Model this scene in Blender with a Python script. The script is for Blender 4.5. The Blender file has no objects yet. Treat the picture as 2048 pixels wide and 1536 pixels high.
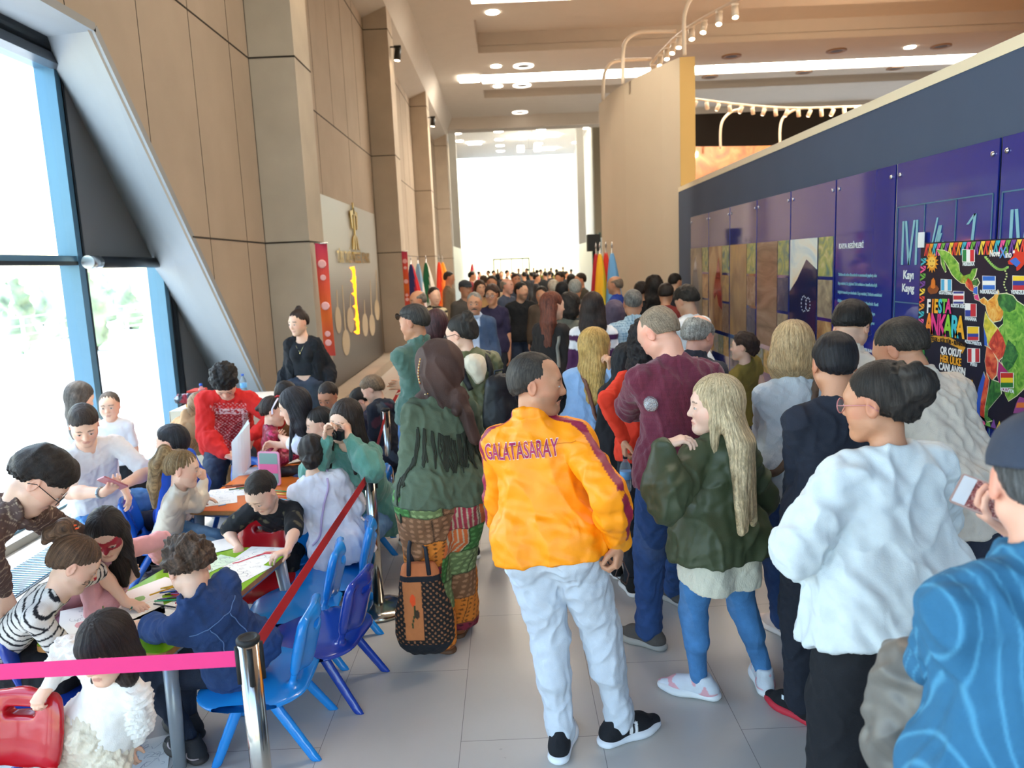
SKY_S=.36; SUN_S=3.6; EXPO=1.40; WARM_S=80; DOWN_S=200
import bpy, bmesh, math, random
import numpy as np
from mathutils import Vector, Matrix
from mathutils.bvhtree import BVHTree
random.seed(7); RNG=np.random.default_rng(5)
PI=math.pi
scene=bpy.context.scene
col=scene.collection
# ------------------------------------------------------------------ camera
F=1525.; PITCH=math.radians(8.91); ROLL=math.radians(2.46); EYE=2.0
cf=np.array([0.,math.cos(PITCH),-math.sin(PITCH)]); r0=np.array([1.,0,0]); u0=np.cross(r0,cf)
cR=r0*math.cos(ROLL)-u0*math.sin(ROLL); cU=u0*math.cos(ROLL)+r0*math.sin(ROLL); cC=np.array([0,0,EYE])
cam_d=bpy.data.cameras.new('camera'); cam=bpy.data.objects.new('camera',cam_d); col.objects.link(cam)
cam.matrix_world=Matrix(((cR[0],cU[0],-cf[0],0),(cR[1],cU[1],-cf[1],0),(cR[2],cU[2],-cf[2],EYE),(0,0,0,1)))
cam_d.sensor_width=36; cam_d.lens=F*36/2048; cam_d.clip_start=.05; cam_d.clip_end=500
cam_d.dof.use_dof=True; cam_d.dof.focus_distance=3.3; cam_d.dof.aperture_fstop=3.2
scene.camera=cam
def ray(px,py): return cR*(px-1024)/F+cU*(768-py)/F+cf
def pz(px,py,z=0.): d=ray(px,py); return cC+d*((z-EYE)/d[2])
def pX(px,py,x): d=ray(px,py); return cC+d*(x/d[0])
def pY(px,py,y): d=ray(px,py); return cC+d*(y/d[1])
# ------------------------------------------------------------------ light
w=bpy.data.worlds.new('sky'); scene.world=w; w.use_nodes=True
wn=w.node_tree; wb=wn.nodes['Background']
sky=wn.nodes.new('ShaderNodeTexSky'); sky.sky_type='NISHITA'; sky.sun_disc=False
sky.sun_elevation=math.radians(48); sky.sun_rotation=math.radians(300); sky.air_density=1.6; sky.dust_density=1.0
tn=wn.nodes.new('ShaderNodeVectorMath'); tn.operation='MULTIPLY'; tn.inputs[1].default_value=(.92,1.,1.10); wn.links.new(sky.outputs[0],tn.inputs[0]); wn.links.new(tn.outputs[0],wb.inputs[0]); wb.inputs[1].default_value=SKY_S
sd=bpy.data.lights.new('sun','SUN'); sun=bpy.data.objects.new('sun',sd); col.objects.link(sun)
sd.energy=SUN_S; sd.angle=math.radians(1.2); sd.color=(1,.95,.88)
sun.rotation_euler=Vector((1.0,-.30,-2.5)).to_track_quat('-Z','Y').to_euler()
vs=scene.view_settings; vs.view_transform='Standard'; vs.look='None'; vs.exposure=EXPO; vs.gamma=1; vs.use_curve_mapping=False
scene.cycles.max_bounces=7; scene.cycles.diffuse_bounces=4; scene.cycles.glossy_bounces=3; scene.cycles.transmission_bounces=4
scene.cycles.sample_clamp_indirect=6; scene.cycles.use_denoising=True
scene.cycles.transparent_max_bounces=8
# ------------------------------------------------------------------ materials
def srgb(c):
    if isinstance(c,str): c=tuple(int(c[i:i+2],16)/255 for i in (0,2,4))
    return tuple((x/12.92 if x<=.04045 else ((x+.055)/1.055)**2.4) for x in c[:3])
_M={}
def mat(name,c='808080',rough=.6,metal=0,bump=0,bscale=60,var=0,vscale=8,attr=False,spec=.5,emit=None,es=0,alpha=1,trans=0,stretch=None,sheen=0,sss=0,coat=0,ior=1.45,fold=0,fscale=11):
    if name in _M: return _M[name]
    m=bpy.data.materials.new(name); m.use_nodes=True; _M[name]=m
    nt=m.node_tree; b=nt.nodes['Principled BSDF']; L=nt.links
    b.inputs['Base Color'].default_value=(*srgb(c),1); b.inputs['Roughness'].default_value=rough; b.inputs['Metallic'].default_value=metal
    b.inputs['Specular IOR Level'].default_value=spec; b.inputs['IOR'].default_value=ior
    b.inputs['Alpha'].default_value=alpha; b.inputs['Transmission Weight'].default_value=trans
    b.inputs['Sheen Weight'].default_value=sheen; b.inputs['Coat Weight'].default_value=coat; b.inputs['Coat Roughness'].default_value=.05
    if sss: b.inputs['Subsurface Weight'].default_value=sss; b.inputs['Subsurface Radius'].default_value=(.012,.005,.003); b.inputs['Subsurface Scale'].default_value=1
    tc=nt.nodes.new('ShaderNodeTexCoord'); mp=nt.nodes.new('ShaderNodeMapping'); L.new(tc.outputs['Object'],mp.inputs[0])
    if stretch: mp.inputs['Scale'].default_value=stretch
    src=None
    if attr:
        at=nt.nodes.new('ShaderNodeAttribute'); at.attribute_name='Col'; src=at.outputs['Color']
    if var:
        nz=nt.nodes.new('ShaderNodeTexNoise'); nz.inputs['Scale'].default_value=vscale; nz.inputs['Detail'].default_value=6; L.new(mp.outputs[0],nz.inputs['Vector'])
        mr=nt.nodes.new('ShaderNodeMapRange'); mr.inputs['To Min'].default_value=1-var; mr.inputs['To Max'].default_value=1+var; mr.inputs['From Min'].default_value=.25; mr.inputs['From Max'].default_value=.75
        L.new(nz.outputs['Fac'],mr.inputs['Value'])
        mx=nt.nodes.new('ShaderNodeVectorMath'); mx.operation='SCALE'; L.new(mr.outputs[0],mx.inputs['Scale'])
        if src: L.new(src,mx.inputs[0])
        else: mx.inputs[0].default_value=srgb(c)
        src=mx.outputs[0]
    if src: L.new(src,b.inputs['Base Color'])
    if emit: b.inputs['Emission Color'].default_value=(*srgb(emit),1); b.inputs['Emission Strength'].default_value=es
    if bump:
        n2=nt.nodes.new('ShaderNodeTexNoise'); n2.inputs['Scale'].default_value=bscale; n2.inputs['Detail'].default_value=3; L.new(mp.outputs[0],n2.inputs['Vector'])
        bp=nt.nodes.new('ShaderNodeBump'); bp.inputs['Strength'].default_value=bump; bp.inputs['Distance'].default_value=.004
        L.new(n2.outputs['Fac'],bp.inputs['Height']); L.new(bp.outputs[0],b.inputs['Normal'])
        if fold:
            mp3=nt.nodes.new('ShaderNodeMapping'); mp3.inputs['Scale'].default_value=(1,1,.55); mp3.inputs['Rotation'].default_value=(.3,.35,0); L.new(tc.outputs['Object'],mp3.inputs[0])
            n3=nt.nodes.new('ShaderNodeTexNoise'); n3.inputs['Scale'].default_value=fscale; n3.inputs['Detail'].default_value=2.5; n3.inputs['Distortion'].default_value=1.2; n3.noise_type='RIDGED_MULTIFRACTAL'; L.new(mp3.outputs[0],n3.inputs['Vector'])
            b3=nt.nodes.new('ShaderNodeBump'); b3.inputs['Strength'].default_value=fold; b3.inputs['Distance'].default_value=.012; L.new(n3.outputs['Fac'],b3.inputs['Height']); L.new(b3.outputs[0],bp.inputs['Normal'])
    return m
# ------------------------------------------------------------------ objects
def tag(o,label,cat,group=None,kind=None):
    if label: o['label']=label
    if cat: o['category']=cat
    if group: o['group']=group
    if kind: o['kind']=kind
    return o
def empty(name,label,cat,loc=(0,0,0),group=None):
    o=bpy.data.objects.new(name,None); col.objects.link(o); o.location=loc; o.empty_display_size=.1
    return tag(o,label,cat,group)
def link(name,me,mats,parent=None):
    o=bpy.data.objects.new(name,me); col.objects.link(o)
    for m in (mats if isinstance(mats,(list,tuple)) else [mats]): me.materials.append(m)
    if parent is not None:
        o.parent=parent; 
        q=parent; off=Vector((0,0,0))
        while q is not None: off+=q.location; q=q.parent
        me.transform(Matrix.Translation(-off))
    return o
class MB:
    """collects simple solids into one mesh (world coordinates)"""
    def __init__(s): s.bm=bmesh.new(); s.mi=0; s.smooth=False
    def _f(s,vs):
        try:
            f=s.bm.faces.new(vs); f.material_index=s.mi; f.smooth=s.smooth; return f
        except ValueError: return None
    def box(s,x0,x1,y0,y1,z0,z1,bev=0):
        V=[s.bm.verts.new(p) for p in ((x0,y0,z0),(x1,y0,z0),(x1,y1,z0),(x0,y1,z0),(x0,y0,z1),(x1,y0,z1),(x1,y1,z1),(x0,y1,z1))]
        fs=[s._f([V[i] for i in q]) for q in ((3,2,1,0),(4,5,6,7),(0,1,5,4),(1,2,6,5),(2,3,7,6),(3,0,4,7))]
        if bev:
            es=list({e for f in fs for e in f.edges}); bmesh.ops.bevel(s.bm,geom=es,offset=bev,segments=2,affect='EDGES',profile=.7)
        return s
    def poly(s,pts,th=None):
        """flat polygon, optionally extruded by vector th"""
        V=[s.bm.verts.new(tuple(p)) for p in pts]; f=s._f(V)
        if th is not None:
            th=Vector(th); W=[s.bm.verts.new(v.co+th) for v in V]; n=len(V)
            s._f(W[::-1])
            for i in range(n): s._f([V[(i+1)%n],V[i],W[i],W[(i+1)%n]])
        return s
    def tube(s,pts,r,n=12,cap=True,flat=None):
        pts=[Vector(p) for p in pts]; rs=r if isinstance(r,(list,tuple)) else [r]*len(pts)
        sm=s.smooth; s.smooth=True
        rings=[]; up=None
        for i,p in enumerate(pts):
            t=((pts[i+1]-p) if i==0 else (p-pts[i-1]) if i==len(pts)-1 else (pts[i+1]-pts[i-1])).normalized()
            if up is None: up=Vector((0,0,1)) if abs(t.z)<.9 else Vector((0,1,0))
            a=t.cross(up).normalized(); b=a.cross(t).normalized(); up=b
            fx,fy=flat if flat else (1,1)
            rings.append([s.bm.verts.new(p+(a*math.cos(k*2*PI/n)*fx+b*math.sin(k*2*PI/n)*fy)*rs[i]) for k in range(n)])
        for i in range(len(rings)-1):
            for k in range(n): s._f([rings[i][k],rings[i][(k+1)%n],rings[i+1][(k+1)%n],rings[i+1][k]])
        s.smooth=False
        if cap: s._f(rings[0][::-1]); s._f(rings[-1])
        s.smooth=sm; return s
    def lathe(s,c,prof,n=32,axis=None):
        """prof list of (r,z) revolved about vertical through c"""
        c=Vector(c); sm=s.smooth; s.smooth=True
        M=Vector(axis).to_track_quat('Z','Y').to_matrix() if axis is not None else Matrix.Identity(3)
        rings=[[s.bm.verts.new(c+M@Vector((r*math.cos(k*2*PI/n),r*math.sin(k*2*PI/n),z))) for k in range(n)] for r,z in prof]
        for i in range(len(rings)-1):
            for k in range(n): s._f([rings[i][k],rings[i][(k+1)%n],rings[i+1][(k+1)%n],rings[i+1][k]])
        s.smooth=False; s._f(rings[0][::-1]); s._f(rings[-1]); s.smooth=sm; return s
    def grid(s,fn,nu,nv,uvs=None):
        """open sheet from fn(u,v)"""
        V=[[s.bm.verts.new(tuple(fn(i/nu,j/nv))) for j in range(nv+1)] for i in range(nu+1)]
        for i in range(nu):
            for j in range(nv): s._f([V[i][j],V[i+1][j],V[i+1][j+1],V[i][j+1]])
        return s
    def build(s,name,mats,parent=None,kind=None,solid=0):
        if solid:
            bmesh.ops.recalc_face_normals(s.bm,faces=s.bm.faces); bmesh.ops.solidify(s.bm,geom=s.bm.faces[:],thickness=solid)
        bmesh.ops.recalc_face_normals(s.bm,faces=s.bm.faces)
        me=bpy.data.meshes.new(name); s.bm.to_mesh(me); s.bm.free()
        o=link(name,me,mats,parent)
        if kind: o['kind']=kind
        return o
def text_mesh(txt,size,depth=0,align='CENTER',shear=0,bold=0,width=1):
    cu=bpy.data.curves.new('t','FONT'); cu.body=txt; cu.size=size; cu.align_x=align; cu.align_y='CENTER'; cu.extrude=depth; cu.shear=shear; cu.offset=bold; cu.resolution_u=3
    o=bpy.data.objects.new('t',cu); col.objects.link(o)
    dg=bpy.context.evaluated_depsgraph_get(); dg.update(); me=bpy.data.meshes.new_from_object(o.evaluated_get(dg))
    bpy.data.objects.remove(o); bpy.data.curves.remove(cu)
    if width!=1: me.transform(Matrix.Diagonal((width,1,1,1)))
    return me
def text_on(txt,size,org,ux,uy,m,parent,name='lettering',off=.002,**k):
    """lettering lying in the plane (ux right, uy up) at org"""
    me=text_mesh(txt,size,.0008,**k)
    ux=Vector(ux).normalized(); uy=Vector(uy).normalized(); n=ux.cross(uy)
    M=Matrix((( ux[0],uy[0],n[0],0),(ux[1],uy[1],n[1],0),(ux[2],uy[2],n[2],0),(0,0,0,1)))
    me.transform(Matrix.Translation(Vector(org)+n*off)@M)
    return link(name,me,m,parent)
def copy_tree(o,parent=None,loc=None,rotz=None,label=None,name=None):
    c=o.copy(); col.objects.link(c)
    if parent is not None: c.parent=parent
    if loc is not None: c.location=loc
    if rotz is not None: c.rotation_euler=(0,0,rotz)
    if label: c['label']=label
    for ch in o.children:
        copy_tree(ch,c)
    return c
# ------------------------------------------------------------------ distance-field modelling (smooth, continuous bodies and cloth)
def nrm(v): v=np.asarray(v,float); return v/(np.linalg.norm(v)+1e-12)
class Prim:
    __slots__=('a','b','ra','rb','A','sc','k','sub','c')
    def __init__(s,a,b,ra,rb=None,k=.02,sub=False,A=None,sc=1.):
        s.a=np.asarray(a,float); s.b=np.asarray(b,float); s.ra=ra; s.rb=ra if rb is None else rb; s.k=k; s.sub=sub; s.A=A; s.sc=sc; s.c=s.a
def rc(a,b,ra,rb=None,k=.02,sub=False,flat=None,fs=1.,flat2=None,fs2=1.):
    """round cone; flat = direction in which it is squashed by factor fs"""
    A=None; sc=1.
    if flat is not None:
        f=nrm(flat); A=np.eye(3)+np.outer(f,f)*(1/fs-1); sc=min(1,fs)
        if flat2 is not None:
            g=nrm(flat2); A=A@(np.eye(3)+np.outer(g,g)*(1/fs2-1)); sc=min(sc,fs2)
    return Prim(a,b,ra,rb,k,sub,A,sc)
def ell(c,rad,frame,k=.02,sub=False):
    """ellipsoid, radii along the rows of frame"""
    rad=np.array(rad); r=float(np.exp(np.mean(np.log(rad)))); fr=np.asarray(frame)
    A=(fr.T*(r/rad))@fr
    return Prim(c,c,r,r,k,sub,A,rad.min()/r)
def pdist(p,P):
    q=P-p.a; ba=p.b-p.a
    if p.A is not None: q=q@p.A.T; ba=p.A@ba
    l2=ba@ba
    if l2<1e-12: d=np.sqrt((q*q).sum(-1))-max(p.ra,p.rb)
    else:
        t=np.clip((q@ba)/l2,0,1); q=q-t[...,None]*ba
        d=np.sqrt((q*q).sum(-1))-(p.ra+(p.rb-p.ra)*t)
    return d*p.sc
class Grp:
    def __init__(s,prims,cuts=(),k=.015): s.p=prims; s.cuts=list(cuts); s.k=k   # cuts: (point, normal) keep the side the normal points away from
def geval(groups,P,R=None):
    """P (M,K,3); R = block radius for culling (None: no culling)"""
    cen=P.mean(1); D=None
    for g in groups:
        d=np.full(P.shape[:2],9.)
        for p in g.p:
            if R is not None:
                dc=pdist(p,cen[:,None,:])[:,0]; m=dc<(R*2.2+p.k*2.4)
                if not m.any(): continue
                x=pdist(p,P[m]); y=d[m]
                if p.sub:
                    h=np.clip(.5-.5*(y+x)/p.k,0,1); d[m]=y*(1-h)-x*h+p.k*h*(1-h)
                else:
                    h=np.clip(.5+.5*(y-x)/p.k,0,1); d[m]=y*(1-h)+x*h-p.k*h*(1-h)
            else:
                x=pdist(p,P)
                if p.sub: h=np.clip(.5-.5*(d+x)/p.k,0,1); d=d*(1-h)-x*h+p.k*h*(1-h)
                else: h=np.clip(.5+.5*(d-x)/p.k,0,1); d=d*(1-h)+x*h-p.k*h*(1-h)
        for c in g.cuts:
            e=(P-np.asarray(c[0],float))@nrm(c[1]); d=np.maximum(d,e)
        if D is None: D=d
        else: h=np.clip(.5+.5*(D-d)/g.k,0,1); D=D*(1-h)+d*h-g.k*h*(1-h)
    return D
_cc={}
def sdf_mesh(groups,h,relax=1):
    lo=np.full(3,9e9); hi=-lo
    for g in groups:
        for p in g.p:
            if p.sub: continue
            r=max(p.ra,p.rb)*(1.6 if p.A is not None else 1.)
            lo=np.minimum(lo,np.minimum(p.a,p.b)-r); hi=np.maximum(hi,np.maximum(p.a,p.b)+r)
    lo-=2*h; H0=16*h; n=np.ceil((hi-lo)/H0).astype(int)+1
    idx=np.stack(np.meshgrid(*[np.arange(k) for k in n],indexing='ij'),-1).reshape(-1,3)
    c=lo+(idx+.5)*H0; d=geval(groups,c[:,None,:],None if len(c)<400 else H0*.87)[:,0]
    idx=idx[np.abs(d)<H0*.87*1.35+.01]
    sub=np.stack(np.meshgrid(range(4),range(4),range(4),indexing='ij'),-1).reshape(-1,3)
    idx=(idx[:,None,:]*4+sub).reshape(-1,3); H1=4*h
    c=lo+(idx+.5)*H1; d=geval(groups,c[:,None,:],H1*.87)[:,0]
    idx=idx[np.abs(d)<H1*.87*1.5+.008]
    if len(idx)==0: return None
    cr=np.stack(np.meshgrid(range(5),range(5),range(5),indexing='ij'),-1).reshape(-1,3)
    base=idx*4; nb=len(base); D=np.empty((nb,125),np.float32)
    for s in range(0,nb,6000):
        P=lo+(base[s:s+6000,None,:]+cr)*h; D[s:s+6000]=geval(groups,P,H1*.87)
    D=D.reshape(nb,5,5,5)
    ins=D<0
    cor=[ins[:,i:i+4,j:j+4,k:k+4] for i in (0,1) for j in (0,1) for k in (0,1)]
    cnt=sum(x.astype(np.int8) for x in cor); act=(cnt>0)&(cnt<8)
    bi,ci,cj,ck=np.nonzero(act)
    if len(bi)==0: return None
    cell=base[bi]+np.stack([ci,cj,ck],-1)
    V8=np.stack([D[bi,ci+i,cj+j,ck+k] for i in (0,1) for j in (0,1) for k in (0,1)],-1)
    off=np.array([(i,j,k) for i in (0,1) for j in (0,1) for k in (0,1)],float)
    acc=np.zeros((len(bi),3)); ct=np.zeros(len(bi))
    for a in range(8):
        for b in range(a+1,8):
            if abs(off[a]-off[b]).sum()!=1: continue
            va,vb=V8[:,a],V8[:,b]; m=(va<0)!=(vb<0)
            t=np.where(m,va/np.where(m,va-vb,1),0)
            acc+=np.where(m[:,None],off[a]+t[:,None]*(off[b]-off[a]),0); ct+=m
    pos=lo+(cell+acc/ct[:,None])*h
    N=cell.max(0)+2; key=(cell[:,0]*N[1]+cell[:,1])*N[2]+cell[:,2]
    o=np.argsort(key); key=key[o]; pos=pos[o]; cell=cell[o]; V8=V8[o]
    quads=[]
    st=np.array([N[1]*N[2],N[2],1])
    for ax,(u,v) in enumerate(((1,2),(2,0),(0,1))):
        s0=V8[:,0]<0; s1=V8[:,[4,2,1][ax]]<0
        m=np.nonzero(s0!=s1)[0]
        k0=key[m]; ks=[k0,k0-st[u],k0-st[u]-st[v],k0-st[v]]
        ii=[np.searchsorted(key,k) for k in ks]; ok=np.ones(len(m),bool)
        for k,i in zip(ks,ii): i[i>=len(key)]=0; ok&=key[i]==k
        q=np.stack(ii,-1)[ok]; fl=s0[m][ok]
        q[~fl]=q[~fl][:,::-1]; quads.append(q)
    Q=np.concatenate(quads)
    E=np.concatenate([Q[:,[0,1]],Q[:,[1,2]],Q[:,[2,3]],Q[:,[3,0]]])
    nv=len(pos); deg=np.bincount(E.ravel(),minlength=nv)
    for _ in range(relax):
        s=np.stack([np.bincount(E[:,0],pos[E[:,1],i],nv)+np.bincount(E[:,1],pos[E[:,0],i],nv) for i in range(3)],-1)
        pos=pos*.4+.6*s/np.maximum(deg,1)[:,None]
    return pos,Q
def vnormals(V,Q):
    n=np.cross(V[Q[:,2]]-V[Q[:,0]],V[Q[:,3]]-V[Q[:,1]])
    N=np.stack([sum(np.bincount(Q[:,j],n[:,i],len(V)) for j in range(4)) for i in range(3)],-1)
    return N/(np.linalg.norm(N,axis=1,keepdims=True)+1e-12)
_dirs=RNG.normal(size=(40,3)); _dirs/=np.linalg.norm(_dirs,axis=1,keepdims=True); _ph=RNG.uniform(0,6.28,40)
def sn(P,freq,seed=0,n=6):
    """cheap smooth noise in about -1..1"""
    r=0
    for i in range(n):
        j=(seed*7+i*3)%40; r=r+np.sin(P@_dirs[j]*freq*(.7+.17*i)+_ph[(j+seed)%40]+1.7*np.sin(P@_dirs[(j+11)%40]*freq*.6+_ph[(j+5)%40]))
    return r/n*1.6
def mesh_from(name,V,Q,mats,parent,colr=None):
    me=bpy.data.meshes.new(name); off=np.zeros(3); q=parent
    while q is not None: off+=np.array(q.location); q=q.parent
    V=V-off
    me.vertices.add(len(V)); me.vertices.foreach_set('co',V.astype(np.float32).ravel())
    nx=np.roll(Q,-1,axis=1); dup=Q==nx; nd=dup.sum(1)
    if nd.any():
        q4=Q[nd==0]; q3=Q[nd==1]; d3=dup[nd==1]; q3=q3[~d3].reshape(-1,3) if len(q3) else np.zeros((0,3),int)
        q4=q4[(q4[:,0]!=q4[:,2])&(q4[:,1]!=q4[:,3])]; q3=q3[(q3[:,0]!=q3[:,1])&(q3[:,1]!=q3[:,2])&(q3[:,0]!=q3[:,2])]
        q3=q3[np.unique(np.sort(q3,1),axis=0,return_index=True)[1]] if len(q3) else q3
        li=np.concatenate([q4.ravel(),q3.ravel()]); ls=np.concatenate([np.arange(0,q4.size,4),q4.size+np.arange(0,q3.size,3)])
    else: li=Q.ravel(); ls=np.arange(0,Q.size,4)
    me.loops.add(len(li)); me.loops.foreach_set('vertex_index',li.astype(np.int32))
    me.polygons.add(len(ls)); me.polygons.foreach_set('loop_start',ls.astype(np.int32))
    me.update(calc_edges=True); me.shade_smooth()
    if colr is not None:
        a=me.color_attributes.new('Col','FLOAT_COLOR','POINT'); c=np.ones((len(V),4),np.float32); c[:,:3]=colr; a.data.foreach_set('color',c.ravel())
    o=bpy.data.objects.new(name,me); col.objects.link(o)
    for m in (mats if isinstance(mats,(list,tuple)) else [mats]): me.materials.append(m)
    o.parent=parent
    return o
def cluster(V,Q,hide,g,N):
    """merge the vertices nobody can see (under clothing) on a coarse grid; the surface stays one piece"""
    k=np.floor(V/g).astype(np.int64); k-=k.min(0); n=k.max(0)+1
    key=(k[:,0]*n[1]+k[:,1])*n[2]+k[:,2]; key=np.where(hide,key,key.max()+1+np.arange(len(V)))
    u,inv,ct=np.unique(key,return_inverse=True,return_counts=True); inv=inv.ravel()
    f=lambda A: np.stack([np.bincount(inv,A[:,i])/ct for i in range(3)],-1)
    return f(V),inv[Q],f(N)
def sdf_obj(name,groups,h,m,parent,color=None,disp=None,relax=1,hide=None,huv=None):
    """color: hex / rgb / fn(V,N)->(n,3) linear;  disp: fn(V,N)->(n,)"""
    if isinstance(groups,list) and groups and isinstance(groups[0],Prim): groups=[Grp(groups)]
    r=sdf_mesh(groups,h,relax)
    if r is None: return None
    V,Q=r; N=vnormals(V,Q)
    if hide is not None:
        V,Q,N=cluster(V,Q,hide(V),5*h,N)
    V0=V
    if disp is not None: V=V+N*disp(V,N)[:,None]
    c=None
    if callable(color): c=color(V0,N)
    elif color is not None: c=np.tile(srgb(color),(len(V),1))
    o=mesh_from(name,V,Q,m,parent,c)
    if huv is not None:
        a=o.data.attributes.new('HUV','FLOAT_VECTOR','POINT'); a.data.foreach_set('vector',huv(V0).astype(np.float32).ravel())
    return o
# ------------------------------------------------------------------ people
def yawv(a): a=math.radians(a); return np.array([-math.sin(a),math.cos(a),0.])   # 0 = away from camera, 90 = to the left, 180 = towards it
def frame(yaw,pitch=0,roll=0):
    f=yawv(yaw); r=np.array([f[1],-f[0],0]); u=np.array([0,0,1.])
    a=math.radians(pitch); f,u=f*math.cos(a)-u*math.sin(a),u*math.cos(a)+f*math.sin(a)
    a=math.radians(roll); r,u=r*math.cos(a)-u*math.sin(a),u*math.cos(a)+r*math.sin(a)   # roll>0: head tips to its right
    return np.array([r,f,u])
def ik(A,T,l1,l2,pole):
    A=np.asarray(A,float); T=np.asarray(T,float); d=T-A; D=np.linalg.norm(d)
    if D>l1+l2-.002: T=A+d/D*(l1+l2-.002); d=T-A; D=l1+l2-.002
    u=d/D; x=(l1*l1-l2*l2+D*D)/(2*D); hh=math.sqrt(max(l1*l1-x*x,0)); p=np.asarray(pole,float); p=nrm(p-u*(p@u))
    return A+u*x+p*hh,T
lin=lambda c: np.array(srgb(c))
SK=dict(fair='e3b79c',mid='d3a283',tan='c08a6a',pink='e0a890',pale='ecc6b0')
class Sk: pass
def hand_prims(W,d,n,side,z=1.,curl=.35,spread=.5,thumb=.4,pinch=0):
    """palm, four unequal fingers and a thumb; d = pointing direction, n = the way the palm faces, side=+1 right hand"""
    d=nrm(d); n=nrm(n-d*(n@d)); l=np.cross(n,d)*side    # l: towards the thumb
    l=np.cross(d,n)*side if False else l
    P=[]; z=z*1.0
    P.append(rc(W,W+d*.03*z,.026*z,.027*z,k=.012,flat=n,fs=.72))
    for o,L in ((.026,.088),(.008,.092),(-.010,.088),(-.026,.080)):
        P.append(rc(W+d*.025*z+l*o*.6*z,W+d*L*z+l*o*z,.0155*z,.0125*z,k=.010,flat=n,fs=.85))
    for i,(o,L,r) in enumerate(((.028,.074,.0092),(.009,.083,.0095),(-.010,.076,.0092),(-.027,.060,.0082))):
        c=curl[i] if isinstance(curl,(list,tuple)) else curl
        q=W+d*(.088-.006*abs(i-1.2))*z+l*o*z; a=0; dd=nrm(d+l*(1.4-i)*.10*spread)
        for seg,(fr,bend) in enumerate(((.45,62),(.30,78),(.25,50))):
            a+=math.radians(bend)*c; v=dd*math.cos(a)+n*math.sin(a); e=q+v*L*fr*z
            P.append(rc(q,e,r*z*(1-.07*seg),r*z*(.93-.08*seg),k=.0035)); q=e
    t=W+d*.022*z+l*.022*z; v=nrm(d*.62+l*(.75-.35*thumb)+n*(.25+.6*thumb)); e=t+v*.046*z; P.append(rc(t,e,.0155*z,.0118*z,k=.008))
    v2=nrm(v+d*.55-l*.45*thumb+n*.15*thumb); e2=e+v2*.032*z; P.append(rc(e,e2,.0112*z,.0088*z,k=.004))
    return P
def head_prims(H,fr,z,fem=False,nose=1.,chub=0.,jaw=1.):
    X=lambda x,y,zz: H+(fr[0]*x+fr[1]*y+fr[2]*zz)*z
    E=lambda c,r,k=.02,sub=False: ell(X(*c),[q*z for q in r],fr,k*z,sub)
    R=lambda a,b,ra,rb,k=.015,sub=False: rc(X(*a),X(*b),ra*z,rb*z,k*z,sub)
    P=[E((0,-.018,.034),(.074,.094,.082)),E((0,.022,.005),(.066,.068,.085),.03),
       R((0,.030,-.035),(0,.048,-.078),.052,.034,.03),
       E((.036,.042,-.035),(.030+.004*chub,.035,.038+.006*chub),.025),E((-.036,.042,-.035),(.030+.004*chub,.035,.038+.006*chub),.025),
       R((-.046*jaw,.0,-.055),(-.016*jaw,.058,-.096),.021,.019,.025),R((.046*jaw,.0,-.055),(.016*jaw,.058,-.096),.021,.019,.025),
       R((-.010,.070,-.096),(.010,.070,-.096),.017,.017,.015),
       R((-.034,.070,.024),(.034,.070,.024),.016,.016,.02)]
    for s in (-1,1):
        P.append(E((s*.033,.098,-.001),(.021,.017,.012),.014,True))
        P.append(E((s*.031,.075,.000),(.0165,.0150,.0140),.004))
    P+= [R((0,.082,.010),(0,.101*(.97+.03*nose),-.026),.008,.0105*nose,.012),E((0,.100,-.031),(.012*nose,.012,.010),.006),
         E((.0125,.091,-.034),(.0085*nose,.011,.0078),.005),E((-.0125,.091,-.034),(.0085*nose,.011,.0078),.005)]
    lf=1.15 if fem else 1.
    P+= [R((-.019,.080,-.061),(.019,.080,-.061),.0045,.0045,.006),R((-.008,.089,-.060),(.008,.089,-.060),.0052*lf,.0052*lf,.006),
         R((-.014,.083,-.072),(.014,.083,-.072),.0062*lf,.0062*lf,.006),
         R((-.022,.092,-.0665),(.022,.092,-.0665),.0028,.0028,.003,True)]
    for s in (-1,1):
        ef=np.array([fr[0]*.93+fr[1]*-.36*s,fr[1]*.93+fr[0]*.36*s,fr[2]]) if True else fr
        P.append(ell(X(s*.076,-.012,-.006),[.009*z,.019*z,.031*z],ef,.005*z)); P.append(ell(X(s*.084,-.008,-.002),[.006*z,.011*z,.019*z],ef,.004*z,True))
    return P
def strand(c1,c2,fq=80):
    a,b=lin(c1),lin(c2)
    def f(V,N,sk):
        q=(V-sk.H)@sk.hf.T; th=np.arctan2(q[:,0],-q[:,1]); 
        k=.5+.5*np.sin(th*fq+3*np.sin(q[:,2]*14)+2*np.sin(th*17+q[:,2]*9)); k=.45*k+.25*(.5+.5*np.sin(th*fq*.37+q[:,2]*6+1))+.3*np.clip(.5+.5*sn(V*np.array([1,1,.35]),150,8,4),0,1)
        return a+(b-a)*k[:,None]
    return f
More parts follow.
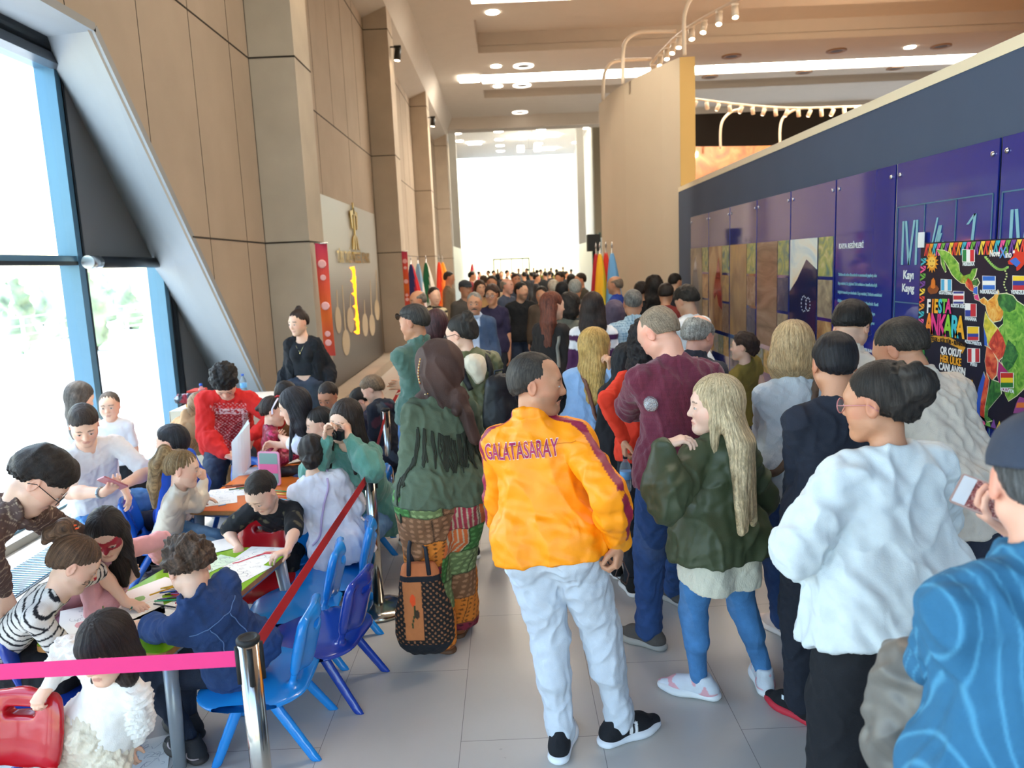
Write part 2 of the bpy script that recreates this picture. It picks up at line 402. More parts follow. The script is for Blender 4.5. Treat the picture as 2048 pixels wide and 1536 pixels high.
def person(label,head=None,y=None,hpos=None,hs=1.,face=0,tilt=5,hroll=0,body=None,s=None,lean=0,side=0,pel=None,fem=False,b=1.,belly=0.,
           Rh=None,Lh=None,Rk={},Lk={},feet=None,toe=None,knee=None,h=.006,skin='mid',hair=None,top=None,bottom=None,shoes=None,
           eyes=None,brow='2a1d16',beard=None,paint=None,nose=1.,chub=0.,bend=0.,group=None,extras=(),shw=1.,legs=True,lid=.8,lips='b56a62',name='person',neckl=1.,cat='person'):
    sk=Sk()
    H=np.array(hpos if hpos is not None else pY(head[0],head[1],y)); sk.H=H
    h=max(h,.00135*H[1])
    if body is None: body=face
    z=hs; fr=frame(face,tilt,hroll); sk.hf=fr; sk.z=z
    if s is None: s=H[2]/.932
    u=s/1.7; sk.u=u; sk.s=s
    bf=yawv(body); br=np.array([bf[1],-bf[0],0])
    a=math.radians(lean); c=math.radians(side)
    up=nrm(np.array([0,0,1.])*math.cos(a)*math.cos(c)+bf*math.sin(a)+br*math.sin(c))
    at=H+(fr[1]*-.022+fr[2]*-.070)*z                      # top of the neck
    hd=nrm(fr[2]*.35+up*.65)
    C7=at-hd*.075*u*neckl-up*.012*u
    T=.485*u
    if pel is not None:
        P=np.array(pel,float); up=nrm(C7-P); T=np.linalg.norm(C7-P)
    else: P=C7-up*T
    br=nrm(br-up*(br@up)); bf=np.cross(up,br)
    sk.P,sk.C7,sk.up,sk.br,sk.bf,sk.T=P,C7,up,br,bf,T
    sw=(.134 if fem else .152)*u*shw*(1+.35*(b-1)); sc_=C7-up*.066*u+bf*.005*u
    sk.S={1:sc_+br*sw,-1:sc_-br*sw}
    kid=hs/u>1.12
    ua,fa=(.285*u,.25*u); sk.E={};sk.W={};sk.hd={};sk.hn={}
    for sd,tg,kk in ((1,Rh,Rk),(-1,Lh,Lk)):
        S=sk.S[sd]
        if tg is None: tg=S-np.array([0,0,1.])*.524*u+br*sd*.062*u+bf*.045*u
        elif isinstance(tg,(list,tuple)) and isinstance(tg[0],str):
            tg=pY(tg[1],tg[2],tg[3]) if tg[0]=='p' else C7+br*tg[1]*u+bf*tg[2]*u+up*tg[3]*u
        pole=kk.get('pole'); pole=(br*sd*.22-bf*.8-np.array([0,0,1.])*.5) if pole is None else np.array(pole,float)
        e,wv=ik(S,tg,ua,fa,pole); sk.E[sd]=e; sk.W[sd]=wv
        fd=nrm(wv-e); d=kk.get('dir'); d=fd if d is None else nrm(np.array(d,float)); nn=kk.get('palm'); nn=-br*sd*.9+bf*.1 if nn is None else np.array(nn,float)
        sk.hd[sd]=d; sk.hn[sd]=nn
    # legs
    hw=(.095 if fem else .088)*u; sk.Hp={1:P+br*hw,-1:P-br*hw}; sk.K={};sk.A={};sk.td={}
    fy=yawv(body); rr=np.array([fy[1],-fy[0],0])
    for i,sd in enumerate((1,-1)):
        hp=sk.Hp[sd]
        if feet is not None:
            f=feet[i]; f=pz(*f) if len(f)==2 else np.array(f,float)
            A=np.array([f[0],f[1],(f[2] if len(f)>2 else 0)+.085*u**.7])
        else: A=np.array([hp[0],hp[1],.085*u**.7])+rr*sd*.02*u+fy*.02
        dl=np.linalg.norm(A-hp); l1,l2=.425*u,.42*u
        if dl>l1+l2-.004 : l1,l2=[q*(dl+.006)/(l1+l2) for q in (l1,l2)]
        kp=fy+np.array([0,0,.15]) if knee is None else np.array(knee[i],float)
        if pel is None and lean<14: l1,l2=[q*dl/(l1+l2)/.990 for q in (l1,l2)]
        k,A=ik(hp,A,l1,l2,kp); sk.K[sd]=k; sk.A[sd]=A
        sk.td[sd]=yawv(toe[i]) if toe is not None else nrm(fy+rr*sd*.18)
    root=empty(name,label,cat,(float(P[0]),float(P[1]),0.),group); sk.root=root
    if not 4<=len(label.split())<=16: print('LABEL',len(label.split()),label)
    # ---- the body, one surface
    sk.b=b;sk.fem=fem;sk.belly=belly;sk.bend=bend;sk.h=h
    Pr=head_prims(H,fr,z,fem,nose,chub,1.06 if not fem else .95)
    Pr.append(rc(at-fr[2]*.0*z,C7-up*.02*u,.050*(.5*z+.5*u)*(.88 if fem else 1.),.058*u*(.85 if fem else 1),k=.025))
    slv=max([t.get('sleeve',1.) for t in (top if isinstance(top,list) else [top])]) if top else 0
    Pr+=torso_prims(sk,-.016*u if top else 0.)+arm_prims(sk,1,-.008*u if slv>.7 else 0.,1,0)+arm_prims(sk,-1,-.008*u if slv>.7 else 0.,1,0)
    if legs:
        for sd in (1,-1):
            Pr+=leg_prims(sk,sd,-.014*u if bottom and not bottom.get('skirt') and bottom.get('frac',1)>=1 else 0.,ar=.034*u)
            A=sk.A[sd]; t=sk.td[sd]; fz=.075*u**.7
            Pr.append(rc(A-np.array([0,0,fz*.45]),A-np.array([0,0,fz*.72])+t*.13*u,.032*u,.022*u,k=.02))
    groups=[Grp(Pr)]
    hz=u*1.02 if not kid else u*1.1
    for sd,kk in ((1,Rk),(-1,Lk)):
        kw={k:v for k,v in kk.items() if k in('curl','spread','thumb')}
        groups.append(Grp(hand_prims(sk.W[sd],sk.hd[sd],sk.hn[sd],sd,hz,**kw),k=.008))
    base=lin(SK.get(skin,skin)); lp=lin(lips); bw=lin(brow); hc=lin(beard[0]) if beard else None
    def skinc(V,N):
        c=np.tile(base,(len(V),1)); q=(V-H)@fr.T/z; x,yy,zz=q.T; ax=np.abs(x)
        c=c*(1+.06*sn(V,40,3,4))[:,None]
        red=np.exp(-((ax-.042)**2+(zz+.03)**2)/.0006)*(yy>.03); c=c*(1-red[:,None]*np.array([0,.14,.14]))
        red=(np.exp(-((ax-.078)**2)/.0001)*(np.abs(zz)<.04)); c=c*(1-red[:,None]*np.array([0,.18,.2]))
        if beard:
            m=np.clip((-zz-.022)/.022,0,1)*np.clip((yy-.002)/.03,0,1)*np.clip((zz+.125)/.02,0,1)*np.clip(1.3-((x/.030)**2+((zz+.066)/.013)**2<1)*1.3,0,1)*beard[1]
            c=c*(1-m[:,None])+hc*m[:,None]
        li=(yy>.066)&(((x/.0225)**2+((zz+.067)/.0098)**2)<1); c[li]=c[li]*.45+lp*.55
        e=(np.abs(zz-(.0255-.10*np.maximum(ax-.030,0)+.05*np.minimum(ax-.03,0)))<(.0042 if not fem else .003)*np.clip(1.6-ax/.045,.3,1))&(ax>.013)&(ax<.050)&(yy>.045)
        c[e]=c[e]*.25+bw*.75
        if paint: c=paint(c,x,yy,zz)
        return c
    def hidden(V):
        v=((V-sk.C7)@sk.up<-.06*u)&(np.linalg.norm(V-H,axis=1)>.15*z)
        for sd in (1,-1):
            W,E,S_=sk.W[sd],sk.E[sd],sk.S[sd]; v&=np.linalg.norm(V-W-sk.hd[sd]*.06*u,axis=1)>.155*u
            if slv<.95:
                ab=W-E; t=np.clip(((V-E)@ab)/(ab@ab),0,1); v&=np.linalg.norm(V-E-t[:,None]*ab,axis=1)>.075*u
                ab=E-S_; t=np.clip(((V-S_)@ab)/(ab@ab),0,1); v&=(np.linalg.norm(V-S_-t[:,None]*ab,axis=1)>.075*u)|(t<slv*1.2)
        if not bottom or bottom.get('skirt') or bottom.get('frac',1)<1: v&=(V[:,2]>sk.P[2]-.1)
        return v
    body_o=sdf_obj('body',groups,h,mat('skin','d3a283',rough=.48,attr=True,sss=.06,bump=.12,bscale=220),root,skinc,hide=hidden)
    # ---- eyes
    if eyes is None: eyes=h<.0085
    if eyes:
        for sd in (-1,1):
            make_eye(sk,sd,lid,root)
    # ---- hair
    if hair: make_hair(sk,hair,root,h)
    if beard and len(beard)>2:
        X=lambda x,y_,z_: H+(fr[0]*x+fr[1]*y_+fr[2]*z_)*z
        pr=[rc(X(-.030,.076,-.058),X(-.003,.093,-.049),.0055*z,.0075*z,k=.005),rc(X(.030,.076,-.058),X(.003,.093,-.049),.0055*z,.0075*z,k=.005)]
        sdf_obj('moustache',pr,min(h,.004),mat('hair_short','201510',rough=.5,attr=True),root,beard[2],lambda V,N:.0012*sn(V,900,2))
    # ---- clothes
    hb_=h*1.35 if H[1]>4.6 else h
    if bottom: make_bottom(sk,bottom,root,hb_,legs)
    if top:
        for t in (top if isinstance(top,list) else [top]): make_top(sk,t,root,h)
    if legs and shoes: make_shoes(sk,shoes,root,hb_*1.2 if H[1]>6 else hb_)
    for fn in extras: fn(sk)
    return sk
def torso_prims(sk,i,hem=None,loose=0.):
    u,b,P,up,r,f,T,C7=sk.u,sk.b,sk.P,sk.up,sk.br,sk.bf,sk.T,sk.C7; fem=sk.fem
    sl=-f*sk.bend; M=P+up*.42*T+sl*.7; N=P+up*.70*T+sl
    hwd=.070*u if fem else .058*u; K=.03
    q=[rc(P-r*hwd+up*.02*u,P+r*hwd+up*.02*u,.096*u*b+i,k=K,flat=f,fs=.88),
       rc(P-r*.04*u+up*.1*T,M-r*.038*u,.094*u*b+i+loose,.088*u*b*(.92 if fem else 1)+i+loose*.6,k=K,flat=f,fs=.84),
       rc(P+r*.04*u+up*.1*T,M+r*.038*u,.094*u*b+i+loose,.088*u*b*(.92 if fem else 1)+i+loose*.6,k=K,flat=f,fs=.84)]
    cw=.062*u if not fem else .052*u
    for s in (-1,1):
        q.append(rc(M+r*s*.045*u,N+r*s*cw+up*.035*u,.087*u*b+i+loose*.4,.084*u*b**.7+i,k=K,flat=f,fs=.88))
        q.append(rc(C7-up*.020*u+r*s*.03*u,sk.S[s]+up*.002*u,.042*u+i*.7,.045*u+i*.8,k=.03))
        q.append(rc(sk.S[s]-up*.005*u,sk.S[s]-up*.05*u-r*s*.015*u,.045*u+i*.8,.040*u+i,k=.03))
        if fem: q.append(rc(N+r*s*.066*u+f*.052*u-up*.005*u,N+r*s*.066*u+f*.056*u-up*.03*u,.054*u+i,k=.03))
    q.append(rc(N+up*.05*u,C7-up*.012*u-f*.004*u,.080*u+i,.056*u+i*.5,k=.04,flat=f,fs=.9))
    if sk.belly: q.append(rc(P+up*.14*T+f*.03*u,M+f*.04*u,(.10+sk.belly)*u+i,k=.05))
    return q
def arm_prims(sk,sd,i,frac,end=None,bag=0.):
    """frac: how far down the arm 0..1 (1=wrist)"""
    u=sk.u; S,E,W=sk.S[sd],sk.E[sd],sk.W[sd]; b=sk.b**.5; g=.93 if sk.fem else 1.
    r0,r1,r2=.045*u*b*g+i*.9,.037*u*b*g+i,.0265*u*g+i*(end if end is not None else 1)
    if frac>=.999: return [rc(S,E,r0,r1,k=.02),rc(E,E+(W-E)*.35,r1,(.038*u*b*g+i+bag),k=.03),rc(E+(W-E)*.3,W,.038*u*b*g+i+bag,r2,k=.02)]
    if frac>.5:
        t=(frac-.5)*2; W2=E+(W-E)*t; return [rc(S,E,r0,r1,k=.02),rc(E,W2,r1,(r1+(r2-r1)*t)+bag,k=.02)]
    t=frac*2; return [rc(S,S+(E-S)*t,r0,r0+(r1-r0)*t+bag+.004,k=.02)]
def leg_prims(sk,sd,i,frac=1.,kr=None,ar=None,thigh=0.):
    u=sk.u; Hh,K,A=sk.Hp[sd],sk.K[sd],sk.A[sd]; b=sk.b**.6
    rk=.056*u*b+i if kr is None else kr; ra=.034*u+i if ar is None else ar
    g=1.05 if sk.fem else 1.
    q=[rc(Hh+(K-Hh)*.02,K,.088*u*b*g+i+thigh,rk,k=.03),]
    back=-nrm(np.cross(np.cross(K-Hh,sk.bf),K-Hh))*-1
    d=nrm(A-K); bk=sk.bf-d*(sk.bf@d); bk=-nrm(bk)
    if kr is None: q.append(rc(K+(A-K)*.12+bk*.012*u,K+(A-K)*.42+bk*.018*u,.050*u*b+i,.047*u*b+i,k=.03))
    if frac>=1: q.append(rc(K,A,rk*.98,ra,k=.03))
    else: q.append(rc(K,K+(A-K)*frac,rk*.98,rk+(ra-rk)*frac,k=.03))
    gl=sk.Hp[sd]-sk.bf*.045*u+sk.up*.005*u; q.append(rc(gl,gl-sk.up*.02*u,.075*u*b*g+i,k=.04))
    return q
def make_eye(sk,sd,lid,root):
    fr,z=sk.hf,sk.z; c=sk.H+(fr[0]*sd*.031+fr[1]*.075+fr[2]*.0)*z
    nu,nv=22,13; V=[];C=[]
    for i in range(nu+1):
        for j in range(nv+1):
            U=i/nu*2-1; W_=j/nv*2-1; hh=.0062*lid*(1-abs(U)**2.2)**.8+.0003
            x=U*.0145; zz=W_*hh-.0012*(1-lid)*2; rr=1.045
            n2=max(0,1-(x/.0165)**2-(zz/.0140)**2); yv=.0150*math.sqrt(n2)*rr+.0006*(1-U*U)
            V.append(c+(fr[0]*x+fr[1]*yv+fr[2]*zz)*z)
            d=math.hypot(x,zz-.0003)
            if W_>.78 or (abs(U)>.93): k=(.03,.02,.02)
            elif W_<-.85: k=(.3,.15,.12)
            elif d<.0024: k=(.005,.005,.005)
            elif d<.0057: k=(.06,.03,.015)
            else: k=(.62,.58,.55)
            C.append(k)
    Q=np.array([[i*(nv+1)+j,(i+1)*(nv+1)+j,(i+1)*(nv+1)+j+1,i*(nv+1)+j+1] for i in range(nu) for j in range(nv)])
    mesh_from('eye',np.array(V),Q,mat('eyeball','ffffff',rough=.12,attr=True,spec=.7),root,np.array(C))
def HAIRM(curly=False):
    n='hair_curly' if curly else 'hair_strands'
    if n in _M: return _M[n]
    m=mat(n,'201510',rough=.45,attr=True,spec=.35); nt=m.node_tree; L=nt.links; b=nt.nodes['Principled BSDF']
    at=nt.nodes.new('ShaderNodeAttribute'); at.attribute_name='HUV'; cl=nt.nodes.new('ShaderNodeAttribute'); cl.attribute_name='Col'
    nz=nt.nodes.new('ShaderNodeTexNoise'); nz.inputs['Scale'].default_value=4.5 if curly else 34; nz.inputs['Detail'].default_value=5; nz.inputs['Roughness'].default_value=.72; nz.inputs['Distortion'].default_value=2.5 if curly else .15
    L.new(at.outputs['Vector'],nz.inputs['Vector']); mr=nt.nodes.new('ShaderNodeMapRange'); mr.inputs['From Min'].default_value=.3; mr.inputs['From Max'].default_value=.7; mr.inputs['To Min'].default_value=.30; mr.inputs['To Max'].default_value=1.45; L.new(nz.outputs['Fac'],mr.inputs['Value'])
    sc=nt.nodes.new('ShaderNodeVectorMath'); sc.operation='SCALE'; L.new(cl.outputs['Color'],sc.inputs[0]); L.new(mr.outputs[0],sc.inputs['Scale']); L.new(sc.outputs[0],b.inputs['Base Color'])
    bp=nt.nodes.new('ShaderNodeBump'); bp.inputs['Strength'].default_value=1.; bp.inputs['Distance'].default_value=.006 if curly else .0035; L.new(nz.outputs['Fac'],bp.inputs['Height']); L.new(bp.outputs[0],b.inputs['Normal'])
    return m
def make_hair(sk,hd,root,h):
    """hd: dict(kind, c1, c2, vol, len, ...)"""
    H,fr,z,u=sk.H,sk.hf,sk.z,sk.u; kind=hd.get('kind','short'); vol=hd.get('vol',.010); c1,c2=hd.get('c1','1a120e'),hd.get('c2','3a2a20')
    X=lambda x,y,zz: H+(fr[0]*x+fr[1]*y+fr[2]*zz)*z
    E=lambda c,r,k=.015,sub=False: ell(X(*c),[q*z for q in r],fr,k*z,sub)
    R=lambda a,b,ra,rb,k=.02,sub=False,**kw: rc(X(*a),X(*b),ra*z,rb*z,k*z,sub,**kw)
    hh=min(h,.005) if h<.008 else h; hh=max(hh,.0044)
    curly=hd.get('curly',0); name=hd.get('name','hair')
    fringe=hd.get('fringe',0); tight=kind in('bun','pony','tight')
    P=[E((0,-.019,.036),(.0745+vol,.0945+vol,.0815+vol*1.2)),E((0,-.042,-.012),(.060+vol,.062+vol,.070+vol),.03)]
    if hd.get('top'): P.append(E((0,.02,.075),(.055,.06,.03+hd['top']),.03))
    nape=hd.get('nape',-.065 if not tight else -.06)
    # face opening
    fl=hd.get('line',.070 if kind=='short' and not fringe else .062)    # hairline height above eyes
    P.append(E((0,.115,fl-.105),(.066+.0*vol,.085,.100),.012,True)); P.append(E((0,.085,-.085),(.12,.075,.065),.015,True))
    if hd.get('temple'):
        for s in (-1,1): P.append(E((s*.045,.085,.07),(.028,.05,.04),.015,True))
    if kind in('short','bun','pony','tight') or hd.get('ears'):
        for s in (-1,1): P.append(E((s*.095,.010,-.030),(.034,.040,.047),.008,True))
    if kind=='bald':
        P=[E((0,-.020,.030),(.077+vol,.096+vol,.080+vol)),E((0,-.045,-.01),(.068+vol,.066+vol,.072+vol),.03),E((0,.115,-.04),(.08,.11,.13),.012,True),E((0,.015,.115),(.075,.105,.075),.02,True)]
        for s in (-1,1): P.append(E((s*.095,.010,-.030),(.034,.040,.047),.008,True))
    g=[Grp(P,[(X(0,-.09,nape),-fr[2]*1.0+fr[1]*hd.get('nk',.45))])] if kind not in('long','bob','hijab') else [Grp(P,[(X(0,0,-.10),-fr[2])])]
    if fringe:
        g.append(Grp([E((0,.062,.042),(.056,.030+vol*.5,.040+fringe)),E((0,.108,-.06),(.09,.06,.075),.004,True)],k=.015))
    dn=np.array([0,0,-1.])
    if kind in('long','bob'):
        L=hd.get('len',.30); wd=hd.get('w',.075)
        sh=hd.get('back',1.)
        for s in (np.linspace(-1,1,9) if kind=='long' and h<.01 else (-1,-.5,0,.5,1)):
            a=X(s*.062,-.06+.03*abs(s),-.01); 
            m=a+dn*.13*z-sk.bf*.030*sh+sk.br*s*.012
            e=a+dn*L-sk.bf*(.050*sh)+sk.br*s*(wd-.062)
            if kind=='bob': m=a+dn*L*.5-fr[1]*.012+fr[0]*s*.012; e=a+dn*L+fr[1]*.012+fr[0]*s*.004
            rr=.033+vol*.5; e=e+dn*(.03*math.sin(s*5.3)) if kind=='long' else e
            g.append(Grp([Prim(a,m,rr*z,rr*z*.95,k=.02),Prim(m,e,rr*z*.95,(rr*.38)*z if kind=='long' else rr*z*.8,k=.02)],k=.025))
        for s in (-1,1):   # locks beside the face
            if hd.get('locks',1):
                fw=hd.get('front',0)
                a=X(s*.066,.022,.030); m=X(s*.078,.018,-.06); e=m+dn*max(L-.12,.02)*hd.get('lockl',.7)+(sk.bf*(.05+fw) if kind=='long' else 0*fr[1])+sk.br*s*.01
                g.append(Grp([Prim(a,m,.020*z,.022*z,k=.02),Prim(m,e,.022*z,.012*z,k=.02)],k=.02))
    if kind=='bun' or hd.get('bun'):
        bp=hd.get('bun',(0,-.10,.07,.04)); g.append(Grp([E(bp[:3],(bp[3],bp[3]*.85,bp[3]*.9))],k=.012))
    if kind=='pony':
        pts=hd.get('pts',((0,-.10,.06),(0,-.15,.05),(0,-.16,-.08),(0,-.13,-.20))); rs=hd.get('rs',(.018,.03,.035,.012))
        g.append(Grp([R(pts[i],pts[i+1],rs[i],rs[i+1],.02) for i in range(len(pts)-1)],k=.01))
    for q in hd.get('more',()): g.append(Grp([R(*q)],k=.015))
    cf_=strand(c1,c2,hd.get('fq',70))
    amp=hd.get('amp',.0011); short=kind in('short','bald','bun','pony','tight')
    subs=[p for p in P if p.sub]; cp=X(0,-.09,nape); cn=nrm(fr[2]-fr[1]*hd.get('nk',.45))
    def edge(V):
        d=np.full(len(V),9.)
        for p in subs: d=np.minimum(d,np.abs(pdist(p,V[:,None,:])[:,0]))
        if short: d=np.minimum(d,np.abs((V-cp)@cn)*.38)
        far_=np.zeros(len(V),bool)
        for G_ in g[1:]:
            for p in G_.p:
                if not p.sub: far_|=pdist(p,V[:,None,:])[:,0]<.012
        d[far_]=9.
        return d
    def disp(V,N):
        t=np.clip((edge(V)+.004*sn(V,300,6))/(.016*z),0,1); return disp0(V,N)-(1-t)**1.5*(vol*1.1+.005)*z
    def disp0(V,N):
        q=(V-H)@fr.T; th=np.arctan2(q[:,0],-q[:,1])
        if kind in('short','bald') and not curly: return .0016*sn(V*np.array([1,1,.6]),170,5,4)+amp*np.sin(th*45+3*np.sin(q[:,2]*20))*.6
        if hd.get('messy'): m=(np.abs(q[:,1]+hd['bun'][1]*-1*z)<.09)&(q[:,1]<-.06*z); return np.where(m,.011*(1-np.abs(sn(V,75,4,5)))-.003,.0008*np.sin(th*60))
        if curly: return curly*(sn(V,hd.get('cf',95),4,5)*.8+.35*sn(V,hd.get('cf',95)*2.3,9,4))
        return amp*np.sin(th*38+4*np.sin(q[:,2]*11)+2*np.sin(th*7))+amp*.8*np.sin(th*15+q[:,2]*8)
    def huv(V):
        q=(V-H)@fr.T/z; rr_=np.hypot(q[:,0],q[:,1]+.02)+1e-6
        if curly: return q*12
        j=.03*sn(V,50,9,3)
        return np.stack([q[:,0]/rr_+j,(q[:,1]+.02)/rr_+j,q[:,2]*.9+(rr_<.05)*0],-1)
    sdf_obj(name,g,hh,HAIRM(bool(curly)),root,lambda V,N:cf_(V,N,sk)*(1+.25*sn(V,60,5,4)*(1 if curly else .3))[:,None],disp,huv=huv)
def folds(amp,fq=28,seed=1,vert=.45):
    S_=np.array([1,1,vert])
    def f(V,N): 
        P=V*S_; q=fq*2.2; return amp*.8*np.clip(1-np.abs(sn(P,q,seed,5)),0,1)**1.5+amp*.30*sn(V,q*2.3,seed+3,4)-amp*.3
    return f
def cloth(kind):
    if kind=='knit': return mat('knit_wool',rough=.95,attr=True,bump=.7,bscale=170,stretch=(1,1,.5),sheen=.25,fold=.35)
    if kind=='denim': return mat('denim_cloth',rough=.85,attr=True,bump=.5,bscale=320,var=.16,vscale=22,fold=.5,fscale=14)
    if kind=='shiny': return mat('nylon_cloth',rough=.5,attr=True,bump=.15,bscale=160,fold=.6,fscale=9)
    if kind=='leather': return mat('leather',rough=.4,attr=True,bump=.2,bscale=120)
    return mat('cotton_cloth',rough=.88,attr=True,bump=.3,bscale=260,var=.05,vscale=30,fold=.55)
def colf(c,sk):
    if callable(c): return lambda V,N: c(V,N,sk)
    return c
def make_top(sk,t,root,h):
    u=sk.u; i=t.get('i',.012); hem=t.get('hem',.02); sl=t.get('sleeve',1.); lo=t.get('loose',0.); nm=t.get('name','sweater')
    P,up,C7,f,r=sk.P,sk.up,sk.C7,sk.bf,sk.br
    tp=torso_prims(sk,i,loose=lo)
    hw=.075*u
    hemp=P-up*hem*u
    if hem>.0:   # skirt of the garment over the hips
        e=P-up*(hem+.03)*u; fl=t.get('flare',.0)
        for s in (-1,1):
            tp.append(rc(P+r*s*hw*.7+up*.06*u,e+r*s*hw*.95,.104*u*sk.b+i+lo,.104*u*sk.b+i+lo+fl,k=.05,flat=f,fs=.98))
            tp.append(rc(sk.Hp[s]+up*.05*u,sk.Hp[s]-up*(hem+.03)*u,.095*u*sk.b**.6+i+lo,.096*u*sk.b**.6+i+lo+fl,k=.04))
            gl=sk.Hp[s]-f*.045*u; tp.append(rc(gl+up*.03*u,gl-up*(hem+.03)*u,.078*u*sk.b+i+lo,.084*u*sk.b+i+lo+fl,k=.05))
    cuts=[(hemp,-up+f*t.get('hemtilt',0.))]
    nd=t.get('neck',.02)
    at=C7+up*.055*u
    tp.append(rc(C7+up*(.055-nd)*u+f*.02*u,C7+up*.16*u+f*.02*u,.058*u*t.get('neckw',1.),.08*u,k=.012,sub=True))
    g=[Grp(tp,cuts)]
    if sl>0:
        for sd in (1,-1):
            if t.get('one') and sd!=t['one']: continue
            g.append(Grp(arm_prims(sk,sd,i+t.get('si',0.),sl,t.get('end',.55),t.get('bag',0.)),k=.014*u))
    if t.get('collar'):
        c=C7+up*.012*u; cr=.066*u
        for k in range(10):
            a0=2*PI*k/10; a1=2*PI*(k+1)/10
            if t['collar']=='shirt' and k in(2,): pass
            p0=c+r*math.cos(a0)*cr+f*(math.sin(a0)*cr*.95+.012)+up*(.012-.020*math.sin(a0))*u; p1=c+r*math.cos(a1)*cr+f*(math.sin(a1)*cr*.95+.012)+up*(.012-.020*math.sin(a1))*u
            g.append(Grp([rc(p0,p1,.013*u,k=.01,flat=None)],k=.006))
            g.append(Grp([rc(p0+up*.018,p1+up*.018,.010*u,k=.01)],k=.008))
    if t.get('hood'):
        c=C7-f*.05*u-up*.02*u; hr=t['hood']
        g.append(Grp([rc(c-r*.075*u+f*.03*u,c-f*.055*u-up*.05*u,.035*u*hr,.045*u*hr,k=.03),rc(c+r*.075*u+f*.03*u,c-f*.055*u-up*.05*u,.035*u*hr,.045*u*hr,k=.03),rc(c-f*.045*u-up*.03*u,c-f*.075*u-up*.12*u,.055*u*hr,.035*u*hr,k=.03),
                      rc(C7+up*.12*u,C7+up*.01*u-f*.02*u,.07*u,.052*u,k=.02,sub=True)],k=.02))
    for e in t.get('prims',()): g.append(Grp([e(sk)],k=.02))
    am=t.get('fold',.010)
    sk.top=sdf_obj(nm,g,max(h*1.33,.0054),cloth(t.get('m','cotton')),root,colf(t.get('c','888888'),sk),folds(am*u,t.get('ff',22),t.get('seed',1),t.get('fv',.5)) if am else None)
    return sk.top
def make_bottom(sk,t,root,h,legs=True):
    u=sk.u; i=t.get('i',.010); up=sk.up; nm=t.get('name','jeans')
    g=[Grp(torso_prims(sk,i*.8)[:3]+[rc(sk.Hp[1],sk.Hp[-1],.088*u*sk.b+i,k=.04)],[(sk.P+up*t.get('waist',.10)*u,up)])]
    sit=abs(nrm(sk.K[1]-sk.Hp[1])[2])<.8
    if t.get('skirt'):
        L=t['skirt']; w=t.get('flare',.06)
        if sit:
            for sd in (1,-1): g.append(Grp([rc(sk.Hp[sd],sk.K[sd],.10*u+i,.09*u+w*.5,k=.05)],k=.06))
        else:
            e=sk.P-np.array([0,0,L*u]); g.append(Grp([rc(sk.P,e,.12*u+i,.12*u+i+w,k=.05)],[(e,(0,0,-1))],k=.06))
    else:
        for sd in (1,-1):
            g.append(Grp(leg_prims(sk,sd,i,t.get('frac',1.),None if t.get('kr') is None else t['kr']*u,None if t.get('ar') is None else t['ar']*u,t.get('thigh',0)),[] ,k=.025*u))
            if t.get('pool'):
                A=sk.A[sd]; g.append(Grp([rc(A+(0,0,.06*u),A+(0,0,.01*u),(t.get('ar') or .045)*u*1.08,k=.02)],k=.02))
    lowest=min(sk.A[1][2],sk.A[-1][2])-.085*u**.7
    for q in g: q.cuts.append((np.array([0,0,lowest+t.get('clear',.035)*u]),np.array([0,0,-1.])))
    sk.bottom=sdf_obj(nm,g,max(h*1.33,.0054),cloth(t.get('m','denim')),root,colf(t.get('c','2c4a78'),sk),folds(t.get('fold',.008)*u,t.get('ff',24),t.get('seed',2),.9))
    if not callable(t.get('c')) and t.get('m','denim')=='denim' and False: pass
def make_shoes(sk,t,root,h):
    u=sk.u; k=t.get('k',1.)*u**.85; hh=.006 if h<.006 else h*1.25
    for sd in (1,-1):
        A=sk.A[sd]; td=sk.td[sd]; rr=np.array([td[1],-td[0],0]); fl=A[2]-.085*u**.7; G=np.array([A[0],A[1],fl])
        Zp=lambda x,y_,z_: G+rr*x*k+td*y_*k+np.array([0,0,z_*k])
        st=t.get('sole_t',.022); upz=.03
        P=[rc(Zp(0,-.055,.042),Zp(0,.10,.038),.038*k,.037*k,k=.03),rc(Zp(0,.09,.032),Zp(0,.165,.026),.042*k,.030*k,k=.03,flat=(0,0,1),fs=.8),
           rc(Zp(0,-.035,.05),Zp(0,-.02,.10),.036*k,.038*k,k=.03),rc(Zp(0,.02,.07),Zp(0,.09,.05),.033*k,.028*k,k=.03),rc(Zp(0,-.01,.15),Zp(0,-.012,.10),.030*k,.026*k,k=.01,sub=True)]
        o=sdf_obj('shoe',[Grp(P,[(Zp(0,0,.012),(0,0,-1)),(Zp(0,0,.112),(0,-.0,1))])],hh,cloth('cotton') if not t.get('leather') else cloth('leather'),root,colf(t.get('c','222222'),sk) if not callable(t.get('c')) else (lambda V,N,G=G,rr=rr,td=td: t['c'](((V-G)@np.array([rr,td,(0,0,1.)]).T)/k,V)))
        S_=[rc(Zp(0,-.060,st*.5),Zp(0,.10,st*.5),.043*k,.046*k,k=.03,flat=(0,0,1),fs=.55),rc(Zp(0,.09,st*.5),Zp(0,.158,st*.55),.047*k,.038*k,k=.03,flat=(0,0,1),fs=.5)]
        sdf_obj('sole',[Grp(S_,[(Zp(0,0,0.001),(0,0,-1)),(Zp(0,0,st+.006),(0,0,1))])],hh,mat('rubber_sole',rough=.6,attr=True),o,t.get('sole','e8e8e4'))
        if t.get('laces') and h<.007:
            m=MB(); m.smooth=True
            for j in range(4):
                y0=.035+.022*j; zz=.098-.0135*j; m.tube([Zp(-.022,y0,zz-.012),Zp(0,y0+.006,zz+.002),Zp(.022,y0,zz-.012)],.0028,6)
            m.build('laces',mat('lace_'+t['laces'],t['laces'],rough=.8),o)
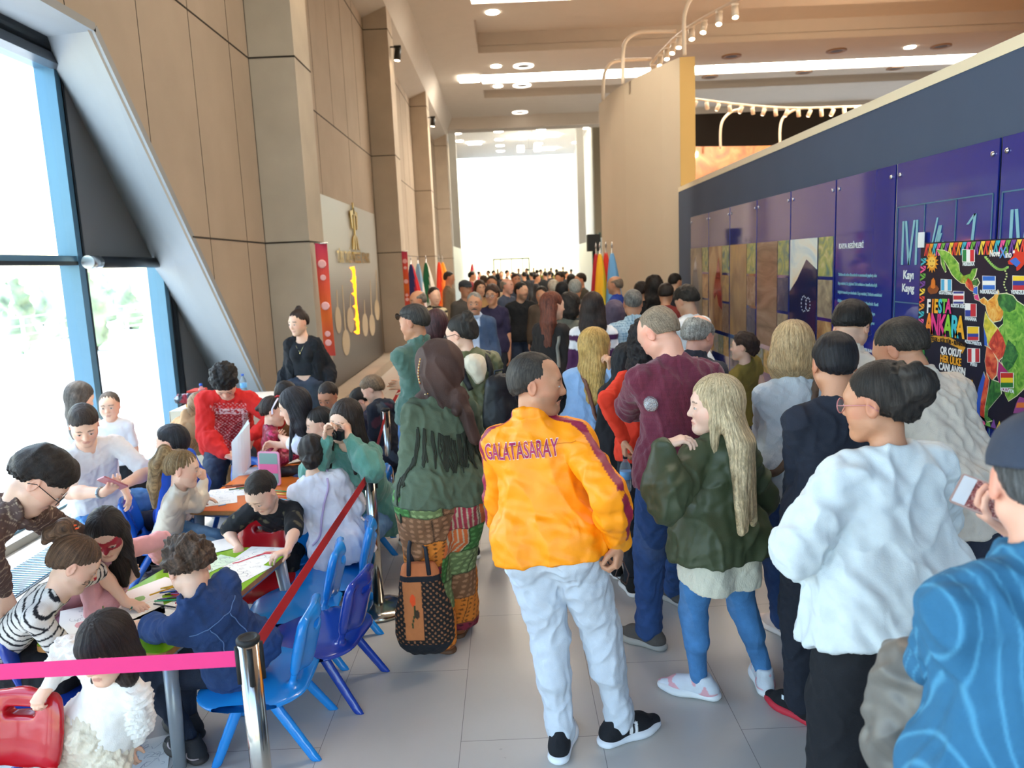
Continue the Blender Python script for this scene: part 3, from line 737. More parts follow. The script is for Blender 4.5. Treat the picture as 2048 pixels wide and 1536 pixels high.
# ------------------------------------------------------------------ the hall
def S(name,mb,m,parent=None): return mb.build(name,m,parent,kind='structure' if parent is None else None)
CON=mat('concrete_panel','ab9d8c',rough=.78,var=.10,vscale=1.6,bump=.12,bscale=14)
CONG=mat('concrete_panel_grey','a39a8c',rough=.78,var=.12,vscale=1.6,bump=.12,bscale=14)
def tiles():
    m=bpy.data.materials.new('floor_tiles'); m.use_nodes=True; nt=m.node_tree; b=nt.nodes['Principled BSDF']; L=nt.links
    tc=nt.nodes.new('ShaderNodeTexCoord'); sp=nt.nodes.new('ShaderNodeSeparateXYZ'); L.new(tc.outputs['Object'],sp.inputs[0])
    def M(op,a,b_=None,c=None):
        n=nt.nodes.new('ShaderNodeMath'); n.operation=op
        for i,v in enumerate((a,b_,c)):
            if v is None: continue
            if hasattr(v,'links'): L.new(v,n.inputs[i])
            else: n.inputs[i].default_value=v
        return n.outputs[0]
    xs=M('DIVIDE',M('ADD',sp.outputs[0],.133+60),.5985); xc=M('FLOOR',xs); xf=M('FRACT',xs)
    par=M('MODULO',xc,2.0)
    ys=M('ADD',M('DIVIDE',M('ADD',sp.outputs[1],11.7-2.979+.0),1.17),M('MULTIPLY',par,.5)); yc=M('FLOOR',ys); yf=M('FRACT',ys)
    gx=M('LESS_THAN',M('MINIMUM',xf,M('SUBTRACT',1.,xf)),.0024); gy=M('LESS_THAN',M('MINIMUM',yf,M('SUBTRACT',1.,yf)),.0013)
    g=M('MAXIMUM',gx,gy)
    cb=nt.nodes.new('ShaderNodeCombineXYZ'); L.new(xc,cb.inputs[0]); L.new(yc,cb.inputs[1])
    wn_=nt.nodes.new('ShaderNodeTexWhiteNoise'); L.new(cb.outputs[0],wn_.inputs['Vector'])
    nz=nt.nodes.new('ShaderNodeTexNoise'); nz.inputs['Scale'].default_value=3; nz.inputs['Detail'].default_value=8; L.new(tc.outputs['Object'],nz.inputs['Vector'])
    v=M('ADD',M('MULTIPLY',wn_.outputs['Value'],.06),M('MULTIPLY',nz.outputs['Fac'],.16))
    v=M('ADD',v,.86)
    mx=nt.nodes.new('ShaderNodeVectorMath'); mx.operation='SCALE'; mx.inputs[0].default_value=srgb('c2bdb6'); L.new(M('MULTIPLY',v,M('SUBTRACT',1.,M('MULTIPLY',g,.62))),mx.inputs['Scale'])
    L.new(mx.outputs[0],b.inputs['Base Color'])
    L.new(M('ADD',M('MULTIPLY',nz.outputs['Fac'],.12),.24),b.inputs['Roughness']); b.inputs['Specular IOR Level'].default_value=.5
    return m
m=MB(); m.box(-4.35,24,-8,70,-.1,0); S('floor',m,tiles())
XW=-2.82; XP=-2.3; PD=.72; pier_y=[1.17,9.1,17.0,24.9,32.9]   # recess plane, pier plane, pier depth, pier fronts
WZ=3.96
# left wall recess panels (between the piers) and the piers themselves
def seamed(name,pts,mt): pass
GR=mat('shadow_gap','2c2620',rough=.9)
for i,y0 in enumerate(pier_y[1:]):
    y1=y0+PD
    m=MB(); m.box(XW-.06,XP,y0,y1,0,9.0)
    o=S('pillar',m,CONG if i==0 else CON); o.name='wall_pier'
    # shadow gap lines
    g=MB(); 
    for zz in (2.37,4.43,7.0): g.box(-2.83,XP+.003,y0-.004,y0+.3,zz-.012,zz+.006); g.box(XP-.1,XP+.004,y0,y1,zz-.012,zz+.006)
    g.box(XW-.02,XW+.006,y0-.006,y0+.1,0,8)
    S('trim',g,GR,o)
# recess walls
for i in range(1,len(pier_y)-1):
    ya=pier_y[i]+PD; yb=pier_y[i+1]
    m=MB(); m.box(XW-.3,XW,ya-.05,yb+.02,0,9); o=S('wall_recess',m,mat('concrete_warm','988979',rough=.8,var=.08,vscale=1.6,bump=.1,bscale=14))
    g=MB()
    for zz in (2.37,4.43,7.0): g.box(XW-.02,XW+.004,ya,yb,zz-.012,zz+.006)
    for k in range(1,6): yy=ya+(yb-ya)*k/6; g.box(XW-.02,XW+.0025,yy-.002,yy+.002,4.43 if k%2 else 2.4,9)
    S('trim',g,GR,o)
    m=MB(); m.box(XW,-2.47,ya,yb,0,.17); S('trim_ledge',m,CON)
# the wall around the slanted window, plane XW, with an opening cut out along the diagonal
YF=9.1
A0=pX(190,55,XW); A1=pX(520,765,XW)      # upper corner and low point of the slanted edge
sl=(A0[2]-A1[2])/(A0[1]-A1[1]); yb=A1[1]+(0-A1[2])/sl
low=(XW,min(yb,YF-.01),0.)
zF=A1[2]+(YF-A1[1])*sl
up_l=pX(60,-12,XW); s2=(up_l[2]-A0[2])/(up_l[1]-A0[1])
# upper edge runs back towards the camera, gently rising as in the photo
YB=-3.0; 
edge=[(XW,YB,A0[2]+(YB-A0[1])*s2*0-.0),(XW,A0[1],A0[2]),(XW,YF,max(zF,0.))]
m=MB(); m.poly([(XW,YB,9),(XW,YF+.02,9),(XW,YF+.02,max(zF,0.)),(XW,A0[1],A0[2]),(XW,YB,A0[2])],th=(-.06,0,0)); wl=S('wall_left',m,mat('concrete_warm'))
g=MB()
def seam(y,za,zb,w=.0025): g.box(XW-.01,XW+.003,y-w,y+w,za,zb)
def edgez(y): return A0[2] if y<A0[1] else A0[2]+(y-A0[1])*sl
for k in range(7): 
    yy=YF-.62-1.05*k
    seam(yy,edgez(yy),9)
for zz in (2.37,4.43,7.0):
    ys=YB if zz>A0[2] else A0[1]+(zz-A0[2])/sl
    g.box(XW-.01,XW+.005,ys,YF,zz-.010,zz+.005)
S('trim',g,GR,wl)
# slanted reveal (plaster) between wall plane and window plane
XG=-4.0
B0=pX(100,70,XG); B1=pX(430,735,XG); slb=(B0[2]-B1[2])/(B0[1]-B1[1])
PL=mat('reveal_plaster','7f8386',rough=.6,var=.05,vscale=2)
zFb=B1[2]+(YF-B1[1])*slb
m=MB(); yE=B1[1]+(0-B1[2])/slb
m.poly([(XW+.004,A0[1]-.03,A0[2]-.03),(XW+.004,YF+.3,A0[2]+(YF+.3-A0[1])*sl-.03),(XG-.15,yE,-.03),(XG-.15,B0[1]-.03,B0[2]-.03)],th=(0,.05,.05)); 
m.poly([(XW+.004,YB,A0[2]-.03),(XW+.004,A0[1],A0[2]-.03),(XG-.15,B0[1],B0[2]-.03),(XG-.15,YB,B0[2]-.03)],th=(0,0,.06)); rv=S('trim_reveal',m,PL)
# grey blinds drawn over the side bays of the window
BL=mat('roller_fabric','807c7c',rough=.9,var=.04,vscale=200)
c1=pX(92,95,XG); c2=pX(160,500,XG); 
yM1=pX(165,640,XG)[1]; yM2=pX(332,660,XG)[1]
zT=pX(230,520,XG)[2]
print('window',yM1,yM2,zT,B0,B1,A0,A1)
def bz(y): return B0[2]+(y-B0[1])*slb
Bx=XG+.06
bl=empty('window_blind','large grey roller blind closing the upper slanted part of the window','blind',(Bx,yM1,0))
m=MB(); m.poly([(Bx,yM1+.03,zT),(Bx,yM1+.03,bz(yM1+.03)-.0),(Bx,B1[1]+(zT-B1[2])/slb,zT)],th=(-.01,0,0)); m.build('fabric',BL,bl)
m=MB(); m.smooth=True; m.tube([(Bx+.08,yM1+.0,zT-.03),(Bx+.08,B1[1]+(zT-B1[2])/slb-.15,zT-.03)],.055,20); m.build('roller_tube',mat('dark_metal','3a3c40',rough=.3,metal=.7),bl)
m=MB(); m.smooth=True; m.tube([(Bx+.08,yM1-.04,zT-.03),(Bx+.08,yM1+.14,zT-.03)],.062,20); m.build('end_cap',mat('steel','c8cacc',rough=.25,metal=.9),bl)
b2=empty('window_blind','grey roller blind closing the lower triangle of the window beside the supply table','blind',(Bx,yM2,0))
zz2=zT-.1
m=MB(); m.poly([(Bx-.02,yM2+.16,0.02),(Bx-.02,yM2+.16,zz2),(Bx-.02,B1[1]+(zz2-B1[2])/slb-.1,zz2),(Bx-.02,yE-.1,.02)],th=(-.01,0,0)); m.build('fabric',BL,b2)
m=MB(); m.box(Bx-.06,Bx+.02,yM2+.14,yM2+.19,0,zz2); m.build('guide_rail',mat('dark_metal'),b2)
b3=empty('window_blind','rolled up blind under the top edge of the tall window','blind',(Bx,2,0))
m=MB(); m.smooth=True; m.tube([(Bx+.10,YB,B0[2]-.14),(Bx+.10,B0[1]-.02,B0[2]-.14)],.09,20); m.build('roller_tube',mat('dark_metal'),b3)
m=MB(); m.box(Bx-.02,Bx+.12,YB,B0[1],B0[2]-.32,B0[2]-.24); m.build('bottom_bar',mat('alu_dark','6d6f74',rough=.35,metal=.6),b3)
# glazing: mullions and transoms, blue-grey aluminium
AL=mat('window_aluminium','5f8398',rough=.28,metal=.35); DK=mat('gasket','20262b',rough=.5)
wf=MB()
for yy in (-2.2,.1,2.45,4.78,yM1,yM2):
    top=B0[2]-.1 if yy<yM1+.1 else zT
    wf.box(XG-.12,XG+.06,yy-.05,yy+.05,0,top)
wf.box(XG-.12,XG+.05,YB,yM1,zT-.05,zT+.03); wf.box(XG-.12,XG+.05,YB,yM2,0.0,.09)
wf.box(XG-.12,XG+.05,YB,yM1,B0[2]-.3,B0[2]-.18)
wo=S('window_1',wf,AL)
dk=MB()
for yy in (-2.2,.1,2.45,4.78,yM1,yM2):
    top=B0[2]-.1 if yy<yM1+.1 else zT
    dk.box(XG-.02,XG+.064,yy+.052,yy+.075,0,top)
dk.box(XG-.02,XG+.058,YB,yM1,zT-.055,zT-.02)
dk.build('gasket',DK,wo)
gl=bpy.data.materials.new('window_glass'); gl.use_nodes=True
nt=gl.node_tree; b=nt.nodes['Principled BSDF']; tr=nt.nodes.new('ShaderNodeBsdfTransparent'); mxs=nt.nodes.new('ShaderNodeMixShader'); fz=nt.nodes.new('ShaderNodeFresnel'); fz.inputs[0].default_value=1.3
tr.inputs[0].default_value=(.93,.96,.97,1); b.inputs['Roughness'].default_value=.02; b.inputs['Base Color'].default_value=(.8,.9,.95,1); b.inputs['Metallic'].default_value=1
mxs.inputs[0].default_value=.05; nt.links.new(tr.outputs[0],mxs.inputs[1]); nt.links.new(b.outputs[0],mxs.inputs[2]); nt.links.new(mxs.outputs[0],nt.nodes['Material Output'].inputs['Surface'])
m=MB(); m.poly([(XG-.03,YB,.05),(XG-.03,yM2,.05),(XG-.03,yM2,zT),(XG-.03,yM1,zT),(XG-.03,yM1,B0[2]-.1),(XG-.03,YB,B0[2]-.1)],th=(.012,0,0)); m.build('pane',gl,wo)
# low sill and trench grille
m=MB(); m.box(XG+.02,XG+.16,YB,yM2,0,.07); S('trim_sill',m,mat('sill_metal','8f8a80',rough=.5,metal=.3))
m=MB(); m.box(-3.62,-3.27,YB,7.2,.001,.006); tg=S('trim_grille',m,mat('grille_dark','11161a',rough=.5))
m=MB()
for k in range(300): yy=YB+.034*k; m.box(-3.60,-3.29,yy,yy+.012,.004,.012)
m.build('slat',mat('grille_steel','a9c4cf',rough=.3,metal=.8),tg)
# outside: bright terrace, railing, conifers
m=MB(); m.box(-60,-4.36,-30,90,-.3,-.12); S('ground_terrace',m,mat('terrace_stone','dcdad4',rough=.9,var=.05,vscale=.5))
# end walls / right side / back of hall
m=MB(); m.box(-4.3,-4.08,yE+.05,70,0,12); S('wall_outer',m,CON)
# ceiling -------------------------------------------------------------
CE=mat('ceiling_paint','bcb6ae',rough=.85,var=.02,vscale=3); CEW=mat('ceiling_warm','c9ab8c',rough=.85,var=.02,vscale=3)
ZC=8.1; YE=33.3
strips=[(-2,-1.2),(6.4,7.1),(15.2,19.4-.35),(26.15,27.3)]
cof=[(8.5,13.2),(20.35,23.3),(28.1,29.4)]
bands=[]; segs=sorted([(a,b,'s') for a,b in ((6.6,7.2),(18.55,19.15),(26.0,27.2))]+[(a,b,'c') for a,b in ((9.0,13.2),(20.35,23.4),(28.15,29.5))])
yy=-8.; XL=-.57
m=MB(); m.box(-2.03,XL,-8,YE,ZC,ZC+.2); S('ceiling',m,CE)
for a,b,k in segs+[(YE,0,0)]:
    m=MB(); m.box(XL,24,yy,a,ZC,ZC+.2); S('ceiling',m,CE); yy=b
m=MB()
for a,b,k in segs:
    if k=='c':
        m.box(XL-.05,24,a-.05,b+.05,ZC+.55,ZC+.6); m.box(XL-.05,XL,a,b,ZC+.19,ZC+.6); m.box(XL,24,a-.05,a,ZC+.19,ZC+.6); m.box(XL,24,b,b+.05,ZC+.19,ZC+.6)
S('ceiling_coffer',m,CE)
LED=mat('led_panel','ffffff',emit='fff4e2',es=13)
for i,(a,b) in enumerate(((6.6,7.2),(18.55,19.15),(26.0,27.2))):
    m=MB(); m.box(XL+.01,23.9,a+.01,b-.01,ZC+.06,ZC+.12); o=m.build('strip_light',LED); tag(o,['long luminous strip across the ceiling above the camera','long luminous ceiling strip nearest the top of the picture','long luminous ceiling strip crossing behind the tall cream partition'][i],'ceiling light')
# slanted soffit between the piers and the flat ceiling
m=MB(); m.poly([(-2.03,-8,ZC),(-2.03,YE,ZC),(XP,YE,7.45),(XP,-8,7.45)],th=(0,0,.08)); m.poly([(XP,-8,7.45),(XP,YE,7.45),(XW-.1,YE,7.2),(XW-.1,-8,7.2)],th=(0,0,.08)); S('ceiling_soffit',m,CE)
# beam and the taller hall beyond
m=MB(); m.box(-2.9,24,YE-.3,YE+.5,7.62,8.4); S('ceiling_beam',m,CE)
WH=mat('white_plaster','e9e7e2',rough=.8)
m=MB(); m.box(-4,14,YE+.5,69,11.3,11.5); S('ceiling_far',m,WH)
m=MB(); m.box(-4,14,YE+.45,YE+.5,8.2,11.5); S('wall_upstand',m,WH)
BE=mat('beige_column','b5ac98',rough=.8)
for x,y,zt in ((-2.85,41,8.0),(-3.2,55,8.),( 4.75,41,8.0),(5.2,55,8.)):
    m=MB(); m.box(x-(.5 if x<0 else 0),x+(0 if x<0 else .5),y,y+.6,3.2,zt+3.3); S('wall_column',m,BE if y<50 else WH)
    m=MB(); m.box(x-(.3 if x<0 else 0),x+(0 if x<0 else .3),y,y+9,0,3.1); S('wall_booth',m,mat('booth_white','e4ecec',rough=.4))
# far glazed facade
m=MB()
for xx in (-1.16,1.96): m.box(xx-.06,xx+.06,68,68.1,0,2.55)
m.box(-1.16,1.96,68,68.1,2.42,2.55)
for xx in (-.55,.42,1.4): m.box(xx-.04,xx+.04,68,68.1,0,2.5)
S('door_1',m,mat('door_teal','2e6a66',rough=.4))
m=MB()
for x0,x1,z in ((-2.6,0.1,5.0),(.4,4.1,5.3),(-2.6,-.9,9.0),(0,4.1,9.1)): m.box(x0,x1,68,68.06,z-.03,z+.03)
S('window_2',m,mat('facade_bar','5b7a7c',rough=.5))
# side glazing right far
m=MB()
for k in range(5): m.box(4.7,4.8,36+k*1.6,36.12+k*1.6,0,3.4)
S('window_3',m,mat('door_teal'))
# ------------------------------------------------------------------ blue exhibition wall with its panels
XB=2.8
BW=mat('blue_wall_paint','43536c',rough=.75,var=.03,vscale=3); CR=mat('cream_edge','e8dec2',rough=.6)
m=MB(); m.box(XB,XB+.16,-3,12.54,0,3.03); bwall=S('wall_right',m,BW)
m=MB(); m.box(XB-.004,XB+.165,-3,12.545,3.03,3.10); m.build('top_edge',CR,bwall)
XPn=XB-.02
py_=[11.62,10.58,9.58,8.55,7.54,6.51,5.52,4.37,3.2,2.03,.9]
def rock(name,c1,c2,c3,sc,st=(1,1,1),seed=0.):
    m=bpy.data.materials.new(name); m.use_nodes=True; nt=m.node_tree; b=nt.nodes['Principled BSDF']; L=nt.links
    tc=nt.nodes.new('ShaderNodeTexCoord'); mp=nt.nodes.new('ShaderNodeMapping'); mp.inputs['Scale'].default_value=st; mp.inputs['Location'].default_value=(seed,seed*2,seed); L.new(tc.outputs['Object'],mp.inputs[0])
    n=nt.nodes.new('ShaderNodeTexNoise'); n.inputs['Scale'].default_value=sc; n.inputs['Detail'].default_value=9; n.inputs['Distortion'].default_value=1.6; L.new(mp.outputs[0],n.inputs['Vector'])
    r=nt.nodes.new('ShaderNodeValToRGB'); e=r.color_ramp.elements; e[0].position=.3; e[0].color=(*srgb(c1),1); e[1].position=.72; e[1].color=(*srgb(c3),1); k=e.new(.5); k.color=(*srgb(c2),1)
    L.new(n.outputs['Fac'],r.inputs[0]); L.new(r.outputs[0],b.inputs['Base Color']); b.inputs['Roughness'].default_value=.3; b.inputs['Coat Weight'].default_value=.15
    return m
ACR=mat('acrylic_blue','1c2a86',rough=.08,coat=1.); ACD=mat('acrylic_navy','141c4a',rough=.08,coat=1.)
WT=mat('print_white','dfe8ee',rough=.4); TL=mat('print_teal','7fb4c4',rough=.4); STL=mat('screw_steel','d0d2d6',rough=.2,metal=1)
GY=mat('print_line','46708c',rough=.4)
def yz(m,y0,y1,z0,z1,x=XPn-.012,t=.003): m.box(x-t,x,min(y0,y1),max(y0,y1),z0,z1)
paneldesc=['darkest far panel of the blue wall, with a grey standing stone photo','second panel from the far end, with a red rock painting photo','third panel from the far end, with an ochre cliff photo','blue display panel with a large brown layered rock photo','blue display panel with a dark mountain silhouette under bright sky','blue display panel with white KAYA RESİMLERİ text','blue display panel with large tribal signs in a grid, partly under the map poster','rightmost blue display panel behind the map poster','blue display panel beyond the right edge, nearest the viewer but one','blue display panel beyond the right edge, nearest the viewer']
pcols=[('5d5348','8f8472','b7a98f'),('7a4a30','b08a5c','cdb287'),('8a6a48','a98a60','c9a45c'),('5a4436','8d7260','a9968a'),('2a3150','3c4468','6f6a70')]
for i in range(8):
    ya,yb=py_[i]-.012,py_[i+1]+.012
    root=empty('display_panel',paneldesc[i],'display panel',(XPn,(ya+yb)/2,.25),'acrylic display panels on the blue wall')
    m=MB(); m.box(XPn-.010,XPn,yb,ya,.25,2.58,bev=.002); m.build('sheet',ACR if i<6 else ACR,root)
    if True:
        for yy in (ya-.05,yb+.05):
            for z in (2.50,.33): m=MB(); m.lathe((XPn-.010,yy,z),[(.016,0),(.014,.010),(.004,.013)],12,axis=(-1,0,0)); m.build('screw',STL,root)
    W_=ya-yb
    if i<5:
        cc=pcols[i]; big=rock('photo_print_%d'%i,*cc,sc=2.2,st=(1,1,.6) if i!=3 else (1,.5,2.2),seed=i*3.1)
        m=MB(); yz(m,ya-.01,ya-W_*.66,1.02,2.12); m.build('photo',big,root)
        for k,(z0,z1) in enumerate(((1.78,2.12),(1.42,1.75),(1.02,1.39))):
            m=MB(); yz(m,ya-W_*.68,yb+.02,z0,z1); m.build('photo',rock('print_small_%d'%((i+k)%4),*(pcols[(i+k)%5] if k else ('3f6f7a','9aa05a','c9c29a')),sc=6,seed=k+i),root)
        tc=['c8a35a','b9783c','d8b45c','8a9aa8','6b7c50']
        for k in range(4):
            m=MB(); a=ya-.02-k*(W_-.04)/4; yz(m,a,a-(W_-.04)/4+.02,.72,.97); m.build('photo',rock('thumb_%d'%((k+i)%5),tc[(k+i)%5],tc[(k+i+1)%5],'d8cdb4',7,seed=k),root)
        if i==4:
            m=MB(); x=XPn-.0155
            m.poly([(x,ya-.01,1.02),(x,ya-.01,1.62),(x,ya-.2,1.74),(x,ya-W_*.42,1.93),(x,ya-W_*.5,1.9),(x,ya-W_*.66,1.84),(x,ya-W_*.66,1.02)][::-1],th=(-.0045,0,0)); m.build('mountain_print',mat('mountain_navy','1d2550',rough=.15,coat=.5),root)
            m=MB(); m.poly([(x-.001,ya-.01,1.5),(x-.001,ya-.01,2.12),(x-.001,ya-W_*.66,2.12),(x-.001,ya-W_*.66,1.5)][::-1],th=(-.001,0,0)); m.build('sky_print',rock('sky_print','8fb8d8','d8e2e0','e8c49a',1.6,seed=4),root)
            m=MB(); 
            for k in range(2):
                for s in range(14):
                    a=s/13*2.2*PI; a2=(s+1)/13*2.2*PI
                    c=(ya-W_*(.38+.1*k),1.52); r_=.06-.01*k
                    m.box(x-.007,x-.0055,c[0]+math.cos(a)*r_-.006,c[0]+math.cos(a)*r_+.006,c[1]+math.sin(a)*r_*1.2-.006,c[1]+math.sin(a)*r_*1.2+.006)
            m.build('sign_print',WT,root)
        if i==1:
            m=MB(); x=XPn-.0155; m.poly([(x,ya-.25,1.5),(x,ya-.42,1.86),(x,ya-.5,1.98),(x,ya-.58,1.75),(x,ya-.66,1.3),(x,ya-.5,1.35),(x,ya-.4,1.5),(x,ya-.3,1.42)][::-1],th=(-.001,0,0)); m.build('red_figure',mat('red_ochre','a3281c',rough=.2,coat=.5),root)
        if i==0:
            m=MB(); x=XPn-.0155; m.poly([(x,ya-.08,1.1),(x,ya-.1,1.7),(x,ya-.3,2.0),(x,ya-.48,1.6),(x,ya-.5,1.1)][::-1],th=(-.001,0,0)); m.build('stone_print',mat('stone_grey','8a8a94',rough=.2,coat=.5),root)
        # caption lines under the pictures
        m=MB()
        for r_ in range(9):
            for q in range(5):
                a=ya-.06-q*(W_-.12)/5; yz(m,a,a-(W_-.12)/5+.02+.02*((r_*q)%3),.60-.03*r_,.606-.03*r_+.004)
        m.build('caption_lines',GY,root)
    elif i==5:
        a=ya-.07
        text_on('KAYA RESİMLERİ',.058,(XPn-.011,a,2.03),(0,-1,0),(0,0,1),WT,root,align='LEFT',bold=.0015)
        T1=['Türklere ait erken dönemlerde ve sonrasında yapılmış olan','kaya resimleri, hiç şüphesiz Türk tarihinin en önemli arkeolojik','belgeleri arasında yer almaktadır. Kaya resimleri, Türklerin entelektüel','düşünce adına emekleme dönemi olarak görülmektedir. Kendi','bilgi ve inanç dünyalarını mitolojik dönemden itibaren kaya','resmi yaparak geleceğe aktaran atalarımız, bugün ulaştığımız','uygarlık adına ilk adımları atmışlardır.','','BUGÜN KULLANDIĞIMIZ ALFABELERDE YER ALAN HER BİR','HARFİN VE TAMGANIN OLUŞUMUNUN ARKASINDA KAYA RESMİ','ÇİZİMLERİ BULUNMAKTADIR.','','Orta Asya\'da, Sibirya\'da, Balkanlar\'da ve Anadolu\'da','yoğun olarak kaya resim alanları bulunmaktadır.','Tamgalı Say, Saymalıtaş (Kırgızistan)']
        for k,t in enumerate(T1):
            if t: text_on(t,.0335,(XPn-.011,a,1.80-.072*k),(0,-1,0),(0,0,1),TL if k<8 or k>11 else WT,root,align='LEFT',width=.84 if len(t)<60 else .80,bold=.0008)
    else:
        m=MB(); n=3
        for k in range(n+1): yy=ya-.03-k*(W_-.06)/n; yz(m,yy-.004,yy+.004,.32,2.28)
        for z in (2.28,1.62,.96,.32): yz(m,ya-.03,yb+.03,z-.004,z+.004)
        m.build('grid_lines',GY,root)
        names=[['Kayı','Yazır','Avşar'],['Bayat','Döğer','Kızık'],['Karkın','Salur','Eymür']] if i==6 else [['Beydili','Bayındır','Becene'],['Çavuldur','Çepni','Kınık'],['Iğdır','Büğdüz','Yıva']]
        second=[['Kayıg','Yazgır','Afşar'],['Bayat','Tüger','Kızık'],['Kargın','Salgur','Eymür']]
        gl_=[['IVI','/Z','1'],['IYA','V>','X'],['NI','+','O']]
        for rI in range(3):
            for c_ in range(3):
                cy=ya-.03-(c_+.5)*(W_-.06)/3; cz=(2.28,1.62,.96)[rI]
                mm=MB(); bar=lambda p,q,w=.012: mm.poly([(XPn-.012,cy-p[0]-w,cz-.1-.3+p[1]),(XPn-.012,cy-q[0]-w,cz-.1-.3+q[1]),(XPn-.012,cy-q[0]+w,cz-.1-.3+q[1]),(XPn-.012,cy-p[0]+w,cz-.1-.3+p[1])],th=(-.003,0,0))
                if c_==0:
                    bar((-.09,0),(-.09,.3)); bar((.09,0),(.09,.3)); bar((-.055,.3),(0,.0)); bar((0,.0),(.055,.3))
                    if rI: bar((-.03,.18),(.04,.18))
                elif c_==1:
                    for q in range(4): bar((-.10+.025*q,.05-.01*q),(-.02+.025*q,.3-.05*q),.008)
                    bar((-.06,0),(.10,.0),.02); bar((.02,.25),(-.04,.02))
                else:
                    bar((-.05,.24),(.02,.3)); bar((.02,.3),(-.0,.12)); bar((0,.12),(.04,.0)); bar((0,.12),(-.04,0))
                mm.build('sign_print',TL,root)
                text_on(names[rI][c_],.082,(XPn-.011,cy,cz-.47),(0,-1,0),(0,0,1),WT,root,bold=.002)
                text_on(second[rI][c_],.075,(XPn-.011,cy,cz-.56),(0,-1,0),(0,0,1),WT,root,bold=.002)
# ------------------------------------------------------------------ the map poster
XO=2.752
zq=lambda X,Y: pX(1780+X*.27344,460+Y*.27344,XO)
tl=zq(228,95); zt=tl[2]; yl=tl[1]; zb=zq(640,1420)[2]; yr=yl-2.1
po=empty('map_poster','large FIESTA ANKARA map poster with country flags and zigzag border fixed over the blue panels','poster',(XO,yl-1,zb))
m=MB(); m.box(XO,XO+.006,yr,yl,zb,zt); m.build('sheet',mat('poster_navy','12142c',rough=.35,var=.12,vscale=14),po)
PC=['e2483c','f0a030','3fb6c8','e8579a','6db04a','7a4aa0','f2d24a']
pm=lambda c: mat('poster_'+c,c,rough=.35)
for ci,c in enumerate(PC):
    m=MB(); n=0; t=.0015
    for k in range(46):
        if k%7!=ci: continue
        a=yl-.045-k*.045
        m.poly([(XO,a,zt-.085),(XO,a-.022,zt-.008),(XO,a-.045,zt-.085),(XO,a-.032,zt-.085),(XO,a-.022,zt-.04),(XO,a-.012,zt-.085)][::-1],th=(-t,0,0))
        m.poly([(XO,a-.022,zt-.008),(XO,a-.06,zt-.008),(XO,a-.042,zt-.04)][::-1],th=(-t,0,0))
    for k in range(30):
        if (k+2)%7!=ci: continue
        z=zt-.1-k*.05
        if z-.05<zb: continue
        m.poly([(XO,yl-.008,z),(XO,yl-.07,z-.025),(XO,yl-.008,z-.05),(XO,yl-.008,z-.036),(XO,yl-.045,z-.025),(XO,yl-.008,z-.014)],th=(-t,0,0))
        m.poly([(XO,yl-.07,z),(XO,yl-.07,z-.02),(XO,yl-.03,z+.0)],th=(-t,0,0))
    for k in range(40):
        if (k+4)%7!=ci: continue
        a=yl-.08-k*.05; m.poly([(XO,a,zb+.01),(XO,a-.025,zb+.06),(XO,a-.05,zb+.01)][::-1],th=(-t,0,0))
    m.build('border_pattern',pm(c),po)
m=MB(); m.box(XO-.004,XO,yl-.04,yl+.035,zt-.03,zt+.07); m.build('tape',WT,po)
def zpoly(pts,c,lay=0,name='map_region'):
    m=MB(); P=[zq(*p) for p in pts]
    m.poly([(XO-.0006-lay*.0012,p[1],p[2]) for p in P],th=(-.001,0,0)); return m.build(name,pm(c) if isinstance(c,str) else c,po)
GRN=rock('map_green','2f7a28','6fae3c','a6d060',16); DGR=rock('map_forest','1c4d28','2f7038','5fa048',16,seed=3); ORG=rock('map_orange','c8661c','eaa23a','f5d07a',16,seed=5); REDM=rock('map_red','a02a20','d84a34','f08a5a',14,seed=2); YEL=rock('map_yellow','8a9a28','d8c838','f0e070',14,seed=1)
def outline(pts): 
    c=np.mean(np.array(pts),0); return [tuple(c+(np.array(p)-c)*1.0+nrm(np.array(p)-c)*6) for p in pts]
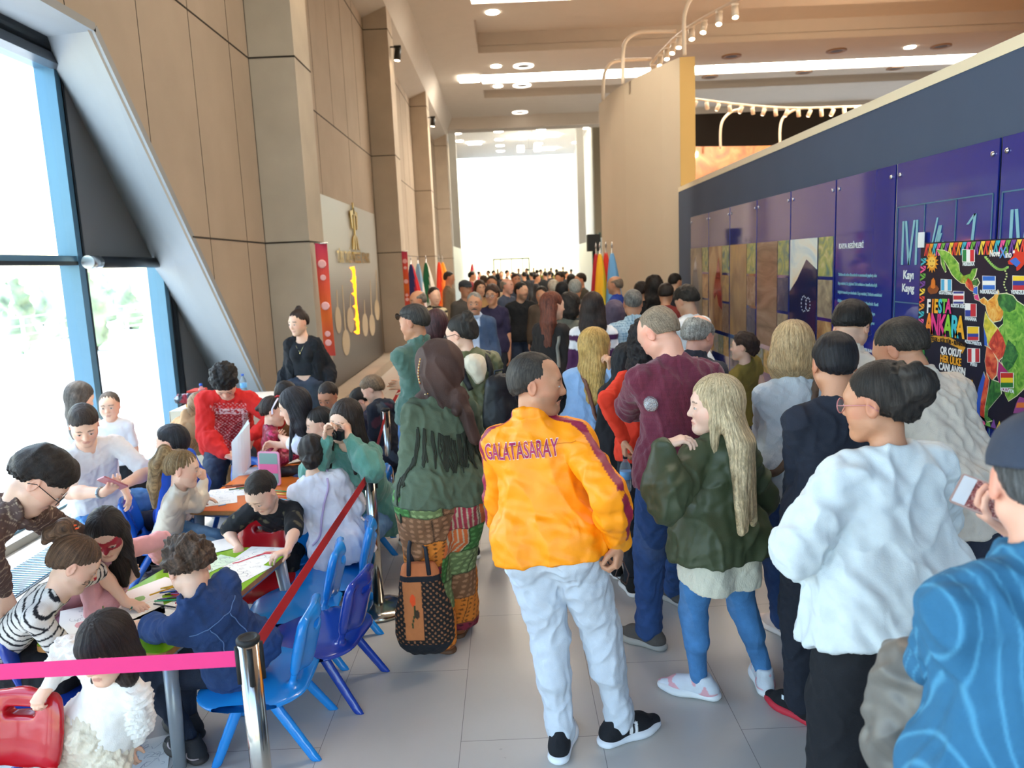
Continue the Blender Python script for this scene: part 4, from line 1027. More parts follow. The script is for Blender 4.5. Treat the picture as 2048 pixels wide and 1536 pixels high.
REG=[([(345,145),(400,150),(440,170),(480,215),(505,250),(510,300),(540,335),(590,320),(605,285),(635,280),(625,330),(600,375),(560,392),(520,385),(480,350),(455,320),(430,270),(400,220),(372,185)],GRN),
([(372,190),(392,205),(412,300),(404,306),(380,250)],GRN),([(600,375),(640,355),(655,385),(640,410),(610,402)],DGR),([(555,385),(575,350),(600,375),(612,410),(620,450),(590,440),(560,410)],REDM),([(615,425),(642,412),(642,470),(612,462)],'3a6fd0'),([(618,480),(645,472),(658,520),(625,505)],'e0458a'),([(660,512),(690,495),(715,520),(718,552),(692,545),(672,532)],ORG),
([(705,550),(722,520),(760,490),(790,440),(800,460),(795,500),(832,560),(832,620),(810,660),(760,672),(730,640),(712,590)],ORG),
([(832,560),(930,520),(990,560),(1060,640),(1100,800),(1060,1000),(990,1150),(930,1210),(870,1250),(845,1200),(830,1050),(830,900),(800,720),(832,690)],GRN),
([(800,470),(850,465),(900,480),(930,520),(920,580),(880,602),(830,590),(800,550),(790,505)],DGR),
([(700,600),(725,650),(760,690),(792,722),(752,790),(732,850),(702,800),(690,700)],YEL),([(792,722),(830,780),(852,850),(836,920),(800,952),(750,880),(722,840),(750,780)],REDM),([(690,710),(712,790),(714,850),(695,842)],'2f62c8'),
([(868,800),(920,850),(942,920),(902,1000),(862,1032),(820,962),(850,870)],DGR),([(710,850),(750,880),(790,960),(782,1060),(750,1097),(710,1040),(700,960)],REDM),([(800,960),(870,1040),(902,1120),(862,1190),(812,1165),(790,1060)],'a82a70'),
([(688,1040),(704,1100),(684,1200),(662,1300),(664,1380),(700,1402),(640,1356),(626,1280),(652,1150)],'2f5ac0'),([(708,1045),(728,1100),(714,1200),(694,1300),(694,1376),(664,1356),(668,1250),(688,1150)],REDM),([(750,1097),(812,1120),(816,1200),(762,1262),(722,1312),(716,1360),(752,1392),(716,1402),(694,1376),(704,1280),(724,1180)],DGR)]
for pts,c in REG: zpoly(outline(pts),'e8e8c0',.02*len(pts)%.9,'map_outline')
for i_,(pts,c) in enumerate(REG): zpoly(pts,c,1+.06*i_)
for q in range(16):
    a=q/15; zx=700+160*a; zy=200+90*math.sin(a*2.2)
    zpoly([(zx-9,zy-7),(zx+10,zy-9),(zx+8,zy+8),(zx-6,zy+9)],'9ccf6a',0,'island')
for q in range(9): zx,zy=845+10*math.sin(q),300+q*20; zpoly([(zx-6,zy-5),(zx+6,zy-5),(zx+5,zy+6),(zx-5,zy+5)],'c8d890',0,'island')
def flag(X0,Y0,X1,Y1,kind,cols,lab):
    zpoly([(X0-5,Y0-5),(X1+5,Y0-1),(X1+5,Y1+5),(X0-5,Y1+5)],'e8e8e8',2,'flag_frame')
    n=len(cols); W=sum(c[1] for c in cols); a=0
    for c,w_ in cols:
        b_=a+w_/W
        if kind=='v': zpoly([(X0+(X1-X0)*a,Y0),(X0+(X1-X0)*b_,Y0),(X0+(X1-X0)*b_,Y1),(X0+(X1-X0)*a,Y1)],c,3,'flag_stripe')
        else: zpoly([(X0,Y0+(Y1-Y0)*a),(X1,Y0+(Y1-Y0)*a),(X1,Y0+(Y1-Y0)*b_),(X0,Y0+(Y1-Y0)*b_)],c,3,'flag_stripe')
        a=b_
    c=zq((X0+X1)/2,Y1+20); text_on(lab,.028,(XO-.002,c[1],c[2]),(0,-1,0),(0,0,1),WT,po,bold=.001)
zpo=[(537,145,620,230,'v',[('1f8a4a',1),('f0f0f0',1),('d0303a',1)],'MEKSİKA'),(380,362,452,442,'v',[('4fb0e0',1),('f0f0f0',1),('4fb0e0',1)],'GUATEMALA'),(685,338,772,435,'h',[('2f6fd0',1),('f4f4f4',1),('2f6fd0',1)],'NİKARAGUA'),(470,450,543,538,'h',[('2a3a90',1),('f0f0f0',1),('c83038',2),('f0f0f0',1),('2a3a90',1)],'KOSTA RİKA'),
(557,540,633,632,'v',[('f2f2f4',1),('c8303c',1)],'PANAMA'),(573,708,652,806,'h',[('f2c82a',2),('2a3f9a',1),('c8303c',1)],'KOLOMBİYA'),(575,868,658,965,'v',[('c8303c',1),('f2f2f2',1),('c8303c',1)],'PERU'),(817,1045,905,1152,'h',[('c8302c',1),('f0d02a',1),('2a7a3a',1)],'BOLİVYA'),(905,337,1010,438,'h',[('f2d03a',1),('2a3f9a',1),('c8303c',1)],'VENEZUELA')]
for a in zpo: flag(*a)
zpoly([(557,586),(595,586),(595,632),(557,632)],'2a3f9a',4,'flag_canton')
def ztext(t,X,Y,size,c,bold=.004,width=.75,name='lettering'):
    p=zq(X,Y); return text_on(t,size,(XO-.003,p[1],p[2]),(0,-1,0),(0,0,1),pm(c),po,name=name,bold=bold,width=width)
for ch,X,c in zip('FIESTA',(288,318,342,372,402,432),('f2f2f2','f28a2a','f2b02a','3fc0d0','6dc04a','e83a8a')): ztext(ch,X,562+(X-288)*.0,.122,c,.004,.74)
for ch,X,c in zip('ANKARA',(290,335,385,428,478,518),('f28a2a','e83a8a','e83a8a','8ad03a','3fc0d0','f2b02a')): ztext(ch,X,692+(X-290)*.12,.185,c,.006,.72)
zpoly([(262,790),(330,772),(440,785),(520,828),(555,860),(530,905),(500,862),(420,826),(330,812),(262,842),(275,815)],'e0a030',1,'ribbon')
ztext('HİKAYELER • KÜLTÜR • RENKLER',400,812,.036,'2a1a10',.0012,.9)
ztext('QR OKUT',450,893,.064,'f2f2f2',.002,.8); ztext('HER ÜLKE',448,955,.064,'f0a82a',.002,.8); ztext('CANLANSIN',458,1018,.064,'f2f2f2',.002,.8)
ztext('Nove',773,172,.052,'f2f2f2',.001,.8); ztext('X',832,170,.085,'5a9ae0',.001,.9); ztext('ino',873,180,.052,'f2f2f2',.001,.8)
for k,(X,Y) in enumerate(((376,1055),(444,1068),(518,1088),(596,1108))):
    zpoly([(X+13*math.cos(q*PI/6),Y+14*math.sin(q*PI/6)) for q in range(12)],'f0b02a',1,'number_disc'); ztext(str(k+1),X,Y,.036,'2a1a10',.001)
    zpoly([(X-16,Y+26),(X+16,Y+28),(X+16,Y+100),(X-16,Y+96)],'e8e8e8',1,'phone_icon'); zpoly([(X-12,Y+32),(X+12,Y+34),(X+12,Y+94),(X-12,Y+90)],'1a1c34',2,'phone_icon'); zpoly([(X-5,Y+52),(X+8,Y+64),(X-5,Y+76)],'f2f2f2',3,'phone_icon')
# sun face, hat, parrot and pyramid pictures
zpoly([(310+ (48 if q%2 else 30)*math.cos(q*PI/14),236+(78 if q%2 else 50)*math.sin(q*PI/14)) for q in range(28)],'e89a2a',1,'sun_picture'); zpoly([(310+26*math.cos(q*PI/9),236+42*math.sin(q*PI/9)) for q in range(18)],'f2c85a',2,'sun_picture')
for X,Y in((300,226),(322,226)): zpoly([(X-4,Y-3),(X+4,Y-3),(X+4,Y+4),(X-4,Y+4)],'7a3a18',3,'sun_picture')
zpoly([(300,256),(310,262),(322,256),(318,266),(304,266)],'9a3a20',3,'sun_picture')
zpoly([(278,425),(300,400),(345,405),(362,430),(345,462),(300,470),(280,450)],'8a4a24',1,'hat_picture'); zpoly([(302,420),(308,365),(322,350),(334,370),(336,420),(320,430)],'d8782a',2,'hat_picture')
zpoly([(865,230),(905,190),(905,150),(925,135),(945,160),(990,160),(1010,200),(985,250),(950,290),(930,300),(925,250),(900,255),(870,250)],'d83a28',1,'parrot_picture'); zpoly([(880,225),(925,200),(960,240),(930,270),(900,245)],'3a6fd0',2,'parrot_picture'); zpoly([(905,150),(918,150),(915,170),(902,168)],'f0f0e8',2,'parrot_picture')
zpoly([(905,1340),(925,1270),(950,1220),(990,1230),(1000,1340)],'9a4a90',1,'pyramid_picture'); zpoly([(925,1300),(935,1262),(985,1262),(990,1300)],'e0783a',2,'pyramid_picture')
for X,Y in ((905,1420),(830,1460),(240,900),(262,960)): zpoly([(X+34*math.cos(q*PI/6)*(.5 if X<300 else 1),Y+34*math.sin(q*PI/6)) for q in range(12)],'2f7a3a',1,'leaf_picture')
# ------------------------------------------------------------------ tall cream partition, dark exhibition zone behind
ZP=5.1
def onz(px,py,z): 
    d=ray(px,py); t=(z-EYE)/d[2]; return cC+d*t
pts=[onz(1362,111,ZP),onz(1325,127,ZP),onz(1286,146,ZP),onz(1250,165,ZP),onz(1222,184,ZP),onz(1199,206,ZP)]
print('cream',[list(np.round(p,2)) for p in pts])
CP=mat('cream_partition','c4b8a4',rough=.8,var=.02,vscale=2)
k0=max(0,12.62-pts[0][1]); P2=[(p[0],p[1]+k0) for p in pts]
P2.append((P2[-1][0]+.15,P2[-1][1]+1.2)); P2.append((P2[-1][0]+1.2,P2[-1][1]+1.5))
m=MB(); th=.22
pp=np.array(P2); nn=np.zeros_like(pp)
for i in range(len(pp)):
    t=pp[min(i+1,len(pp)-1)]-pp[max(i-1,0)]; t/=np.linalg.norm(t); nn[i]=(t[1],-t[0])
if nn[0][0]<0: nn=-nn
nn[0]=(1,0)
for i in range(len(pp)-1):
    a,b_=pp[i],pp[i+1]; c_,d_=pp[i+1]+nn[i+1]*th,pp[i]+nn[i]*th
    m.poly([(*a,0),(*b_,0),(*c_,0),(*d_,0)],th=(0,0,ZP))
m.build('wall_partition',CP,kind='structure')
m=MB(); m.box(pp[0][0]+.001,pp[0][0]+th+.02,pp[0][1]-.02,pp[0][1],0,ZP); S('trim_partition_end',m,mat('tan_edge','b8995c',rough=.7))
m=MB(); m.box(2.97,24,-3,26,0,.004); S('floor_exhibition',m,mat('warm_floor','9a6a40',rough=.5,var=.1))  # unseen floor, coloured to bounce orange light up to the ceiling
m=MB(); m.box(4.3,24,26,26.2,0,6.6); S('wall_black',m,mat('black_cloth','15120f',rough=.9))
m=MB()
for i in range(24):
    a=i/24; f_=lambda a: (3.6+9.6*a, 19.7+.9*math.sin(a*3.0))
    x0,y0=f_(a); x1,y1=f_(a+1/24); m.poly([(x0,y0,0),(x1,y1,0),(x1,y1,4.76),(x0,y0,4.76)],th=(0,.1,0))
S('wall_mural',m,rock('mural_flames','6a3a20','b0703c','f0b070',1.2,seed=9))
m=MB(); m.box(6.2,6.4,33.9,69,0,11.3); S('wall_far_side',m,WH)
m=MB(); m.box(24,24.2,-8,34,0,12); S('wall_far_right',m,mat('dark_brown','4a3a2c',rough=.9))
m=MB(); m.box(2.97,24,-3.2,-3.0,0,8.1); S('wall_back_right',m,mat('dark_brown'))
# ------------------------------------------------------------------ track lights
WM=mat('white_metal','d8cbb8',rough=.4); LAMPW=mat('spot_glow','fff0d8',emit='ffe6c0',es=14)
def track_spot(loc,label,aim=(0,0,-1),s=1.,grp='spotlights on the curved tracks',black=False):
    r=empty('track_spotlight',label,'spotlight',loc,grp); loc=Vector(loc); a=Vector(aim).normalized(); M=WM if not black else mat('black_metal','1c1a18',rough=.5)
    m=MB(); m.box(loc[0]-.05*s,loc[0]+.05*s,loc[1]-.02*s,loc[1]+.02*s,loc[2]-.03*s,loc[2]); m.build('adapter',M,r)
    m=MB(); m.smooth=True; c=loc+Vector((0,0,-.09*s)); m.tube([c-a*.05*s,c+a*.11*s],.048*s,14); m.build('lamp_head',M,r)
    m=MB(); m.lathe(c+a*.1105*s,[(.040*s,0),(.036*s,.004*s),(.001,.005*s)],14,axis=a); m.build('lens',LAMPW,r)
    return r
def rail(name,label,pts,r=.03):
    m=MB(); m.smooth=True; m.tube(pts,r,8); o=m.build(name,WM); tag(o,label,'light track'); return o
YT=14.2
r1=[pY(x,y_,yy) for x,y_,yy in ((1302,128,15.6),(1318,108,15.2),(1345,80,14.6),(1372,58,14.),(1400,40,13.4),(1435,20,12.8),(1480,-2,12.2),(1540,-35,11.6))]
rail('light_track','white curved light track rising above the tall cream partition',r1)
for k,(x,y_,yy) in enumerate(((1306,126,15.5),(1320,106,15.1),(1333,92,14.8),(1346,80,14.5),(1358,68,14.2),(1383,50,13.7),(1408,36,13.3),(1438,18,12.8),(1470,3,12.3))):
    p=pY(x,y_,yy); track_spot(tuple(p-np.array([0,0,.03])),'small white spotlight on the curved track above the cream partition',(-.25+.1*(k%3),-.4,-1),1.1)
def pole(pts,label):
    m=MB(); m.smooth=True
    P=[Vector(p) for p in pts]; Q=[]
    for i in range(len(P)-1):
        a=P[max(i-1,0)];b_=P[i];c_=P[i+1];d_=P[min(i+2,len(P)-1)]
        for t in (0,.25,.5,.75): Q.append(.5*((2*b_)+(c_-a)*t+(2*a-5*b_+4*c_-d_)*t*t+(3*b_-a-3*c_+d_)*t**3))
    Q.append(P[-1]); m.tube(Q,.032,8); o=m.build('gooseneck_pole',WM); tag(o,label,'pole')
pole([pY(x,y_,yy) for x,y_,yy in ((1369,111,12.7),(1368,60,12.7),(1370,25,12.8),(1385,-5,13),(1420,-12,13))],'curved cream pole standing on the near end of the tall partition')
pole([pY(x,y_,yy) for x,y_,yy in ((1246,168,13.9),(1246,110,13.9),(1252,82,14),(1275,66,14.1),(1310,63,14.2),(1352,63,14.2))],'tall curved pole at the middle of the tall cream partition')
pole([pY(x,y_,yy) for x,y_,yy in ((1206,200,14.9),(1207,160,14.9),(1214,136,15),(1235,122,15.2),(1302,118,15.5))],'small curved pole at the far end of the tall cream partition')
r2=[pY(1385+i*37,197+19*math.sin(min(1,i/6)*1.57)-(i-6)*1.2*(i>6),19.3+.3*math.sin(i*.35)) for i in range(11)]
rail('light_track','curved light track over the blue wall in the dark exhibition zone',r2,.025)
for k in range(16):
    i=k*.62+.15; j=int(i); p=r2[j]+(r2[j+1]-r2[j])*(i-j); track_spot(tuple(p-np.array([0,0,.008])),'small spotlight on the long track behind the blue wall',((.3 if k%2 else -.3),.5,-1),1.0)
pole([pY(x,y_,19.72+.25*(x>1500)) for x,y_ in ((1441,297),(1441,262),(1446,240),(1462,224),(1482,218))],'left curved pole behind the blue wall holding the track')
pole([pY(x,y_,20.0) for x,y_ in ((1560,290),(1560,258),(1566,236),(1584,222),(1602,216))],'right curved pole behind the blue wall holding the track')
# unseen warm lights, added to tint the ceiling over the exhibition zone
def lamp(loc,e,c=(1,.72,.45),size=.1,kind='POINT',aim=None,ang=60):
    l=bpy.data.lights.new('lamp',kind); l.energy=e; l.color=c
    if kind=='SPOT': l.spot_size=math.radians(ang); l.spot_blend=.5
    l.shadow_soft_size=size; o=bpy.data.objects.new('lamp',l); col.objects.link(o); o.location=loc
    if aim is not None: o.rotation_euler=(Vector(aim)-Vector(loc)).to_track_quat('-Z','Y').to_euler()
    return o
for loc in ((6,6,4.6),(8,11,4.6),(6,15,4.8),(9,19,5.2),(6.5,0,4.6),(11,8,5)): lamp(loc,WARM_S,size=.3)
lamp((9.5,15,5.4),300,aim=(9,19.5,4),kind='SPOT',ang=110)  # added spot on the mural, hung off the track
# spots washing the piers
for i,yy in enumerate(pier_y[1:4]):
    p=(XP+.16,yy+.25,6.72 if i else 6.72)
    if i: r_=track_spot(p,['','black spotlight mounted high on the second pier','black spotlight mounted high on the third pier'][i],(-.15,0,-1),1.5,'pier spotlights',True); m=MB(); m.box(XP-.01,p[0],p[1]-.012,p[1]+.012,p[2]-.035,p[2]-.012); m.build('wall_arm',mat('black_metal'),r_)
    lamp((XP+.16,yy+.25,6.45),120,c=(1,.74,.45),size=.03,kind='SPOT',aim=(XP-.02,yy+.4,3.2),ang=50)
# ceiling downlights, ring vents and the small square panel
def disc(name,label,cat,x,y_,z,r,mt,grp,ring=None):
    m=MB()
    if ring:
        m.lathe((x,y_,z-.03),[(r*.62,.03),(r*.62,.0),(r,.0),(r,.03)],28)
    else: m.lathe((x,y_,z-.02),[(r,.02),(r,.0),(.001,-.003)],24)
    o=m.build(name,mt); tag(o,label,cat,grp)
    if ring:
        m=MB(); m.lathe((x,y_,z-.02),[(r*.60,.02),(r*.6,.004),(.001,.0)],20); m.build('vent_core',ring,o)
    return o
GW=mat('downlight_glow','ffffff',emit='fff2dc',es=14); RW=mat('ring_white_glow','f4eee4',rough=.4,emit='fff6e8',es=1.2); DKV=mat('vent_dark','4a3c30',rough=.6)  # vent rings carry a faint added glow
for (x,y_) in ((985,24),(992,132),(996,172),(1820,94)):
    p=onz(x,y_,ZC); disc('downlight','round lit downlight, '+{24:'nearest one by the top strip',132:'between the two ceiling recesses',172:'just behind the long strip',94:'alone at the right above the blue wall'}[y_],'ceiling light',p[0],p[1],ZC,.16,GW,'round downlights')
for (x,y_) in ((985,24),(992,132),(1250,28),(1300,132)):
    p=onz(x,y_,ZC); lamp((p[0],p[1],ZC-.1),DOWN_S,c=(1,.86,.68),size=.15,kind='SPOT',aim=(p[0],p[1]-1.5,0),ang=115)  # spots added to brighten the crowd, two without a downlight
lamp((.2,11.5,6.6),DOWN_S,c=(1,.84,.64),size=.1,kind='SPOT',aim=(2.3,13.6,3.4),ang=60)  # added mid-air spot that brightens the cream partition
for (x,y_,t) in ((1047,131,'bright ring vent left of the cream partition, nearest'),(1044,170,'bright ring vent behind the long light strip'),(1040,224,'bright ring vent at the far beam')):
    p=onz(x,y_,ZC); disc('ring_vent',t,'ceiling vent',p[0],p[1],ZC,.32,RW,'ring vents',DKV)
for (x,y_,t) in ((1463,112,'left'),(1673,101,'middle'),(1882,92,'right')):
    p=onz(x,y_,ZC); disc('ceiling_speaker','dark round ceiling fitting over the blue wall, %s of three in front of the strip'%t,'ceiling vent',p[0],p[1],ZC,.30,mat('fitting_tan','8a6a4c',rough=.6),'dark ceiling fittings',DKV)
for (x,y_,t) in ((1420,153,'left'),(1608,144,'middle'),(1790,136,'right')):
    p=onz(x,y_,ZC); disc('ceiling_speaker','dark round ceiling fitting just behind the strip, %s of three'%t,'ceiling vent',p[0],p[1],ZC,.28,mat('fitting_tan'),'dark ceiling fittings',DKV)
p=onz(938,155,ZC); m=MB(); m.box(p[0]-.32,p[0]+.32,p[1]-.3,p[1]+.5,ZC-.045,ZC-.002); tag(m.build('panel_light',GW),'small square lit ceiling panel left of the recesses','ceiling light')
# fittings in the far hall ceiling
k=0
for (x,y_) in ((997,263),(1082,259),(998,279),(1000,291),(1001,302),(1077,287),(913,267),(918,282),(1168,256),(1152,285)):
    p=onz(x,y_,11.3); disc('downlight','small bright round downlight in the far white ceiling','ceiling light',p[0],p[1],11.3,.32,GW,'far hall downlights')
for (x,y_,t) in ((1063,271,'nearer hanging lamp with two bright cubes under the far ceiling'),(1058,297,'farther hanging lamp with two bright cubes under the far ceiling')):
    p=onz(x,y_,10.4); r=empty('pendant_lamp',t,'ceiling light',tuple(p)); X,Y,Z=p
    for s in (-1,1): m=MB(); m.box(X+s*.62-.24,X+s*.62+.24,Y-.2,Y+.2,Z-.2,Z+.2,bev=.02); m.build('lit_cube',GW,r)
    m=MB(); m.box(X-.4,X+.4,Y-.02,Y+.02,Z-.02,Z+.02); m.box(X-.01,X+.01,Y-.01,Y+.01,Z,11.3); m.build('frame',mat('alu_dark'),r)
for (x,y_,t) in ((1105,269,'large lit square panel hanging at the right of the far ceiling'),(1098,296,'smaller lit panel right of the far hanging lamp'),(949,285,'faint lit panel at the left of the far ceiling')):
    p=onz(x,y_,11.3); m=MB(); m.box(p[0]-.5,p[0]+.5,p[1]-.4,p[1]+.4,11.2,11.296); r=m.build('panel_light',GW); tag(r,t,'ceiling light')
# ------------------------------------------------------------------ left wall: museum panel, banners, flags
XN=XW+.05
c_tl=pX(650,393,XN); c_tr=pX(748,427,XN)
y0,y1,zt_,zb_=c_tl[1],c_tr[1],(c_tl[2]+c_tr[2])/2,.19; y0-=.9
bp=empty('museum_panel','tall grey to brown printed wall panel with gold lettering and a flame picture','wall panel',(XN,(y0+y1)/2,.18))
m_=bpy.data.materials.new('panel_print'); m_.use_nodes=True; nt=m_.node_tree; b=nt.nodes['Principled BSDF']
tc=nt.nodes.new('ShaderNodeTexCoord'); sp=nt.nodes.new('ShaderNodeSeparateXYZ'); nt.links.new(tc.outputs['Generated'],sp.inputs[0]); r_=nt.nodes.new('ShaderNodeValToRGB')
e=r_.color_ramp.elements; e[0].position=.12; e[0].color=(*srgb('3a302a'),1); e[1].position=.62; e[1].color=(*srgb('a9aaa6'),1); k=e.new(.36); k.color=(*srgb('5c5650'),1)
nt.links.new(sp.outputs['Z'],r_.inputs[0]); nt.links.new(r_.outputs[0],b.inputs['Base Color']); b.inputs['Roughness'].default_value=.35
m=MB(); m.box(XN-.04,XN,y0,y1,zb_,zt_); m.build('board',m_,bp)
GO=mat('gold_letters','c8a24a',rough=.25,metal=1.)
yc=(c_tl[1]+c_tr[1])/2
def onb(px,py): return pX(px,py,XN)
t=onb(706,516); text_on('TÜRK TARİH MÜZESİ VE PARKI',.27,(XN,t[1]+.1,t[2]),(0,1,0),(0,0,1),GO,bp,width=.78,bold=.008,off=.02)
t=onb(706,462); 
m=MB()
for s in (-1,1):
    m.poly([(XN+.02,t[1],t[2]+.42),(XN+.02,t[1]+s*.12,t[2]+.36),(XN+.02,t[1]+s*.34,t[2]+.34),(XN+.02,t[1]+s*.26,t[2]+.05),(XN+.02,t[1]+s*.16,t[2]+.02),(XN+.02,t[1]+s*.2,t[2]+.26),(XN+.02,t[1],t[2]+.3)],th=(.02,0,0))
    m.poly([(XN+.02,t[1]+s*.05,t[2]-.06),(XN+.02,t[1]+s*.2,t[2]-.12),(XN+.02,t[1]+s*.3,t[2]-.34),(XN+.02,t[1]+s*.2,t[2]-.34),(XN+.02,t[1]+s*.12,t[2]-.16)],th=(.02,0,0))
m.box(XN+.02,XN+.04,t[1]-.05,t[1]+.05,t[2]-.34,t[2]+.5); m.box(XN+.02,XN+.04,t[1]-.3,t[1]+.3,t[2]-.42,t[2]-.38)
m.build('gold_emblem',GO,bp)
FL=mat('flame_print_glow','ff9a1c',emit='ff8a10',es=1.6)  # printed flame given a glow of its own
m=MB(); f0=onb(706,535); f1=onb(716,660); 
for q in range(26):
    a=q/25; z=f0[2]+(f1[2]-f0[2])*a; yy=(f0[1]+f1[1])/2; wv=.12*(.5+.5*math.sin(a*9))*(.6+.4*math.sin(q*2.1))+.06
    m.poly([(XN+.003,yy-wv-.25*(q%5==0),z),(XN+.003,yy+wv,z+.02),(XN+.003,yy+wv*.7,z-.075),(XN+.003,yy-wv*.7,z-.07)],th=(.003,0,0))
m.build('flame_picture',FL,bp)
TS=mat('tassel_print','b9a88c',rough=.5)
for (a,b_,c_,d_,w_) in ((673,580,676,640,.22),(684,570,692,685,.3),(700,590,701,640,.3),(728,600,730,650,.3),(740,560,744,650,.32),(752,540,754,620,.3)):
    p=onb(a,b_); q=onb(c_,d_); m=MB(); m.poly([(XN+.002,p[1]-.03,p[2]),(XN+.002,p[1]+.03,p[2]),(XN+.002,q[1]+w_*.2,q[2]),(XN+.002,q[1]-w_*.2,q[2])],th=(.003,0,0))
    m.poly([(XN+.002,q[1]+w_*math.cos(k*PI/8),q[2]+.22*math.sin(k*PI/8)) for k in range(16)],th=(.004,0,0)); m.build('tassel_picture',TS,bp)
def banner(label,px0,py0,px1,py1,y_,wpx):
    a=pY(px0,py0,y_); b_=pY(px1,py1,y_); wd=wpx/F*y_
    r=empty('hanging_banner',label,'banner',(a[0],y_,b_[2]))
    mm=bpy.data.materials.get('banner_cloth')
    if not mm:
        mm=bpy.data.materials.new('banner_cloth'); mm.use_nodes=True; nt=mm.node_tree; b=nt.nodes['Principled BSDF']; tc=nt.nodes.new('ShaderNodeTexCoord'); sp=nt.nodes.new('ShaderNodeSeparateXYZ'); nt.links.new(tc.outputs['Generated'],sp.inputs[0]); rr=nt.nodes.new('ShaderNodeValToRGB')
        e=rr.color_ramp.elements; e[0].position=0; e[0].color=(*srgb('c8403a'),1); e[1].position=1; e[1].color=(*srgb('b0204a'),1); k=e.new(.35); k.color=(*srgb('e06a24'),1); k=e.new(.6); k.color=(*srgb('d8502c'),1); nt.links.new(sp.outputs['Z'],rr.inputs[0]); nt.links.new(rr.outputs[0],b.inputs['Base Color']); b.inputs['Roughness'].default_value=.7
    m=MB(); m.grid(lambda u,v:(a[0]+wd*u,y_+.015*math.sin(u*3+v*5),b_[2]+(a[2]-b_[2])*v),6,20); m.build('cloth',mm,r,solid=.004)
    m=MB(); m.smooth=True; m.tube([(a[0]-.01,y_,a[2]),(a[0]+wd+.01,y_,a[2])],.012,8); m.build('rod',mat('steel'),r)
    for v,s in ((.82,.05),(.70,.035),(.45,.05),(.2,.035),(.12,.04)):
        m=MB(); z=b_[2]+(a[2]-b_[2])*v
        m.lathe((a[0]+wd*.5,y_-.022,z),[(s*.65,0),(s,.0),(s,.003),(s*.65,.003)],16,axis=(0,-1,0)); m.build('round_emblem',mat('banner_pale','e8b0b0',rough=.7),r)
    return r
banner('narrow red and orange banner hanging beside the first pier',630,487,650,712,9.12,23)
banner('narrow red banner hanging on the second pier further back',803,503,808,612,17.03,11)
FM={}
def furled(x,y_,zt,cols,label,grp,hgt=1.55,wd=.30,lean=.0):
    r=empty('flag_on_pole',label,'flag',(x,y_,0),grp)
    m=MB(); m.smooth=True; m.tube([(x,y_,.02),(x,y_,zt+.1)],.012,8); m.lathe((x,y_,zt+.1),[(.02,0),(.012,.04),(.001,.09)],10); m.build('pole',mat('steel'),r)
    m=MB(); m.lathe((x,y_,0),[(.16,0),(.16,.02),(.03,.05),(.02,.08)],20); m.build('base',mat('steel'),r)
    n=len(cols)
    V=[];Q=[];C=[];nu,nv=28,24
    for j in range(nv+1):
        v=j/nv
        for i in range(nu):
            a=i/nu*2*PI; w_=wd*(v**.7)*.5+.02
            rx=w_*(1+.16*math.sin(a*5+v*2)); V.append((x+math.cos(a)*rx+lean*v,y_+math.sin(a)*rx*.5,zt-hgt*v-.12*v*math.cos(a)))
            s=(math.cos(a)*.5+.5)*.999; C.append(srgb(cols[int((s*.55+v*.45)*.999*n)]))
    for j in range(nv):
        for i in range(nu): Q.append([j*nu+i,j*nu+(i+1)%nu,(j+1)*nu+(i+1)%nu,(j+1)*nu+i])
    mesh_from('cloth',np.array(V),np.array(Q),mat('flag_cloth',rough=.75,attr=True,bump=.2,bscale=30),r,np.array(C))
def flagpx(px,py,y_,cols,label,grp,**k): p=pY(px,py,y_); furled(p[0],p[1],p[2],cols,label,grp,**k)
G='flags along the left wall'
flagpx(822,528,18.1,['2a2f6a','2a2f6a','c8202c','c8202c'],'blue and red flag on a pole, leftmost by the wall banner',G,wd=.46,lean=.1)
flagpx(836,527,18.35,['8ab8d8','8ab8d8','e8e8e8'],'pale blue flag on a pole beside the blue and red one',G,wd=.34)
flagpx(852,525,18.6,['1d6a42','1d6a42','e8e4dc','b03030'],'green and white flag on a pole in the left row',G,wd=.46,lean=.08)
flagpx(878,524,21.5,['e83a20','f08030'],'bright red flag on a pole behind the left crowd',G,wd=.42,lean=.08)
flagpx(885,524,22,['f0a030','f0a030','3a3a8a'],'orange flag on a pole behind the red one',G,wd=.4,lean=.1)
flagpx(945,527,27,['b8283a','e8e0e0','b8283a'],'dark red and white flag far back beside the aisle',G,wd=.6,lean=.1)
G='flags before the cream partition'
flagpx(1192,507,13.0,['b02030','b02030','5a2a6a'],'dark red flag on a pole, leftmost of the right group',G,wd=.22,lean=-.03)
flagpx(1200,507,12.7,['f2b020','f2b020','d8b830','8a3040'],'yellow flag on a pole in the right group',G,wd=.30,lean=.02)
flagpx(1212,505,12.9,['d03020','d03020','e8c8b0'],'red flag on a pole in the right group',G,wd=.26)
flagpx(1224,506,12.6,['6aa0d0','6aa0d0','88b8e0'],'light blue flag on a pole, rightmost of the right group',G,wd=.36,lean=.05)
p=pY(1188,485,13.6); r=empty('loudspeaker','black loudspeaker raised on a stand behind the right flags','loudspeaker',(p[0],p[1],0))
m=MB(); m.box(p[0]-.12,p[0]+.10,p[1]-.1,p[1]+.12,p[2]-.15,p[2]+.14,bev=.01); m.build('cabinet',mat('black_plastic','141414',rough=.6),r)
m=MB(); m.smooth=True; m.tube([(p[0],p[1],.02),(p[0],p[1],p[2]-.15)],.02,8); 
for k in range(3): m.tube([(p[0],p[1],.5),(p[0]+.35*math.cos(k*2.1),p[1]+.35*math.sin(k*2.1),.02)],.012,6)
m.build('tripod_stand',mat('black_plastic'),r)
